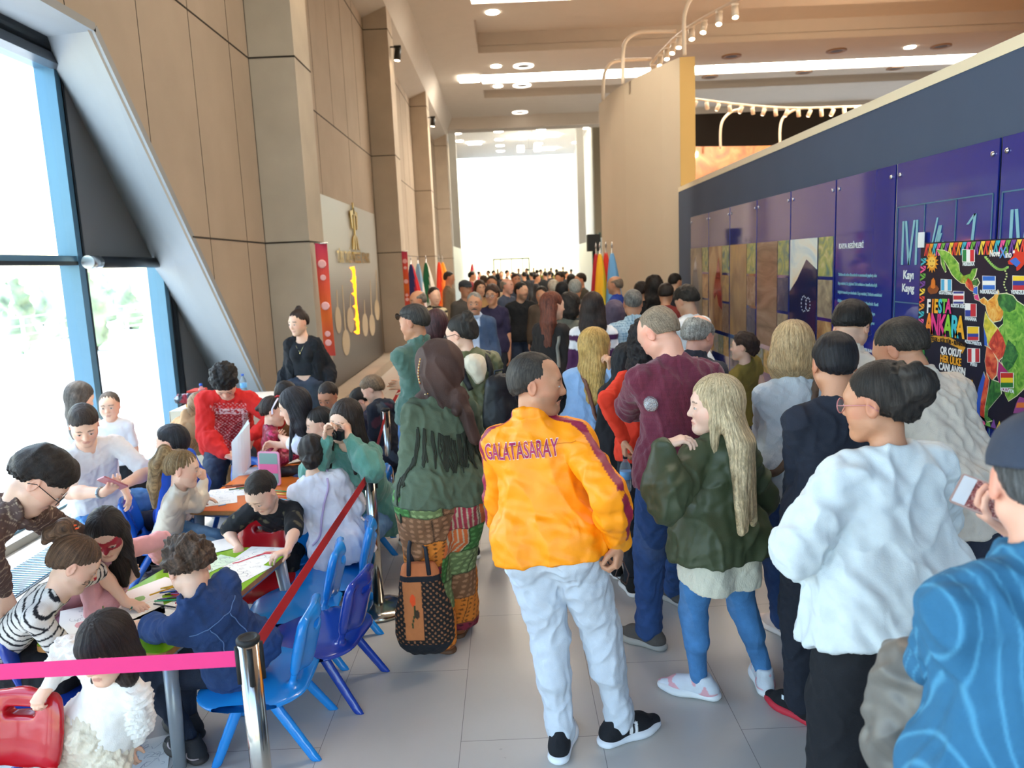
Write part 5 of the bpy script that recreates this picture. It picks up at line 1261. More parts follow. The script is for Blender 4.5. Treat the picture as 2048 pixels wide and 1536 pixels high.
# outside planting and railing seen through the window
def cypress(x,y_,h,w_,label):
    r=empty('conifer',label,'tree',(x,y_,-.12),'conifers beyond the railing')
    pr=[rc((x,y_,.4),(x,y_,h*.5),w_,w_*.95,k=.1),rc((x,y_,h*.5),(x,y_,h),w_*.95,.06,k=.1)]
    g=lin('b4c49a')  # paled green puts the outdoor overexposure into the foliage colour
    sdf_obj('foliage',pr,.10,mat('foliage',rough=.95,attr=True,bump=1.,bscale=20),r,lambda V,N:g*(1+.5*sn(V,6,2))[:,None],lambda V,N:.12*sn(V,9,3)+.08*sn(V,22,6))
    m=MB(); m.tube([(x,y_,-.12),(x,y_,.6)],.08,8); m.build('trunk',mat('bark','6a5440'),r)
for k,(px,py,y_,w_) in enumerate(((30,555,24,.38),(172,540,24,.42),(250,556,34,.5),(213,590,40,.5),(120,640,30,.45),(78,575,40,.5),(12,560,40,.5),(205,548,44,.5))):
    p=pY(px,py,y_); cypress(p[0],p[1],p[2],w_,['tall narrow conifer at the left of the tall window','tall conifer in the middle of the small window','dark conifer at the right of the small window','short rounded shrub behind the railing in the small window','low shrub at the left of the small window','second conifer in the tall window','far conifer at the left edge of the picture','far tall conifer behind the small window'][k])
r=empty('terrace_railing','long white metal railing on the bright terrace outside','railing',(-8,18,-.12))
m=MB()
for z in (.35,.6,.85,1.1): m.box(-14,-13.95,2,60,z-.02,z+.02)
m.build('rail',mat('white_rail','e8e8e8',rough=.4),r)
m=MB()
for k in range(30): m.box(-14.02,-13.94,2+k*2-.03,2+k*2+.03,-.12,1.1)
m.build('post',mat('white_rail'),r)
# ------------------------------------------------------------------ children's furniture
_chair={}
def rmat(name,c,**k): return mat(name,c,**k)
CHC=dict(blue=('plastic_sky_blue','1b86d8'),navy=('plastic_navy_blue','1a3c9c'),turq=('plastic_turquoise','1fc6d2'),red=('plastic_red','b3141f'),mid=('plastic_mid_blue','1a5fc0'))
def chair_parts():
    f=(0,0,1.); X=(1.,0,0); Y=(0,1.,0); P={}
    seat=[rc((-.10,-.09,.292),(.10,-.09,.292),.075,k=.05,flat=f,fs=.17),rc((-.105,.12,.292),(.105,.12,.292),.07,k=.05,flat=f,fs=.17),rc((-.08,0,.288),(.08,0,.288),.10,k=.05,flat=f,fs=.13),rc((-.165,-.1,.285),(-.165,.12,.28),.014,k=.02),rc((.165,-.1,.285),(.165,.12,.28),.014,k=.02),
          rc((-.12,-.15,.30),(-.13,-.185,.40),.022,k=.02,flat=Y,fs=.6),rc((.12,-.15,.30),(.13,-.185,.40),.022,k=.02,flat=Y,fs=.6)]
    P['seat']=[Grp(seat)]
    b=[]
    for i in range(5):
        z=.38+.045*i; w_=.125-.004*abs(i-2); b.append(rc((-w_,-.185-.012*i+.014,z),(0,-.20-.012*i,z),.032,k=.03,flat=Y,fs=.42)); b.append(rc((w_,-.185-.012*i+.014,z),(0,-.20-.012*i,z),.032,k=.03,flat=Y,fs=.42))
    b.append(rc((-.135,-.175,.375),(-.135,-.23,.57),.013,k=.015)); b.append(rc((.135,-.175,.375),(.135,-.23,.57),.013,k=.015)); b.append(rc((-.12,-.235,.585),(.12,-.235,.585),.013,k=.02))
    b.append(rc((-.045,-.24,.535),(.045,-.24,.535),.016,k=.006,sub=True)); 
    b[-1]=Prim((-.045,-.24,.535),(.045,-.24,.535),.016,k=.006,sub=True,A=np.diag([1,.2,1]),sc=1)
    P['backrest']=[Grp(b)]
    legs=[]
    for sx in (-1,1):
        for yy,ye in ((.05,.17),(-.06,-.25)):
            a=(sx*.145,yy,.275); e=(sx*.185,ye,-.005)
            legs.append([Grp([rc(a,e,.026,.021,k=.01,flat=(sx*.95,0,.1),fs=.72)],[((0,0,0),(0,0,-1))])])
    P['leg']=legs
    return P
def chair(loc,yaw,colr,label,group='small plastic chairs of the children',tilt=0):
    if not _chair:
        P=chair_parts(); tmp=bpy.data.objects.new('t',None)
        for k in ('seat','backrest'): V,Q=sdf_mesh(P[k],.0078,2); _chair[k]=[(V,Q)]
        _chair['leg']=[sdf_mesh(g,.0078,2) for g in P['leg']]
    key='me'+colr
    m=mat(*CHC[colr],rough=.22,spec=.6,coat=.3)
    if key not in _chair:
        L=[]
        for k in ('seat','backrest','leg'):
            for V,Q in _chair[k]:
                o=mesh_from(k,V,Q,m,None); L.append((k,o.data)); bpy.data.objects.remove(o)
        _chair[key]=L
    r=empty('child_chair',label,'chair',(loc[0],loc[1],0),group); r.rotation_euler=(0,0,math.radians(yaw))
    for k,me in _chair[key]:
        o=bpy.data.objects.new(k,me); col.objects.link(o); o.parent=r
    return r
def table(corners,z,colr,label,legs=True):
    """corners: 4 (x,y) in order, rounded"""
    c=np.mean(np.array(corners),0); r=empty('activity_table',label,'table',(c[0],c[1],0))
    pts=[]; n=len(corners); rad=.05
    for i in range(n):
        p=np.array(corners[i]); a=nrm(np.array(corners[i-1])-p); b_=nrm(np.array(corners[(i+1)%n])-p); 
        for q in range(6):
            t=q/5; pts.append(tuple(p+a*rad*(1-t)**2+b_*rad*t**2))
    m=MB(); m.poly([(x,y_,z-.001) for x,y_ in pts],th=(0,0,.002)); m.build('tabletop',mat(*colr,rough=.3,spec=.5),r)
    m=MB(); P=[(c+(np.array(p)-c)*1.004) for p in pts]; m.poly([(x,y_,z-.026) for x,y_ in P],th=(0,0,.0245)); m.build('wooden_edge',mat('birch_edge','b07a42',rough=.5,var=.15,vscale=40),r)
    FR=mat('frame_grey','9aa2aa',rough=.35,metal=.3)
    m=MB(); inn=[c+(np.array(p)-c)*np.array([.86,.86]) for p in corners]
    for i in range(n):
        a,b_=inn[i],inn[(i+1)%n]; m.smooth=True; m.tube([(*a,z-.045),(*b_,z-.045)],.018,8)
    m.build('frame',FR,r)
    for i in range(n):
        m=MB(); m.smooth=True; p=inn[i]; q=c+(np.array(corners[i])-c)*.95; m.tube([(*p,z-.03),(*q,0)],[.032,.026],16); m.build('leg',FR,r)
    return r
TG=.52; TO=.52
gt=[tuple(pz(64,1292,TG)[:2]),tuple(pz(330,1308,TG)[:2]),tuple(pz(585,1098,TG)[:2]),tuple(pz(432,1084,TG)[:2])]
print('green table',gt)
d=np.array(gt[2])-np.array(gt[1]); side=np.array(gt[0])-np.array(gt[1]); gt[3]=tuple(np.array(gt[2])+side*.88)
table(gt,TG,('laminate_green','86b81a'),'light green childrens table with a wooden edge and drawings, nearest the viewer')
ot=[tuple(pz(374,1022,TO)[:2]),tuple(pz(520,1026,TO)[:2]),tuple(pz(640,925,TO)[:2]),tuple(pz(478,915,TO)[:2])]
print('orange',ot)
a=np.array(ot[0]); wv=np.array([.62,-.09]); lv=np.array([.07,1.15]); ot=[tuple(a),tuple(a+wv),tuple(a+wv+lv),tuple(a+lv)]
table(ot,TO,('laminate_orange','e0782a'),'orange childrens table behind the green one, with papers and a pink tablet')
g2=pz(560,878,TO)[:2]; table([tuple(g2+np.array(q)) for q in ((-.15,-.12),(.5,-.14),(.52,.75),(-.13,.8))],TO-.001,('laminate_green',),'small light green table behind the orange one, beside the sequinned girl')
# stanchions
CHR=mat('brushed_chrome','b8b4ac',rough=.16,metal=1.); BLK=mat('black_plastic','141414',rough=.5)
def stanchion(x,y_,label,hgt=.89):
    r=empty('barrier_post',label,'barrier post',(x,y_,0),'chrome queue barrier posts')
    m=MB(); m.lathe((x,y_,0),[(.165,0),(.17,.012),(.165,.026),(.12,.042),(.06,.055),(.04,.06)],48); m.build('base',CHR,r)
    m=MB(); m.lathe((x,y_,.05),[(.0325,0),(.0325,hgt-.06)],32); m.build('pole',CHR,r)
    m=MB(); m.lathe((x,y_,hgt-.012),[(.0335,-.002),(.036,.004),(.036,.012),(.031,.018),(.026,.017),(.02,.013)],32); m.build('cap',BLK,r)
    for a in range(4):
        c=Vector((x+.034*math.cos(a*PI/2+.4),y_+.034*math.sin(a*PI/2+.4),hgt-.08)); m=MB(); dx=.010
        m.tube([c+Vector((0,0,.06)),c-Vector((0,0,.06))],.009,8); m.build('belt_slot',BLK,r)
    return r
def belt(a,b_,c,parent,w_=.05,sag=.0):
    a=Vector(a); b_=Vector(b_); m=MB(); d=(b_-a); n=Vector((-d.y,d.x,0)).normalized()
    V=lambda u,v: a+d*u+Vector((0,0,w_*(v-.5)-sag*4*u*(1-u)))
    m.grid(V,16,4); bpy_o=m.build('belt',c,parent,solid=.0016); return bpy_o
PK=mat('belt_lit_pink','e8307a',rough=.65,bump=.3,bscale=200,stretch=(1,1,12)); RD=mat('belt_red','b8141e',rough=.6,bump=.3,bscale=200,stretch=(1,1,12))  # near belt: the light on it is put into a pinker colour
s1=stanchion(-.845,2.2,'nearest chrome barrier post, cut by the lower picture edge, with a belt lit pink',.90)
s2=stanchion(-.845,4.28,'chrome barrier post with a round base left of the handbag')
s3=stanchion(-1.03,6.06,'farther chrome barrier post behind the girl with a camera')
s4=stanchion(-1.15,8.4,'farthest chrome barrier post, mostly hidden by the crowd')
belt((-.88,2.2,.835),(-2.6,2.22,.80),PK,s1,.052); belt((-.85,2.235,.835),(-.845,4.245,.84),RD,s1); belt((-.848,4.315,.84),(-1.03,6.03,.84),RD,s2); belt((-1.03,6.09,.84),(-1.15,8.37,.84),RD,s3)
# chairs: (x,y,yaw of the front, colour)
def cpx(px,py,z,yaw,colr,label): p=pz(px,py,z); return chair(p,yaw,colr,label)
chair((-1.13,3.07),92,'blue','bright sky blue plastic chair under the boy in a denim jacket')
cpx(640,1262,.30,80,'navy','empty glossy dark blue plastic chair in the middle')
cpx(595,1205,.30,95,'blue','empty sky blue chair behind the glossy dark blue one')
cpx(632,1095,.30,28,'blue','sky blue chair under the girl in white with a bun')
cpx(665,1150,.30,100,'blue','sky blue chair turned sideways behind the dark blue chair')
cpx(715,1020,.30,100,'blue','sky blue chair of the girl holding the camera')
cpx(335,1075,.30,-75,'mid','blue chair of the small girl with a long ponytail')
cpx(790,935,.30,70,'blue','sky blue chair behind the farther barrier post')
cpx(312,935,.30,-60,'turq','turquoise plastic chair by the window, with the boy in blue')
chair(pz(20,1262,.56)+yawv(-75)*.235,-75,'navy','dark blue chair of the girl in a striped shirt at the left edge')
cpx(480,1010,.30,170,'mid','blue chair pushed under the orange table')
cpx(500,1165,.30,170,'red','dark red chair under the far end of the green table')
c_=chair(pz(48,1392,.58)+yawv(172)*.235,172,'red','bright red plastic chair held by the small girl at the lower left corner')
cpx(748,905,.30,60,'mid','mid blue chair of the boy in camouflage')
# papers, pencils and things on the tables
def paper(px,py,w_,l_,rot,label,z=TG,art=None,grp='drawing sheets on the tables',c='f0efe8',k=0):
    p=pz(px,py,z); a=math.radians(rot); ux=np.array([math.cos(a),math.sin(a),0]); uy=np.array([-math.sin(a),math.cos(a),0]); Z=z+.0022+.0007*k
    m=MB(); q=lambda x,y_: p+ux*x+uy*y_
    pts=[q(-w_/2,-l_/2),q(w_/2,-l_/2),q(w_/2,l_/2),q(-w_/2,l_/2)]
    r=empty('drawing_sheet',label,'paper',(p[0],p[1],z),grp)
    m.poly([(v[0],v[1],Z-.0005) for v in pts],th=(0,0,.0006)); m.build('sheet',mat('paper_white' if c=='f0efe8' else 'paper_'+c,c,rough=.8),r)
    INK=mat('print_ink','8a8f96',rough=.8)
    m=MB(); rr=random.Random(px+py)
    for i in range(26 if art!='blank' else 0):
        x,y_=rr.uniform(-w_*.42,w_*.42),rr.uniform(-l_*.42,l_*.42); R_=rr.uniform(.008,.035); a0=rr.uniform(0,6)
        P=[q(np.clip(x+R_*math.cos(a0+t*.55),-w_*.46,w_*.46),np.clip(y_+R_*.7*math.sin(a0+t*.55*(1+i%2)),-l_*.46,l_*.46)) for t in range(7)]
        for u,v in zip(P,P[1:]):
            dd=v-u; nn_=np.array([-dd[1],dd[0],0]); nn_=nn_/(np.linalg.norm(nn_)+1e-9)*.0007
            m.poly([(*(w[:2]),Z+.0004) for w in (u-nn_,v-nn_,v+nn_,u+nn_)])
    if art!='blank': m.build('line_art',INK,r)
    if art=='saz':
        m=MB(); P=[(-.07,-.10),(-.045,-.085),(.0,.0),(.035,.045),(.06,.05),(.06,.075),(.03,.07),(.0,.03),(-.01,.01),(-.055,-.075),(-.078,-.09)]
        m.poly([(*(q(x,y_)[:2]),Z+.0012) for x,y_ in P]); m.build('saz_picture',mat('crayon_red','c83a4a',rough=.8),r)
        m=MB(); m.poly([(*(q(.06+.05*math.cos(t*.52),.07+.025*math.sin(t*.52))[:2]),Z+.0008) for t in range(12)]); m.build('colouring',mat('crayon_peach','e8b09a',rough=.8),r)
    if art=='colour':
        for j,cc in enumerate(('c8c83a','8ab06a','d8a0a0')):
            m=MB(); x,y_=rr.uniform(-w_*.3,w_*.3),rr.uniform(-l_*.3,l_*.3); m.poly([(*(q(x+.03*math.cos(t*.8)*(1+.3*(t%2)),y_+.025*math.sin(t*.8))[:2]),Z+.0008+.0002*j) for t in range(8)]); m.build('colouring',mat('crayon_'+cc,cc,rough=.8),r)
    return r
paper(510,1115,.21,.29,-12,'sheet with a red lute drawing at the far end of the green table',art='saz')
paper(475,1150,.2,.28,-25,'plain printed sheet below the lute drawing',art=None,k=1)
paper(430,1128,.15,.2,-30,'small green bordered printed sheet beside the curly boy',k=2,c='d8ecd0')
paper(415,1098,.2,.26,-55,'folded white booklet behind the curly boy at the green table',art='blank',k=3)
paper(304,1182,.2,.26,-35,'blank pale sheet in the middle of the green table',art='blank',k=1,c='efe4dc')
paper(225,1225,.3,.42,-62,'large yellow and green coloured picture under the striped girls hands',art='colour')
paper(325,1235,.21,.3,-30,'drawing sheet in front of the curly boy',k=0)
paper(460,985,.21,.3,-80,'printed sheet at the near left of the orange table',z=TO,k=0)
paper(430,1003,.21,.28,-70,'drawing under the ponytail girls hand',z=TO,k=1)
paper(515,940,.21,.3,-65,'sheet of drawings left of the pink tablet',z=TO)
paper(560,925,.2,.28,-50,'sheet half behind the pink tablet',z=TO,k=1)
p_=pz(290,1530,0)
paper(285,1520,.21,.3,20,'printed sheet lying on the floor beside the table leg',z=0.0)
def pencil(px,py,rot,c,z=TG,l=.16,k=0,lab=''):
    p=pz(px,py,z); a=math.radians(rot); d=np.array([math.cos(a),math.sin(a),0])*l/2; Z=z+.0065+.004*k
    m=MB(); m.smooth=True; P=p.copy(); P[2]=Z; m.tube([P-d,P+d*.88],.0036,6); m.mi=1; m.tube([P+d*.88,P+d],[.0036,.0008],6)
    o=m.build('coloured_pencil',[mat('pencil_'+c,c,rough=.4),mat('pencil_wood','d8b080',rough=.6)]); tag(o,lab or 'coloured pencil lying on the green table','pencil','coloured pencils'); return o
cols=['3a2f6a','5a3a8a','2a2a30','8a2a5a','d83a4a','2f5aa8','1a1a1a','7a4ab0','c03a6a','304a90']
for i in range(14): pencil(352+(i%5)*9+(i//5)*4,1196-(i//5)*9+(i%5)*2,20-8*(i%4),cols[i%10],k=i%3,lab='violet and dark pencils bundled in front of the curly boy')
pencil(334,1186,48,'e0a81a',k=3,lab='yellow pencil on top of the bundle'); pencil(358,1178,30,'d8b83a',k=4,lab='ochre pencil at the back of the bundle'); pencil(345,1204,4,'1fa870',k=1,lab='green pencil in front of the bundle'); pencil(338,1217,-22,'1a2a3a',k=1,l=.18,lab='black pencil in front of the curly boy'); pencil(375,1196,-10,'b81a2a',k=2,lab='dark red pencil beside the curly boy')
for i in range(6): pencil(468+i*7,972+(i%3)*3,10+5*(i%3),['5a3020','7a2a2a','3a6a2a','a06a3a','4a2a4a','8a8a2a'][i],z=TO,k=i%2,lab='brown toned pencil on the orange table')
pencil(445,1012,35,'8ab0d8',z=TO,l=.05,k=0,lab='small blue sharpener pieces near the ponytail girl')
for i,c in enumerate(('2aa85a','e8c83a','e05a3a','3aa0c8')): pencil(562+i*5,985+i*6,-25,c,z=TO,k=1,lab='bright felt pen beside the pencil case')
# pink tablet, pencil case, bag on the orange table
p=pz(540,972,TO); r=empty('tablet_case','upright pink tablet case with grey green window on the orange table','tablet',(p[0],p[1],TO))
ux=np.array([.97,-.25,0]); uz=nrm(np.array([-.05,.25,1.])); m=MB()
def rr2(w_,h_,rad,o): 
    P=[]
    for cx,cy,a0 in ((w_-rad,h_-rad,0),(-w_+rad,h_-rad,90),(-w_+rad,-h_+rad,180),(w_-rad,-h_+rad,270)):
        for q in range(5): a=math.radians(a0+22.5*q); P.append(o+ux*(cx+rad*math.cos(a))+uz*(cy+rad*math.sin(a)))
    return P
o_=p+uz*.125; nv_=np.cross(ux,uz)
m.poly(rr2(.085,.12,.02,o_),th=tuple(nv_*-.012)); m.build('pink_case',mat('pink_plastic','f0a0b8',rough=.4),r)
m=MB(); m.poly(rr2(.072,.107,.012,o_+nv_*.001),th=tuple(nv_*.001)); m.build('window',mat('case_window','8aa89a',rough=.3),r)
m=MB(); P=[o_+ux*x+uz*y_+nv_*.003 for x,y_ in ((-.072,-.035),(.072,-.035),(.072,.03),(-.072,.03))]; m.poly(P,th=tuple(nv_*.001)); m.build('pink_band',mat('hot_pink','e86a98',rough=.4),r)
p=pz(580,952,TO); r=sdf_obj('pencil_case',[rc(p+(-.08,-.01,.03),p+(.09,.02,.03),.035,k=.02),rc(p+(-.06,.05,.03),p+(.07,.07,.035),.03,k=.02)],.005,cloth('shiny'),None,'15161c',folds(.004,30)); tag(r,'black fabric pencil case behind the pink tablet','pencil case')
p=pz(572,905,TO); r=sdf_obj('plastic_bag',[rc(p+(-.05,0,.04),p+(.05,0,.05),.06,k=.03),rc(p+(-.02,0,.05),p+(.0,0,.10),.045,.02,k=.03)],.006,mat('thin_plastic',rough=.3,attr=True,bump=.8,bscale=30),None,lambda V,N:np.where((sn(V,30,3)>.55)[:,None],lin('6aa84a'),lin('e4e8ea')),folds(.012,40)); tag(r,'crumpled white plastic bag with green print on the orange table','bag')
p=pz(604,895,TO); r=sdf_obj('plastic_bag',[rc(p+(0,0,.03),p+(.02,0,.12),.035,.03,k=.03)],.006,mat('thin_plastic'),None,lambda V,N:np.where((sn(V,60,3)>.1)[:,None],lin('2f5fc8'),lin('dfe6f0')),folds(.010,50)); tag(r,'upright blue patterned plastic bag beside the white one','bag')
# supply table at the end of the window with boxes and bottles
p=pz(455,800,.72); r=empty('supply_table','long table with a pale cloth at the end of the window','table',(-3.0,8.2,0))
a=pz(372,790,.72); b_=pz(560,768,.72); 
X0,X1,Y0,Y1=-3.35,-2.0,7.35,8.35
m=MB(); m.box(X0,X1,Y0,Y1,.70,.725,bev=.008); m.build('tabletop',mat('cloth_top','e4dcd0',rough=.9),r)
m=MB(); nf=60
per=[(X0,Y0),(X1,Y0),(X1,Y1),(X0,Y1),(X0,Y0)]
def skirt(u,v):
    t=u*4; i=min(int(t),3); f_=t-i; x=per[i][0]+(per[i+1][0]-per[i][0])*f_; y_=per[i][1]+(per[i+1][1]-per[i][1])*f_
    n=((0,-1),(1,0),(0,1),(-1,0))[i]; o=.012+.03*v*(.5+.5*math.sin(u*140)); return (x+n[0]*o,y_+n[1]*o,.72-.66*v)
m.grid(skirt,240,6); m.build('tablecloth_skirt',mat('cloth_skirt','d8c4ac',rough=.9),r,solid=.003)
for s in ((X0+.1,Y0+.1),(X1-.1,Y0+.1),(X1-.1,Y1-.1),(X0+.1,Y1-.1)): m=MB(); m.tube([(*s,0),(*s,.7)],.02,8); m.build('leg',FR if False else mat('frame_grey'),r)
m=MB(); m.box(-2.5,-2.2,7.5,7.7,.7265,.730); tag(m.build('drawing_sheet',mat('paper_white')),'flat sheet lying on the pale clothed supply table','paper')
def boxy(px,py,dx,dy,dz,c,label,y_=7.6,z=.726,name='carton'):
    p=pY(px,py,y_); m=MB(); m.box(p[0]-dx/2,p[0]+dx/2,y_-dy/2,y_+dy/2,z,z+dz,bev=.004); o=m.build(name,mat('card_'+c,c,rough=.6)); tag(o,label,'box','craft boxes on the supply table'); return o
boxy(392,770,.16,.2,.045,'e8a81a','yellow craft box, lowest of the stack on the supply table')
boxy(388,770,.15,.2,.04,'e0502a','orange red craft box above the yellow one',z=.773)
boxy(397,770,.14,.2,.04,'f0b82a','yellow craft box third from the bottom',z=.815)
boxy(393,770,.13,.2,.035,'d8402a','red craft box on top of the stack',z=.857)
def bottle(p,label,s=1.,capc='2a5ab8',liq=True):
    r=empty('water_bottle',label,'bottle',tuple(p),'clear water bottles'); x,y_,z=p
    m=MB(); m.lathe((x,y_,z),[(.028*s,0),(.032*s,.006*s),(.032*s,.05*s),(.029*s,.06*s),(.032*s,.07*s),(.032*s,.13*s),(.026*s,.155*s),(.012*s,.175*s),(.012*s,.188*s)],20); m.build('bottle_body',mat('clear_plastic','e4f2fa',rough=.05,trans=.85,ior=1.2,alpha=.75),r)
    m=MB(); m.lathe((x,y_,z),[(.0327*s,.07*s),(.0327*s,.115*s)],20); m.build('paper_label',mat('bottle_label','6aa8d8',rough=.5),r)
    m=MB(); m.lathe((x,y_,z),[(.014*s,.186*s),(.014*s,.204*s),(.013*s,.206*s)],14); m.build('screw_cap',mat('cap_'+capc,capc,rough=.4),r); return r
p=pY(404,790,7.5); bottle((p[0],7.5,.726),'water bottle with a blue cap beside the craft boxes',1.15)
p=pY(486,760,8.2); bottle((p[0],8.2,.726),'water bottle standing at the back of the supply table',1.1)
p=pY(380,797,7.45); r=sdf_obj('toy_bag',[rc(p+(-.10,0,0),p+(.08,0,0),.05,k=.03)],.008,cloth('shiny'),None,lambda V,N:np.where((sn(V,40,3)>.2)[:,None],lin('8a1a2a'),np.where((sn(V,40,7)>.2)[:,None],lin('c8c8d0'),lin('20242e'))),folds(.012,40)); tag(r,'dark red and black patterned bag on the supply table','bag')
# grey bench by the window
p=pz(160,1045,.40); r=empty('window_bench','low grey bench at the window under the man in a white shirt','bench',(-3.0,4.95,0))
m=MB(); m.box(-3.08,-2.62,4.86,5.32,.10,.40,bev=.02); m.build('seat_block',mat('bench_grey','6a6e73',rough=.7),r); m=MB(); m.box(-3.02,-2.68,4.92,5.26,0,.10); m.build('plinth',mat('bench_dark','3a3c40'),r)
# white cabinet box at the foot of the window (visible behind the striped girl)
# ------------------------------------------------------------------ clothing patterns and accessories
def tc(V,sk):
    """body coordinates: torso x,y,z and, for sleeves, length along the arm"""
    q=V-sk.P; x=q@sk.br; y_=q@sk.bf; z=q@sk.up
    best=np.full(len(V),9.); arm=np.zeros(len(V),int); al=np.zeros(len(V))
    for sd in (1,-1):
        for a,b_,o in ((sk.S[sd],sk.E[sd],0.),(sk.E[sd],sk.W[sd],.28*sk.u)):
            ab=b_-a; t=np.clip(((V-a)@ab)/(ab@ab),0,1); d=np.linalg.norm(V-a-t[:,None]*ab,axis=1); m=d<best
            best[m]=d[m]; al[m]=o+t[m]*np.linalg.norm(ab); arm[m]=sd
    out=np.abs(x)>.125*sk.u; tors=~((best<.085*sk.u)&((al>.05*sk.u)&out|(al>.12*sk.u)))
    arm[tors]=0
    return x,y_,z,arm,al
def stripes(c1,c2,per,duty=.35,arms=True):
    a,b_=lin(c1),lin(c2)
    def f(V,N,sk):
        x,y_,z,arm,al=tc(V,sk); s=np.where(arm!=0,al,z)+.004*np.sin(x*30)
        return np.where(((s/per)%1<duty)[:,None],b_,a)
    return f
def plaid(c1,c2,per,w=.12,c3=None):
    a,b_=lin(c1),lin(c2); c_=lin(c3) if c3 else b_
    def f(V,N,sk):
        x,y_,z,arm,al=tc(V,sk); th=np.where(arm!=0,(V@sk.bf)*1.,x+y_*.7); s=np.where(arm!=0,al,z)
        m1=((s/per)%1<w); m2=((th/per)%1<w); c=np.tile(a,(len(V),1)); c[m1|m2]=c[m1|m2]*.35+b_*.65; c[m1&m2]=c_; return c
    return f
def mottled(c1,c2,fq=40,th=.2,c3=None):
    a,b_=lin(c1),lin(c2)
    def f(V,N,sk):
        c=np.tile(a,(len(V),1)); m=sn(V,fq,3)>th; c[m]=b_
        if c3: m=sn(V,fq*1.3,8)>th+.15; c[m]=lin(c3)
        return c
    return f
def zones(fn):
    """fn(x,y,z,arm,al,sk)->list of (mask,colour) over a base colour"""
    def f(V,N,sk):
        x,y_,z,arm,al=tc(V,sk); base,L=fn(x,y_,z,arm,al,sk,V); c=np.tile(lin(base),(len(V),1))
        for m,cc in L: c[m]=lin(cc)
        return c
    return f
def denim(c1='35609c',fade=.35):
    a=lin(c1)
    def f(V,N,sk):
        c=np.tile(a,(len(V),1))*(1+.12*sn(V,30,2))[:,None]
        for sd in (1,-1):
            m=sk.Hp[sd]*.45+sk.K[sd]*.55; d=np.linalg.norm((V-m)*np.array([1,1,.45]),axis=1); k=np.exp(-(d/(.075*sk.u))**2)*((V-m)@sk.bf>0)*fade; c=c*(1-k[:,None])+np.array([.42,.52,.66])*k[:,None]
        return c
    return f
_bvh={}
def bvh_of(o):
    if o.name not in _bvh:
        off=Vector((0,0,0)); q=o.parent
        while q is not None: off+=q.location; q=q.parent
        me=o.data; n=len(me.vertices); co=np.empty(n*3,np.float32); me.vertices.foreach_get('co',co); co=co.reshape(-1,3)+np.array(off)
        f=np.empty(len(me.polygons)*4,np.int32); me.loops.foreach_get('vertex_index',f)
        _bvh[o.name]=BVHTree.FromPolygons(co.tolist(),f.reshape(-1,4).tolist())
    return _bvh[o.name]
def strap(sk,pts,w_,m,name='strap',on=None,off=.006,n=14,th=.004):
    """a band lying on the garment through the given world points"""
    t=bvh_of(on or sk.top); P=[Vector(p) for p in pts]; Q=[]
    for i in range(len(P)-1):
        for k in range(n): Q.append(P[i].lerp(P[i+1],k/n))
    Q.append(P[-1]); R_=[]
    for q in Q:
        co,no,_,d=t.find_nearest(q); 
        if co is None: co,no=q,Vector((0,0,1))
        R_.append((co+no*off,no))
    for _ in range(4): R_=[R_[0]]+[((R_[i-1][0]+R_[i][0]*2+R_[i+1][0])/4,R_[i][1]) for i in range(1,len(R_)-1)]+[R_[-1]]
    mb=MB(); V=[]
    for i,(c,no) in enumerate(R_):
        tg=(R_[min(i+1,len(R_)-1)][0]-R_[max(i-1,0)][0]); s=tg.cross(no)
        s=s.normalized() if s.length>1e-6 else Vector((1,0,0)); V.append([mb.bm.verts.new(c+s*w_/2+no*.002),mb.bm.verts.new(c-s*w_/2+no*.002)])
    for i in range(len(V)-1): f=mb._f([V[i][0],V[i+1][0],V[i+1][1],V[i][1]])
    if _ is not None:
        for f in mb.bm.faces: f.smooth=True
    return mb.build(name,m,sk.root,solid=th)
def L_(sk,x,y_,z): return sk.C7+(sk.br*x+sk.bf*y_+sk.up*z)*sk.u
def HX(sk,x,y_,z): return sk.H+(sk.hf[0]*x+sk.hf[1]*y_+sk.hf[2]*z)*sk.z
def glasses(c='201a1a',r=.0235,lens='202830',dark=False,up=0.,wire=.0016):
    def f(sk):
        g=MB(); g.smooth=True; zc=up
        for s in (-1,1):
            P=[HX(sk,s*.033+math.cos(a*PI/10)*r*1.1,.100-.10*abs(math.cos(a*PI/10)*r*(1 if s*math.cos(a*PI/10)>0 else 0)),zc-.004+math.sin(a*PI/10)*r*.85) for a in range(21)]
            g.tube(P,wire,6,cap=False); g.tube([HX(sk,s*.060,.096,zc),HX(sk,s*.076,.08,zc+.002),HX(sk,s*.080,-.005,zc+.004),HX(sk,s*.078,-.03,zc-.014)],wire*1.1,6)
        g.tube([HX(sk,-.009,.101,zc),HX(sk,.009,.101,zc)],wire,6)
        o=g.build('spectacles',mat('frame_'+c,c,rough=.3,metal=.4),sk.root)
        m=MB()
        for s in (-1,1): m.poly([HX(sk,s*.033+math.cos(a*PI/8)*r*1.02,.0985,zc-.004+math.sin(a*PI/8)*r*.8) for a in range(16)])
        m.build('lenses',mat('lens_dark' if dark else 'lens_clear',lens if dark else 'dfe8ea',rough=.03,alpha=.85 if dark else .18),o)
    return f
def bracelet(sd,c,r=.034,w_=.006):
    def f(sk):
        W=sk.W[sd]; d=nrm(sk.W[sd]-sk.E[sd]); p=W-d*.02; m=MB(); m.smooth=True; a=nrm(np.cross(d,[0,0,1.])); b_=np.cross(d,a)
        m.tube([p+(a*math.cos(t*PI/8)+b_*math.sin(t*PI/8)*.85)*r*sk.u for t in range(17)],w_*.6,6,cap=False); m.build('bracelet',mat('band_'+c,c,rough=.3,metal=.5),sk.root)
    return f
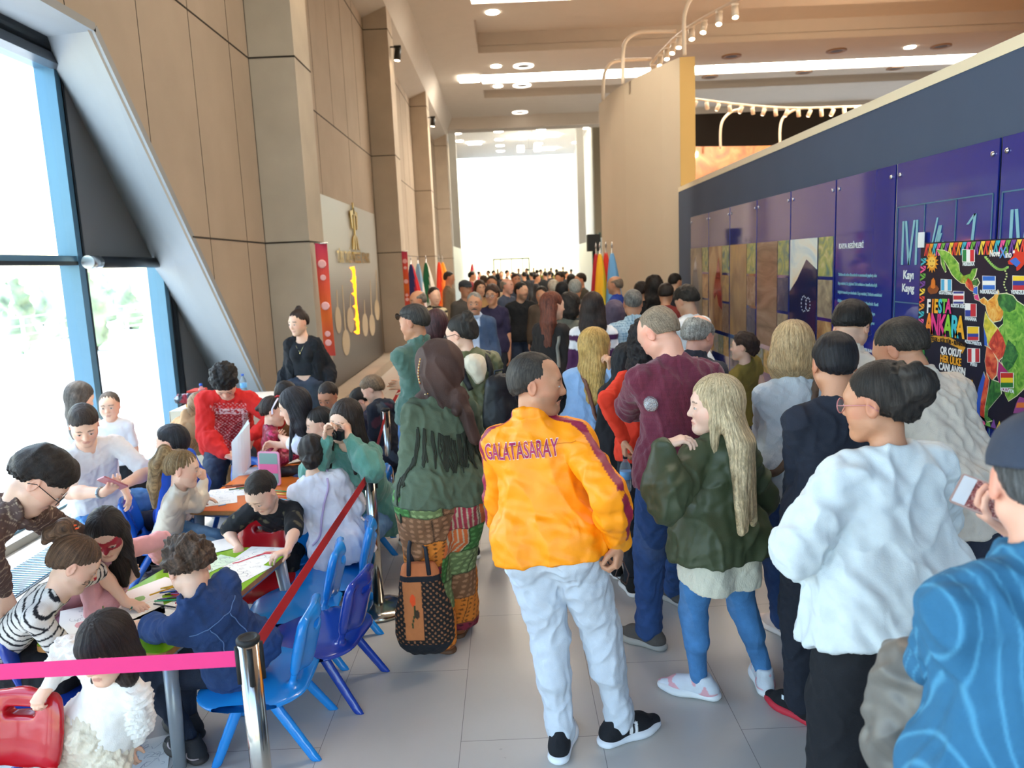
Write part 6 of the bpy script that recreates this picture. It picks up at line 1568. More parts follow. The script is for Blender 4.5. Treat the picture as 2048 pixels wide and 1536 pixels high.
def earring(sd,c='d8c890'):
    def f(sk):
        m=MB(); m.lathe(HX(sk,sd*.080,-.012,-.052),[(.001,-.006),(.005,-.003),(.005,.003),(.001,.006)],8); m.build('earring',mat('ring_gold',c,rough=.2,metal=1),sk.root)
    return f
def pockets(sk,c,sides=(1,-1),dz=-.10):
    m=mat('seam_'+c,c,rough=.9)
    for sd in sides:
        for a,b_ in (((.035,0),(.125,.01)),((.035,0),(.040,-.09)),((.125,.01),(.120,-.09)),((.040,-.09),(.08,-.115)),((.120,-.09),(.08,-.115))):
            p=[sk.P+sk.br*sd*q[0]*sk.u-sk.bf*.22*sk.u+sk.up*(q[1]+dz+.06)*sk.u for q in (a,b_)]; strap(sk,p,.003,m,'pocket_seam',on=sk.bottom,off=.0015,n=6,th=.001)
def item(name,label,cat,loc): return empty(name,label,cat,tuple(float(v) for v in loc))
def slab(name,c,ux,uy,w_,l_,t,m,parent,rad=.006):
    ux=nrm(ux); uy=nrm(uy-ux*(ux@uy)); n=np.cross(ux,uy); P=[]
    for cx,cy,a0 in ((w_/2-rad,l_/2-rad,0),(-w_/2+rad,l_/2-rad,90),(-w_/2+rad,-l_/2+rad,180),(w_/2-rad,-l_/2+rad,270)):
        for q in range(4): a=math.radians(a0+30*q); P.append(c+ux*(cx+rad*math.cos(a))+uy*(cy+rad*math.sin(a))-n*t/2)
    mb=MB(); mb.poly(P,th=tuple(n*t)); return mb.build(name,m,parent)
LD=lambda: None
W1=dict(c='f1efec',i=.016,fold=.012)
def P_(px,py,y_): return pY(px,py,y_)
# ================================================================== the near standing people
def yj(x,y_,z,arm,al,sk,V):
    L=[]; S=sk.S[1]; 
    for sd in (1,-1):
        S,E,W=sk.S[sd],sk.E[sd],sk.W[sd]; o=sk.br*sd*.80+sk.up*.25-sk.bf*.50
        for a,b_ in ((S,E),(E,W)):
            ab=b_-a; t=((V-a)@ab)/(ab@ab); p=V-a-t[:,None]*ab; d=np.linalg.norm(p,axis=1); oo=nrm(o-ab*((o@ab)/(ab@ab)))
            L.append(((arm==sd)&(t>-.1)&(t<1.1)&((p@oo)>d*.955)&(d<.12),'8e1a3c'))
        v=V-sk.C7; t=v@sk.br*sd; L.append(((arm==0)&(t>.05*sk.u)&(t<.24*sk.u)&(np.abs(v@sk.bf+.0*sk.u+.25*(t-.07*sk.u))<.016)&((v@sk.up)>-.12*sk.u),'8e1a3c'))
    L.append(((arm!=0)&(al>.50*sk.u),'f59a0c')); return 'f99300',L
def jersey(sk):
    t=bvh_of(sk.top); me=text_mesh('GALATASARAY',.078,0,width=.57,bold=.0008)
    def proj(me,off,name,m,dz=0):
        bm=bmesh.new(); bm.from_mesh(me); bmesh.ops.triangulate(bm,faces=bm.faces); bmesh.ops.subdivide_edges(bm,edges=[e for e in bm.edges if e.calc_length()>.007],cuts=2)
        c=L_(sk,-.036,-.4,-.085)
        for v in bm.verts:
            p=Vector(c+sk.br*v.co.x+sk.up*(v.co.y*1.15+dz)); hit=t.ray_cast(p,Vector(sk.bf),1.)
            if hit[0] is not None: v.co=hit[0]-Vector(sk.bf)*off
            else: v.co=p+Vector(sk.bf)*.25
        m2=bpy.data.meshes.new(name); bm.to_mesh(m2); bm.free(); return link(name,m2,m,sk.root)
    w_=text_mesh('GALATASARAY',.078,0,width=.57,bold=.0026)
    proj(w_,.0045,'lettering_outline',mat('print_offwhite','f0dcc8',rough=.6)); proj(me,.0062,'lettering',mat('print_maroon','a02052',rough=.6))
    # shoulder seam lines and pocket
    strap(sk,[L_(sk,-.19,-.1,-.055),L_(sk,-.1,-.2,-.03),L_(sk,.1,-.2,-.03),L_(sk,.19,-.1,-.055)],.0022,mat('seam_orange','c87408',rough=.8),'yoke_seam',off=.0008,th=.001)
    o=sk.bottom; strap(sk,[sk.P+sk.br*.06-sk.bf*.2-sk.up*.015,sk.P+sk.br*.105-sk.bf*.2+sk.up*.012,sk.P+sk.br*.155-sk.bf*.17+sk.up*.025],.010,mat('zip_black','15161a',rough=.5),'pocket_zip',on=o,off=.004)
    strap(sk,[sk.P+sk.br*.07-sk.bf*.2+sk.up*.006,sk.P+sk.br*.11-sk.bf*.2+sk.up*.030,sk.P+sk.br*.15-sk.bf*.17+sk.up*.032],.022,mat('pocket_lining','e6e8ee',rough=.8),'pocket_lining',on=o,off=.005)
sk=person('man in bright orange tracksuit jacket and pale grey sweatpants seen from behind',head=(1074,768),y=2.88,hs=1.0,face=-97,tilt=3,body=-20,side=-7,lean=2,s=1.69,h=.0042,b=1.10,skin='tan',
  feet=[(1240,1478),(1122,1500)],toe=(-62,-12),Rh=('p',1238,1082,2.74),Rk=dict(curl=.75,dir=(-.1,-.15,-1),pole=(.25,-.9,-.2)),Lh=('p',1012,1085,3.16),Lk=dict(curl=.6,pole=(-.25,-.6,-.2)),
  hair=dict(kind='short',c1='1d1916',c2='4a433c',vol=.005,temple=1,line=.078,nape=-.055,fq=130,amp=.0007),beard=('1c1512',.35,'120d0b'),brow='120d0b',lips='9a6258',
  top=dict(c=zones(yj),i=.022,hem=.03,name='track_jacket',collar='up',loose=.012,m='shiny',fold=.014,seed=3,bag=.006,end=.8,ff=17),
  bottom=dict(c='c3cad4',m='cotton',name='sweatpants',i=.018,ar=.052,pool=1,fold=.010,thigh=.006,ff=20),shoes=dict(c=lambda q,V:np.where(((np.abs(q[:,0])>.028)&(q[:,2]>.03)&(q[:,2]<.075)&(((q[:,1]>.02)&(q[:,1]<.034))|((q[:,1]>.044)&(q[:,1]<.058))))[:,None],lin('e8eaee'),lin('14161c')),sole='dfe3ea',sole_t=.03,laces='20222a',k=1.08),extras=[jersey],nose=1.12)
for sd in (1,-1):
    pass
r=item('folded_spectacles','folded dark eyeglasses hanging from the hand of the man in orange','glasses',sk.W[1])
g=MB(); g.smooth=True; c=sk.W[1]+np.array([.0,-.02,-.10]); g.tube([c+(0,0,.03),c+(-.02,0,-.03),c+(.02,-.01,-.06)],.002,6); g.tube([c+(.02,-.01,-.06),c+(.03,-.01,-.02),c+(.01,0,.03)],.002,6); g.build('frame',mat('frame_dark','3a2018',rough=.3),r)
# woman with the dark headscarf
def patch(V,N,sk):
    q=V-sk.P; sdn=np.sign((V-sk.P)@sk.br); ax=np.where(sdn>0,sk.Hp[1]@sk.br,sk.Hp[-1]@sk.br); 
    cx=np.where(sdn>0,(sk.K[1]-sk.P)@sk.br,(sk.K[-1]-sk.P)@sk.br); x=q@sk.br-cx; y_=q@sk.bf; th=(x+.55*np.abs(y_))*7.; z=V[:,2]
    row=np.floor(z/.155+.37*sdn).astype(int); cl=np.floor((th/(2*PI)+.5+row*.13)*5).astype(int); hh=((row*7919+cl*104729+(sdn>0)*1299)%97)*13%11
    pal=[lin(c) for c in ('8e2430','c2552c','3a6a30','d27a28','4a3a34','a03040','66764a','7e2438','3a444c','c8622e','7a5438')]
    c=np.array(pal)[hh]; u_=(z/.155+.37*sdn)%1; v_=((th/(2*PI)+.5+row*.13)*5)%1
    k=hh%4
    m=(k==0)&((np.sin(u_*38)>.5)); c[m]*=.35
    m=(k==1)&((np.sin(v_*40)>.6)); c[m]=lin('cfc0a0')*.8
    m=(k==2)&((((u_*5)%1-.5)**2+((v_*4)%1-.5)**2)<.08); c[m]=c[m]*1.8+.02
    m=(k==3)&((np.abs(((u_*6)%1-.5))+np.abs(((v_*4)%1-.5))<.28)); c[m]*=.3
    c[(u_<.03)|(v_<.04)]*=.3
    return c
def fringe(sk):
    t=bvh_of(sk.top); m=MB(); m.smooth=True; rr=random.Random(3)
    def drop(p,n,l):
        co,no,_,d=t.find_nearest(Vector(p)); 
        a=co+no*.004; P=[a]
        for k in range(1,5):
            q=a+Vector((rr.uniform(-.006,.006),rr.uniform(-.004,.004),-l*k/4)); c2,n2,_,d2=t.find_nearest(q)
            P.append(c2+n2*.006 if (d2<.05 ) else q)
        m.tube(P,[.0042,.0042,.0038,.0035,.003],5)
    for i in range(90):
        a=i/89*2-1; p=L_(sk,a*.19,-.16,-.12-.06*(1-abs(a))); drop(p,0,.21+rr.uniform(-.03,.03))
    for sd in (1,-1):
        for i in range(44):
            a=.2+i/44*1.35; p=(sk.S[sd]+(sk.E[sd]-sk.S[sd])*a if a<1 else sk.E[sd]+(sk.W[sd]-sk.E[sd])*(a-1))-sk.bf*.055; drop(p,0,.14+.05*rr.random())
    o=m.build('fringe',mat('suede_fringe','2c3026',rough=.9),sk.root); o['kind']='stuff'
    st=MB()
    for k in range(26):
        a=k/25*2*PI
        for dz in (.0,.05):
            W=sk.W[-1]; d=nrm(W-sk.E[-1]); p=W-d*(.02+dz); e1=nrm(np.cross(d,[1,0,0.])); e2=np.cross(d,e1); co,no,_,dd=t.find_nearest(Vector(p+(e1*math.cos(a)+e2*math.sin(a))*.06)); st.lathe(co,[(.0035,0),(.002,.002)],6,axis=no)
    st.build('studs',mat('stud_silver','dcd8d0',rough=.2,metal=1),sk.root)
def scarf(sk):
    X=lambda x,y_,z: HX(sk,x,y_,z); fr=sk.hf; z=sk.z
    P=[ell(X(0,-.022,.030),(.096*z,.117*z,.106*z),fr,.02),ell(X(0,-.05,-.03),(.088*z,.085*z,.10*z),fr,.04),ell(X(0,.02,-.06),(.080*z,.07*z,.085*z),fr,.04),ell(X(0,.125,-.015),(.060*z,.075*z,.083*z),fr,.01,True),
       rc(X(0,-.02,-.10),L_(sk,0,.0,-.02),.075,.085,k=.04),rc(L_(sk,-.09,.02,-.01),L_(sk,.09,.0,-.01),.05,k=.03)]
    kn=L_(sk,.055,-.075,.02)
    P2=[rc(kn,kn,.040,k=.02),rc(kn,L_(sk,.085,-.115,-.07),.030,.030,k=.02),rc(L_(sk,.085,-.115,-.07),L_(sk,.12,-.135,-.19),.034,.030,k=.02),rc(kn,L_(sk,.03,-.12,-.05),.024,.02,k=.02)]
    c1,c2=lin('2b1c18'),lin('4a322a')
    sdf_obj('headscarf',[Grp(P),Grp(P2,k=.02)],.0045,mat('scarf_cloth',rough=.75,attr=True,bump=.4,bscale=120),sk.root,lambda V,N:c1+(c2-c1)*(.5+.5*sn(V,18,2))[:,None],lambda V,N:.013*np.clip(1-np.abs(sn(V@np.array([[1,0,0],[0,1,0],[.4,.4,.55]]),40,4)),0,1)**1.3-.004)
    b_=MB(); pal=['d8a84a','8a2a20','e0d0a0']
    for j,cc in enumerate(pal):
        b_=MB()
        for k in range(40):
            if k%3!=j: continue
            a=k/39; p=X(-.098+.03*a,.02+.03*math.sin(a*3),.055-.19*a) if k<26 else L_(sk,-.10+.012*(k-26),-.03-.004*(k-26),.03+.002*(k-26))
            b_.lathe(p,[(.001,-.004),(.0045,0),(.001,.004)],6)
        b_.build('beads',mat('bead_'+cc,cc,rough=.3),sk.root)
sk=person('woman in a dark brown headscarf, green fringed jacket and patchwork trousers',head=(872,735),y=3.70,hs=1.0,face=62,tilt=2,body=28,s=1.66,lean=3,side=4,h=.0048,fem=True,b=1.12,
  feet=[(922,1262),(878,1300)],toe=(-10,70),Lh=('p',822,1048,3.62),Lk=dict(curl=.85,dir=(0,-.05,-1),pole=(-.5,-.8,-.2)),Rh=('p',955,1010,3.85),
  hair=None,top=dict(c=lambda V,N,sk:lin('4d5a48')*(1+.10*sn(V,14,2))[:,None],i=.022,hem=.03,flare=.01,name='suede_jacket',loose=.02,fold=.014,bag=.012,end=.9,seed=5),
  bottom=dict(c=patch,m='cotton',name='patchwork_trousers',i=.035,ar=.105,kr=.112,thigh=.025,fold=.010,ff=14,clear=.05),shoes=dict(c='7a4526',sole='5a3a24',leather=1),extras=[fringe,scarf])
hb=sk.W[-1]+np.array([.01,-.02,-.09]); bx,by=hb[0]+.02,hb[1]-.03
r=item('handbag','patterned black and tan tulip handbag held by the woman in the headscarf','handbag',(bx,by,.12))
bt=np.array([bx,by,.0]); 
def bagc(V,N):
    x=(V[:,0]-bx)+(V[:,1]-by)*.2; z=V[:,2]; c=np.tile(lin('15100e'),(len(V),1)); dots=((np.sin(V[:,0]*210)*np.sin(V[:,2]*210))>.45); c[dots]=lin('8a5a3a')
    m=(np.abs(x+.045)<.045)&(z>.20)&(V[:,1]<by); c[m]=lin('b06a3c'); m=(z>.50); c[m]=lin('b8683c'); m=(np.abs(z-.50)<.012)|(z<.17); c[m]=lin('15161c')
    m=(np.abs(x+.045-.008*np.sin(z*40))<.004)&(z>.26)&(z<.38)&(V[:,1]<by); c[m]=lin('2a3a1a'); m=(((x+.045)/.013)**2+((z-.40)/.03)**2<1)&(V[:,1]<by); c[m]=lin('d84a1a'); m=(((x+.028)/.012)**2+((z-.33)/.022)**2<1)&(V[:,1]<by); c[m]=lin('3a2a1c')
    return c
sdf_obj('bag_body',[Grp([rc(bt+(-.03,0,.20),bt+(.05,0,.20),.105,k=.05,flat=(0,1,0),fs=.62),rc(bt+(-.03,0,.32),bt+(.05,0,.32),.10,k=.05,flat=(0,1,0),fs=.6),rc(bt+(-.035,0,.46),bt+(.04,0,.46),.062,k=.06,flat=(0,1,0),fs=.6),rc(bt+(-.04,0,.545),bt+(.04,0,.545),.045,k=.04,flat=(0,1,0),fs=.5)],[(bt+(0,0,.575),(0,0,1))])],.0045,cloth('cotton'),r,bagc,folds(.004,30))
m=MB(); m.smooth=True
for dx,dy in ((-.05,-.03),(.05,-.03),(-.04,.03),(.05,.03)):
    m.tube([bt+(dx,dy,.52),(bx+dx*.8,by+dy,.66),(hb[0]+dx*.15,hb[1]+dy*.3,sk.W[-1][2]-.07)],[.011,.010,.009],8)
m.build('handles',mat('handle_navy','1c222c',rough=.7),r)
# maroon sweater man
def mstripe(V,N,sk): return lin('6b2a3e')*(1+.07*np.sin(V[:,2]*700))[:,None]
sk=person('tall balding man in a maroon sweater and blue jeans looking down, seen from behind',head=(1318,668),y=3.60,hs=1.06,face=42,tilt=38,body=14,s=1.79,lean=6,h=.0048,b=1.18,skin='pink',
  feet=[(1352,1205),(1298,1290)],toe=(25,48),Lh=('p',1295,815,3.95),Lk=dict(curl=.5,pole=(-.9,-.5,-.3),dir=(.9,.3,0)),Rh=('p',1420,870,3.95),Rk=dict(pole=(.9,-.5,-.3),dir=(-.9,.2,0)),
  hair=dict(kind='short',c1='7a6a58',c2='a89680',vol=.001,line=.085,temple=1,nape=-.05,amp=.0004,fq=150),
  top=dict(c=mstripe,i=.017,hem=.05,name='sweater',fold=.012,seed=7,bag=.004,m='knit',neck=.0,neckw=.9),bottom=dict(c=denim('27477c',.25),name='jeans',i=.014,kr=.078,ar=.058,pool=1),shoes=dict(c='55504c',sole='a8a49c',sole_t=.03))
pockets(sk,'6a83a8'); p=P_(1303,812,3.38)
r=item('glass_bottle','round bottom of a crumpled clear bottle under the arm of the man in maroon','bottle',p)
a=nrm(np.array([.1,1,.15])); m=MB(); m.lathe(p,[(.002,.004),(.018,0),(.030,.006),(.033,.016),(.033,.10),(.03,.12)],24,axis=a); m.build('bottle_body',mat('crumpled_plastic','c8ccd0',rough=.10,metal=.75,bump=2.5,bscale=160),r)
m=MB(); m.lathe(p+a*.12,[(.03,0),(.014,.03),(.014,.05)],16,axis=a); m.build('bottle_neck',mat('crumpled_plastic'),r)
# green bomber jacket woman
def hoodin(sk):
    m=None
sk=person('young woman with long blonde hair in an olive green bomber jacket and light blue jeans',head=(1428,812),y=3.16,hs=1.02,face=90,tilt=0,body=28,s=1.60,lean=1,side=2,h=.0042,fem=True,b=1.0,skin='pale',
  feet=[(1528,1375),(1398,1392)],toe=(-10,62),Lh=('p',1326,893,3.0),Lk=dict(curl=[.35,.42,.5,.55],dir=(.85,.05,.30),palm=(.25,.1,-1),pole=(.25,-.1,-1),thumb=.6),Rh=('p',1480,1010,3.5),Rk=dict(pole=(.7,-.6,-.5)),
  hair=dict(kind='long',c1='a08a66',c2='ecd8b0',vol=.016,len=.45,w=.115,fq=90,lockl=.8,line=.064,back=2.9,front=-.05),brow='4a3626',lips='c07068',
  top=[dict(c='d8d6c4',i=.008,hem=.14,sleeve=0,name='cream_blouse',fold=.008,flare=.0,hemtilt=.35,m='knit'),dict(c='434d36',i=.030,hem=.035,name='bomber_jacket',m='shiny',loose=.022,fold=.016,bag=.022,end=.5,hood=1.0,seed=9,si=.006,ff=17)],
  bottom=dict(c=denim('4a83bc',.2),name='skinny_jeans',i=.006,fold=.003),shoes=dict(c=lambda q,V:np.where((sn(q,60,3)>.35)[:,None],lin('e0aab4'),lin('d5dde6')),sole='e6ecef',sole_t=.042,k=1.06),nose=.95)
pockets(sk,'8ab0d8')
# white blouse woman, right
def bun_hair(): pass
sk=person('woman in a loose white blouse and black trousers with dark hair in a messy bun',head=(1758,805),y=2.34,hs=1.06,face=42,tilt=6,body=12,s=1.64,lean=2,h=.0042,fem=True,b=1.34,skin='tan',
  feet=[(1.30,2.42,0),(1.06,2.36,0)],Lh=('p',1632,1105,2.46),Lk=dict(curl=.5,dir=(.8,.35,-.3),palm=(.3,.9,.2),pole=(-1,-.7,-.4)),Rh=('p',1850,1060,2.75),Rk=dict(pole=(.9,-.6,-.4)),
  hair=dict(kind='bun',c1='15110f',c2='3a332e',vol=.008,line=.07,bun=(.0,-.112,.050,.056),messy=1,more=[((.03,-.105,.02),(-.03,-.11,.09),.034,.030)],nape=-.066,curly=.0),
  top=dict(c='cfd7d9',i=.024,hem=.13,flare=.02,hemtilt=-.28,name='white_blouse',loose=.032,fold=.020,bag=.03,end=1.5,si=.014,sleeve=.86,seed=11,ff=15,neckw=1.25,neck=.05),
  bottom=dict(c='15171d',m='cotton',name='black_trousers',i=.016,kr=.105,ar=.11,fold=.008,ff=15),shoes=dict(c='1a1a1e'),extras=[glasses('c08080',.026,'6a4a50',wire=.0018)],chub=1)
p=sk.W[-1]+np.array([.08,.04,.02]); r=item('drink_carton','small colourful yellow and blue toy held by the woman in white','toy',p)
sdf_obj('toy_body',[rc(p+(-.01,0,-.03),p+(.0,0,.03),.028,k=.02),rc(p+(.01,0,.035),p+(.025,0,.045),.02,k=.01)],.004,cloth('shiny'),r,lambda V,N:np.where((sn(V,80,3)>.3)[:,None],lin('e8d020'),np.where((sn(V,90,7)>.1)[:,None],lin('2aa0c8'),np.where((sn(V,70,12)>.0)[:,None],lin('e8ece8'),lin('c02040')))))
sdf_obj('toy_head',[rc(p+(.0,-.005,.06),p+(.0,-.005,.065),.016,k=.01)],.004,cloth('shiny'),r,'2aa0c8')
# teal shirt man in the right foreground, holding a grey jacket
def ribs(V,N,sk):
    x,y_,z,arm,al=tc(V,sk); s=x.copy()
    for sd in (1,-1):
        for a,b_,lo_,hi_ in ((sk.S[sd]+sk.up*.10-sk.br*sd*.04,sk.E[sd],-9,.285*sk.u),(sk.E[sd],sk.W[sd],.285*sk.u,9)):
            ax=nrm(b_-a); e1=nrm(np.cross(ax,sk.bf)); e2=np.cross(ax,e1); p_=V-a; m=(arm==sd)&(al>lo_)&(al<=hi_); s[m]=(np.arctan2(p_@e1,p_@e2)*.085)[m]
    k=np.clip(1.3-np.abs((s/.028)%1-.5)/.10,0,1); return lin('2b6488')*(1-k[:,None])+lin('4788ab')*k[:,None]
def capf(sk):
    X=lambda x,y_,z: HX(sk,x,y_,z); fr=sk.hf; z=sk.z
    sdf_obj('cap',[Grp([ell(X(0,-.018,.055),(.088*z,.108*z,.082*z),fr,.02),ell(X(0,-.03,.03),(.086*z,.098*z,.05*z),fr,.02)],[(X(0,0,.028),-fr[2])]),Grp([rc(X(-.03,.10,.036),X(.03,.10,.036),.045*z,k=.02,flat=fr[2],fs=.16)],k=.01)],.0045,cloth('cotton'),sk.root,'343c4c',lambda V,N:.001*sn(V,100,2))
sk=person('man in a teal blue striped shirt and dark cap, cut by the right picture edge',head=(2085,968),y=1.36,hs=1.02,face=-28,tilt=12,body=10,s=1.66,lean=3,h=.0042,b=1.25,skin='pink',
  feet=[(1.0,1.30,0),(.78,1.34,0)],Lh=('p',1880,1420,1.75),Lk=dict(curl=.6,pole=(-1.2,-.4,-.5)),Rh=('p',2035,1068,1.72),Rk=dict(dir=(-.75,.15,.45),palm=(-.2,.1,1),curl=[.45,.5,.55,.6],pole=(-.1,.5,-1),thumb=.7),
  hair=dict(kind='short',c1='3a3a3a',c2='6a6a6a',vol=.002,nape=-.045,amp=.0005),top=dict(c=ribs,i=.026,hem=.08,name='striped_shirt',loose=.03,fold=.016,bag=.020,si=-.006,sleeve=.78,end=1.2,collar='shirt',seed=13,ff=16,neckw=1.05),
  bottom=dict(c='23262c',m='cotton',name='trousers',kr=.09,ar=.07),shoes=dict(c='1a1a1e'),extras=[capf])
sh=sk
p=sk.W[1]+sk.hd[1]*.10+np.array([-.03,.02,.035]); r=item('smartphone','smartphone showing a crowd photo, held at the right edge','phone',p)
c_=P_(1985,1003,1.72); n0=nrm(nrm(cC-c_)+np.array([-.25,0,.45])); lg=np.array([.78,.1,-.55]); lg=nrm(lg-n0*(lg@n0)); ux=np.cross(lg,n0); uy=lg
slab('phone_body',c_,ux,uy,.078,.165,.009,mat('phone_rose','c8a8a0',rough=.3,metal=.5),r); n_=np.cross(nrm(ux),nrm(uy-ux*(ux@uy))); sg=1 if n_@(cC-c_)>0 else -1
slab('screen',c_+n_*sg*.0052,ux,uy,.070,.155,.0006,rock('phone_screen','3a2c30','8a4a4a','c8b0a8',90),r); slab('screen_bar',c_+n_*sg*.0058+nrm(uy-ux*(ux@uy))*-.062,ux,uy,.070,.030,.0004,mat('bar_grey','c4c6cc',rough=.3),r,.002)
e=sk.E[-1]; e2=sk.W[-1]; q=e*.5+e2*.5
r=sdf_obj('puffer_jacket',[Grp([rc(e+(.02,.03,-.07),e2+(.05,0,-.07),.085,.08,k=.05),rc(e+(-.03,.06,-.06),e+(-.05,.05,-.22),.075,.075,k=.05),rc(e+(.05,.05,-.12),e+(.03,.03,-.48),.11,.12,k=.06),rc(q+(.08,.02,-.15),q+(.10,0,-.55),.11,.10,k=.06)])],.006,mat('puffer_nylon',rough=.42,attr=True,bump=.35,bscale=40),None,lambda V,N:lin('6a6660')*(1+.1*sn(V,12,2))[:,None],folds(.020,17,5))
tag(r,'grey padded jacket carried over the arm of the man in teal','jacket'); r['label']='grey padded jacket carried over the arm of the man in teal'
# navy sweater person in front
sk=person('black haired person in a dark navy sweater standing in front of the white blouse',head=(1668,728),y=2.95,hs=1.0,face=-8,tilt=14,body=8,s=1.66,h=.005,b=1.02,skin='tan',
  feet=[(1712,1470),(1602,1435)],toe=(-20,30),Lh=('p',1600,1060,3.1),Lk=dict(pole=(-.6,-.8,-.3)),hair=dict(kind='short',c1='0d0c0e',c2='26242a',vol=.008,nape=-.062),
  top=dict(c='1f2533',i=.016,hem=.05,name='sweater',fold=.010,seed=15,loose=.008),bottom=dict(c='1d222e',m='cotton',name='navy_trousers',i=.016,kr=.085,ar=.062,pool=1),shoes=dict(c='17181c',sole='c0283a',sole_t=.03),extras=[])
for sd in (1,-1):
    A=sk.A[sd]; td=sk.td[sd]; 
    text_on('N',.06,(A+td*.04+np.array([-.04,-.01,-.025])),td if sd==-1 else td,(0,0,1),WT,sk.root,name='shoe_letter',bold=.003)
# grey lady with the strap
sk=person('woman with a light brown bob in a pale grey top with brown shoulder strap',head=(1585,700),y=3.70,hs=1.06,face=-12,tilt=8,body=6,s=1.66,h=.0048,fem=True,b=1.12,skin='fair',
  feet=[(1640,1250),(1568,1268)],toe=(-10,20),Lh=('p',1525,900,4.05),hair=dict(kind='bob',c1='9a7a52',c2='d8bc90',vol=.020,len=.105,locks=1,fq=95,lockl=.5),
  top=dict(c='c4ccd2',i=.018,hem=.08,name='grey_top',fold=.012,loose=.012,seed=17,m='knit'),bottom=dict(c=denim('24406e',.2),name='jeans',i=.012,kr=.075,ar=.062,pool=1),shoes=dict(c='d4c4bc',sole='e4ddd6'))
strap(sk,[L_(sk,.085,-.01,.0),L_(sk,.06,-.16,-.08),L_(sk,-.03,-.2,-.22),L_(sk,-.14,-.16,-.40),L_(sk,-.18,-.02,-.47)],.034,mat('strap_brown','6a5444',rough=.6),'shoulder_strap')
# the two men bending over something at the poster
person('dark haired man with round glasses and an open beige collar looking down',head=(1703,655),y=3.95,hs=1.05,face=-38,tilt=32,body=-30,s=1.76,lean=10,h=.0055,skin='fair',hair=dict(kind='short',c1='0e0c0c',c2='2a2624',vol=.016,top=.012,nape=-.05),
  top=[dict(c='e4d8c8',i=.014,name='shirt',collar='shirt')],bottom=dict(c='2a3040',m='cotton',name='trousers',kr=.08,ar=.06),shoes=dict(c='222222'),extras=[glasses('1a1a1a',.024)])
sk=person('man with short dark hair in a beige overshirt bending towards the poster',head=(1800,700),y=3.15,hs=1.06,face=35,tilt=30,body=20,s=1.75,lean=18,side=-8,h=.0052,b=1.1,skin='tan',hair=dict(kind='short',c1='161311',c2='4a423a',vol=.007,nape=-.05,fq=120),
  Lh=('r',-.1,.35,-.35),Rh=('r',.15,.35,-.35),
  top=dict(c='c9bfb2',i=.026,hem=.10,name='overshirt',loose=.03,fold=.014,bag=.015,collar='shirt',seed=19),bottom=dict(c='2a3040',m='cotton',name='trousers',kr=.08,ar=.06),shoes=dict(c='222222'))
# ================================================================== middle distance, right of the aisle
PB=dict(c='20242c',m='cotton',name='trousers')
sk=person('woman with long golden blonde hair in a blue knitted jumper, hand at her mouth',head=(1192,695),y=4.95,hs=1.0,face=-62,tilt=6,body=-18,s=1.54,side=4,h=.0055,fem=True,b=1.12,skin='mid',
  Rh=('p',1222,742,4.80),Rk=dict(curl=[.7,.85,.9,.95],dir=(-.15,-.1,1),palm=(-.8,.4,0),pole=(.9,-.4,-1)),Lh=('r',.10,.25,-.33),
  hair=dict(kind='long',c1='9a7230',c2='ecc478',vol=.016,len=.34,w=.09,fq=90,back=1.2,line=.066,locks=1,lockl=.9),brow='4a3018',
  top=dict(c='8fb0d8',i=.022,hem=.03,name='jumper',m='knit',loose=.016,fold=.012,bag=.014,seed=21),bottom=dict(c=denim('6f93ba',.15),name='wide_jeans',i=.014,kr=.100,ar=.115,fold=.012),shoes=dict(c='8a8a8a'),feet=[(.73,5.2,0),(.52,5.1,0)])
pockets(sk,'9ab4d4')
strap(sk,[L_(sk,-.06,-.02,.0),L_(sk,-.02,-.2,-.10),L_(sk,.08,-.2,-.28),L_(sk,.17,-.12,-.47),L_(sk,.2,.0,-.6)],.026,mat('strap_tan','7a4a38',rough=.5),'crossbody_strap')
sk=person('curly dark haired person in red behind the man in maroon, holding a bottle',head=(1296,686),y=4.4,hs=1.0,face=-20,tilt=10,body=-5,s=1.66,h=.006,fem=True,skin='tan',Lh=('p',1248,878,4.15),Lk=dict(curl=.8,dir=(0,-.2,-1),pole=(-.4,-.8,-.4)),
  hair=dict(kind='long',c1='0f0d0f',c2='2e2a2e',vol=.03,len=.28,w=.10,curly=.014,cf=80,back=1.),b=.92,top=dict(c='e03a20',i=.012,hem=.05,name='red_shirt',loose=.0),bottom=dict(PB),shoes=dict(c='1a1a1a'))
p=sk.W[-1]+np.array([.0,-.03,-.29]); bottle(tuple(p),'small water bottle with a dark cap held behind the man in maroon',1.0,'16181c')
person('short person wrapped in a black headscarf behind the blonde woman',head=(1256,728),y=4.65,hs=1.02,face=-15,tilt=5,body=0,h=.008,fem=True,b=1.05,top=dict(c='15161a',i=.03,hem=.3,name='black_coat',loose=.03,flare=.02),bottom=dict(PB),shoes=dict(c='111111'),
  extras=[lambda sk: sdf_obj('headscarf',[Grp([ell(HX(sk,0,-.02,.03),(.098,.118,.108),sk.hf,.02),rc(HX(sk,0,-.03,-.05),L_(sk,0,-.02,-.02),.095,.12,k=.05),rc(L_(sk,-.13,0,-.05),L_(sk,.13,0,-.05),.075,k=.05)])],.008,mat('scarf_cloth'),sk.root,'14151a',folds(.008,40))])
sk=person('balding man with grey side hair and bare crown behind the man in maroon',head=(1398,672),y=4.75,hs=1.06,face=-48,tilt=22,body=-30,s=1.66,h=.006,skin='pink',hair=dict(kind='bald',c1='7a7872',c2='b4b2aa',vol=.012,curly=.003),top=dict(c='3a3c44',name='shirt',collar='shirt'),bottom=dict(PB),shoes=dict(c='111111'))
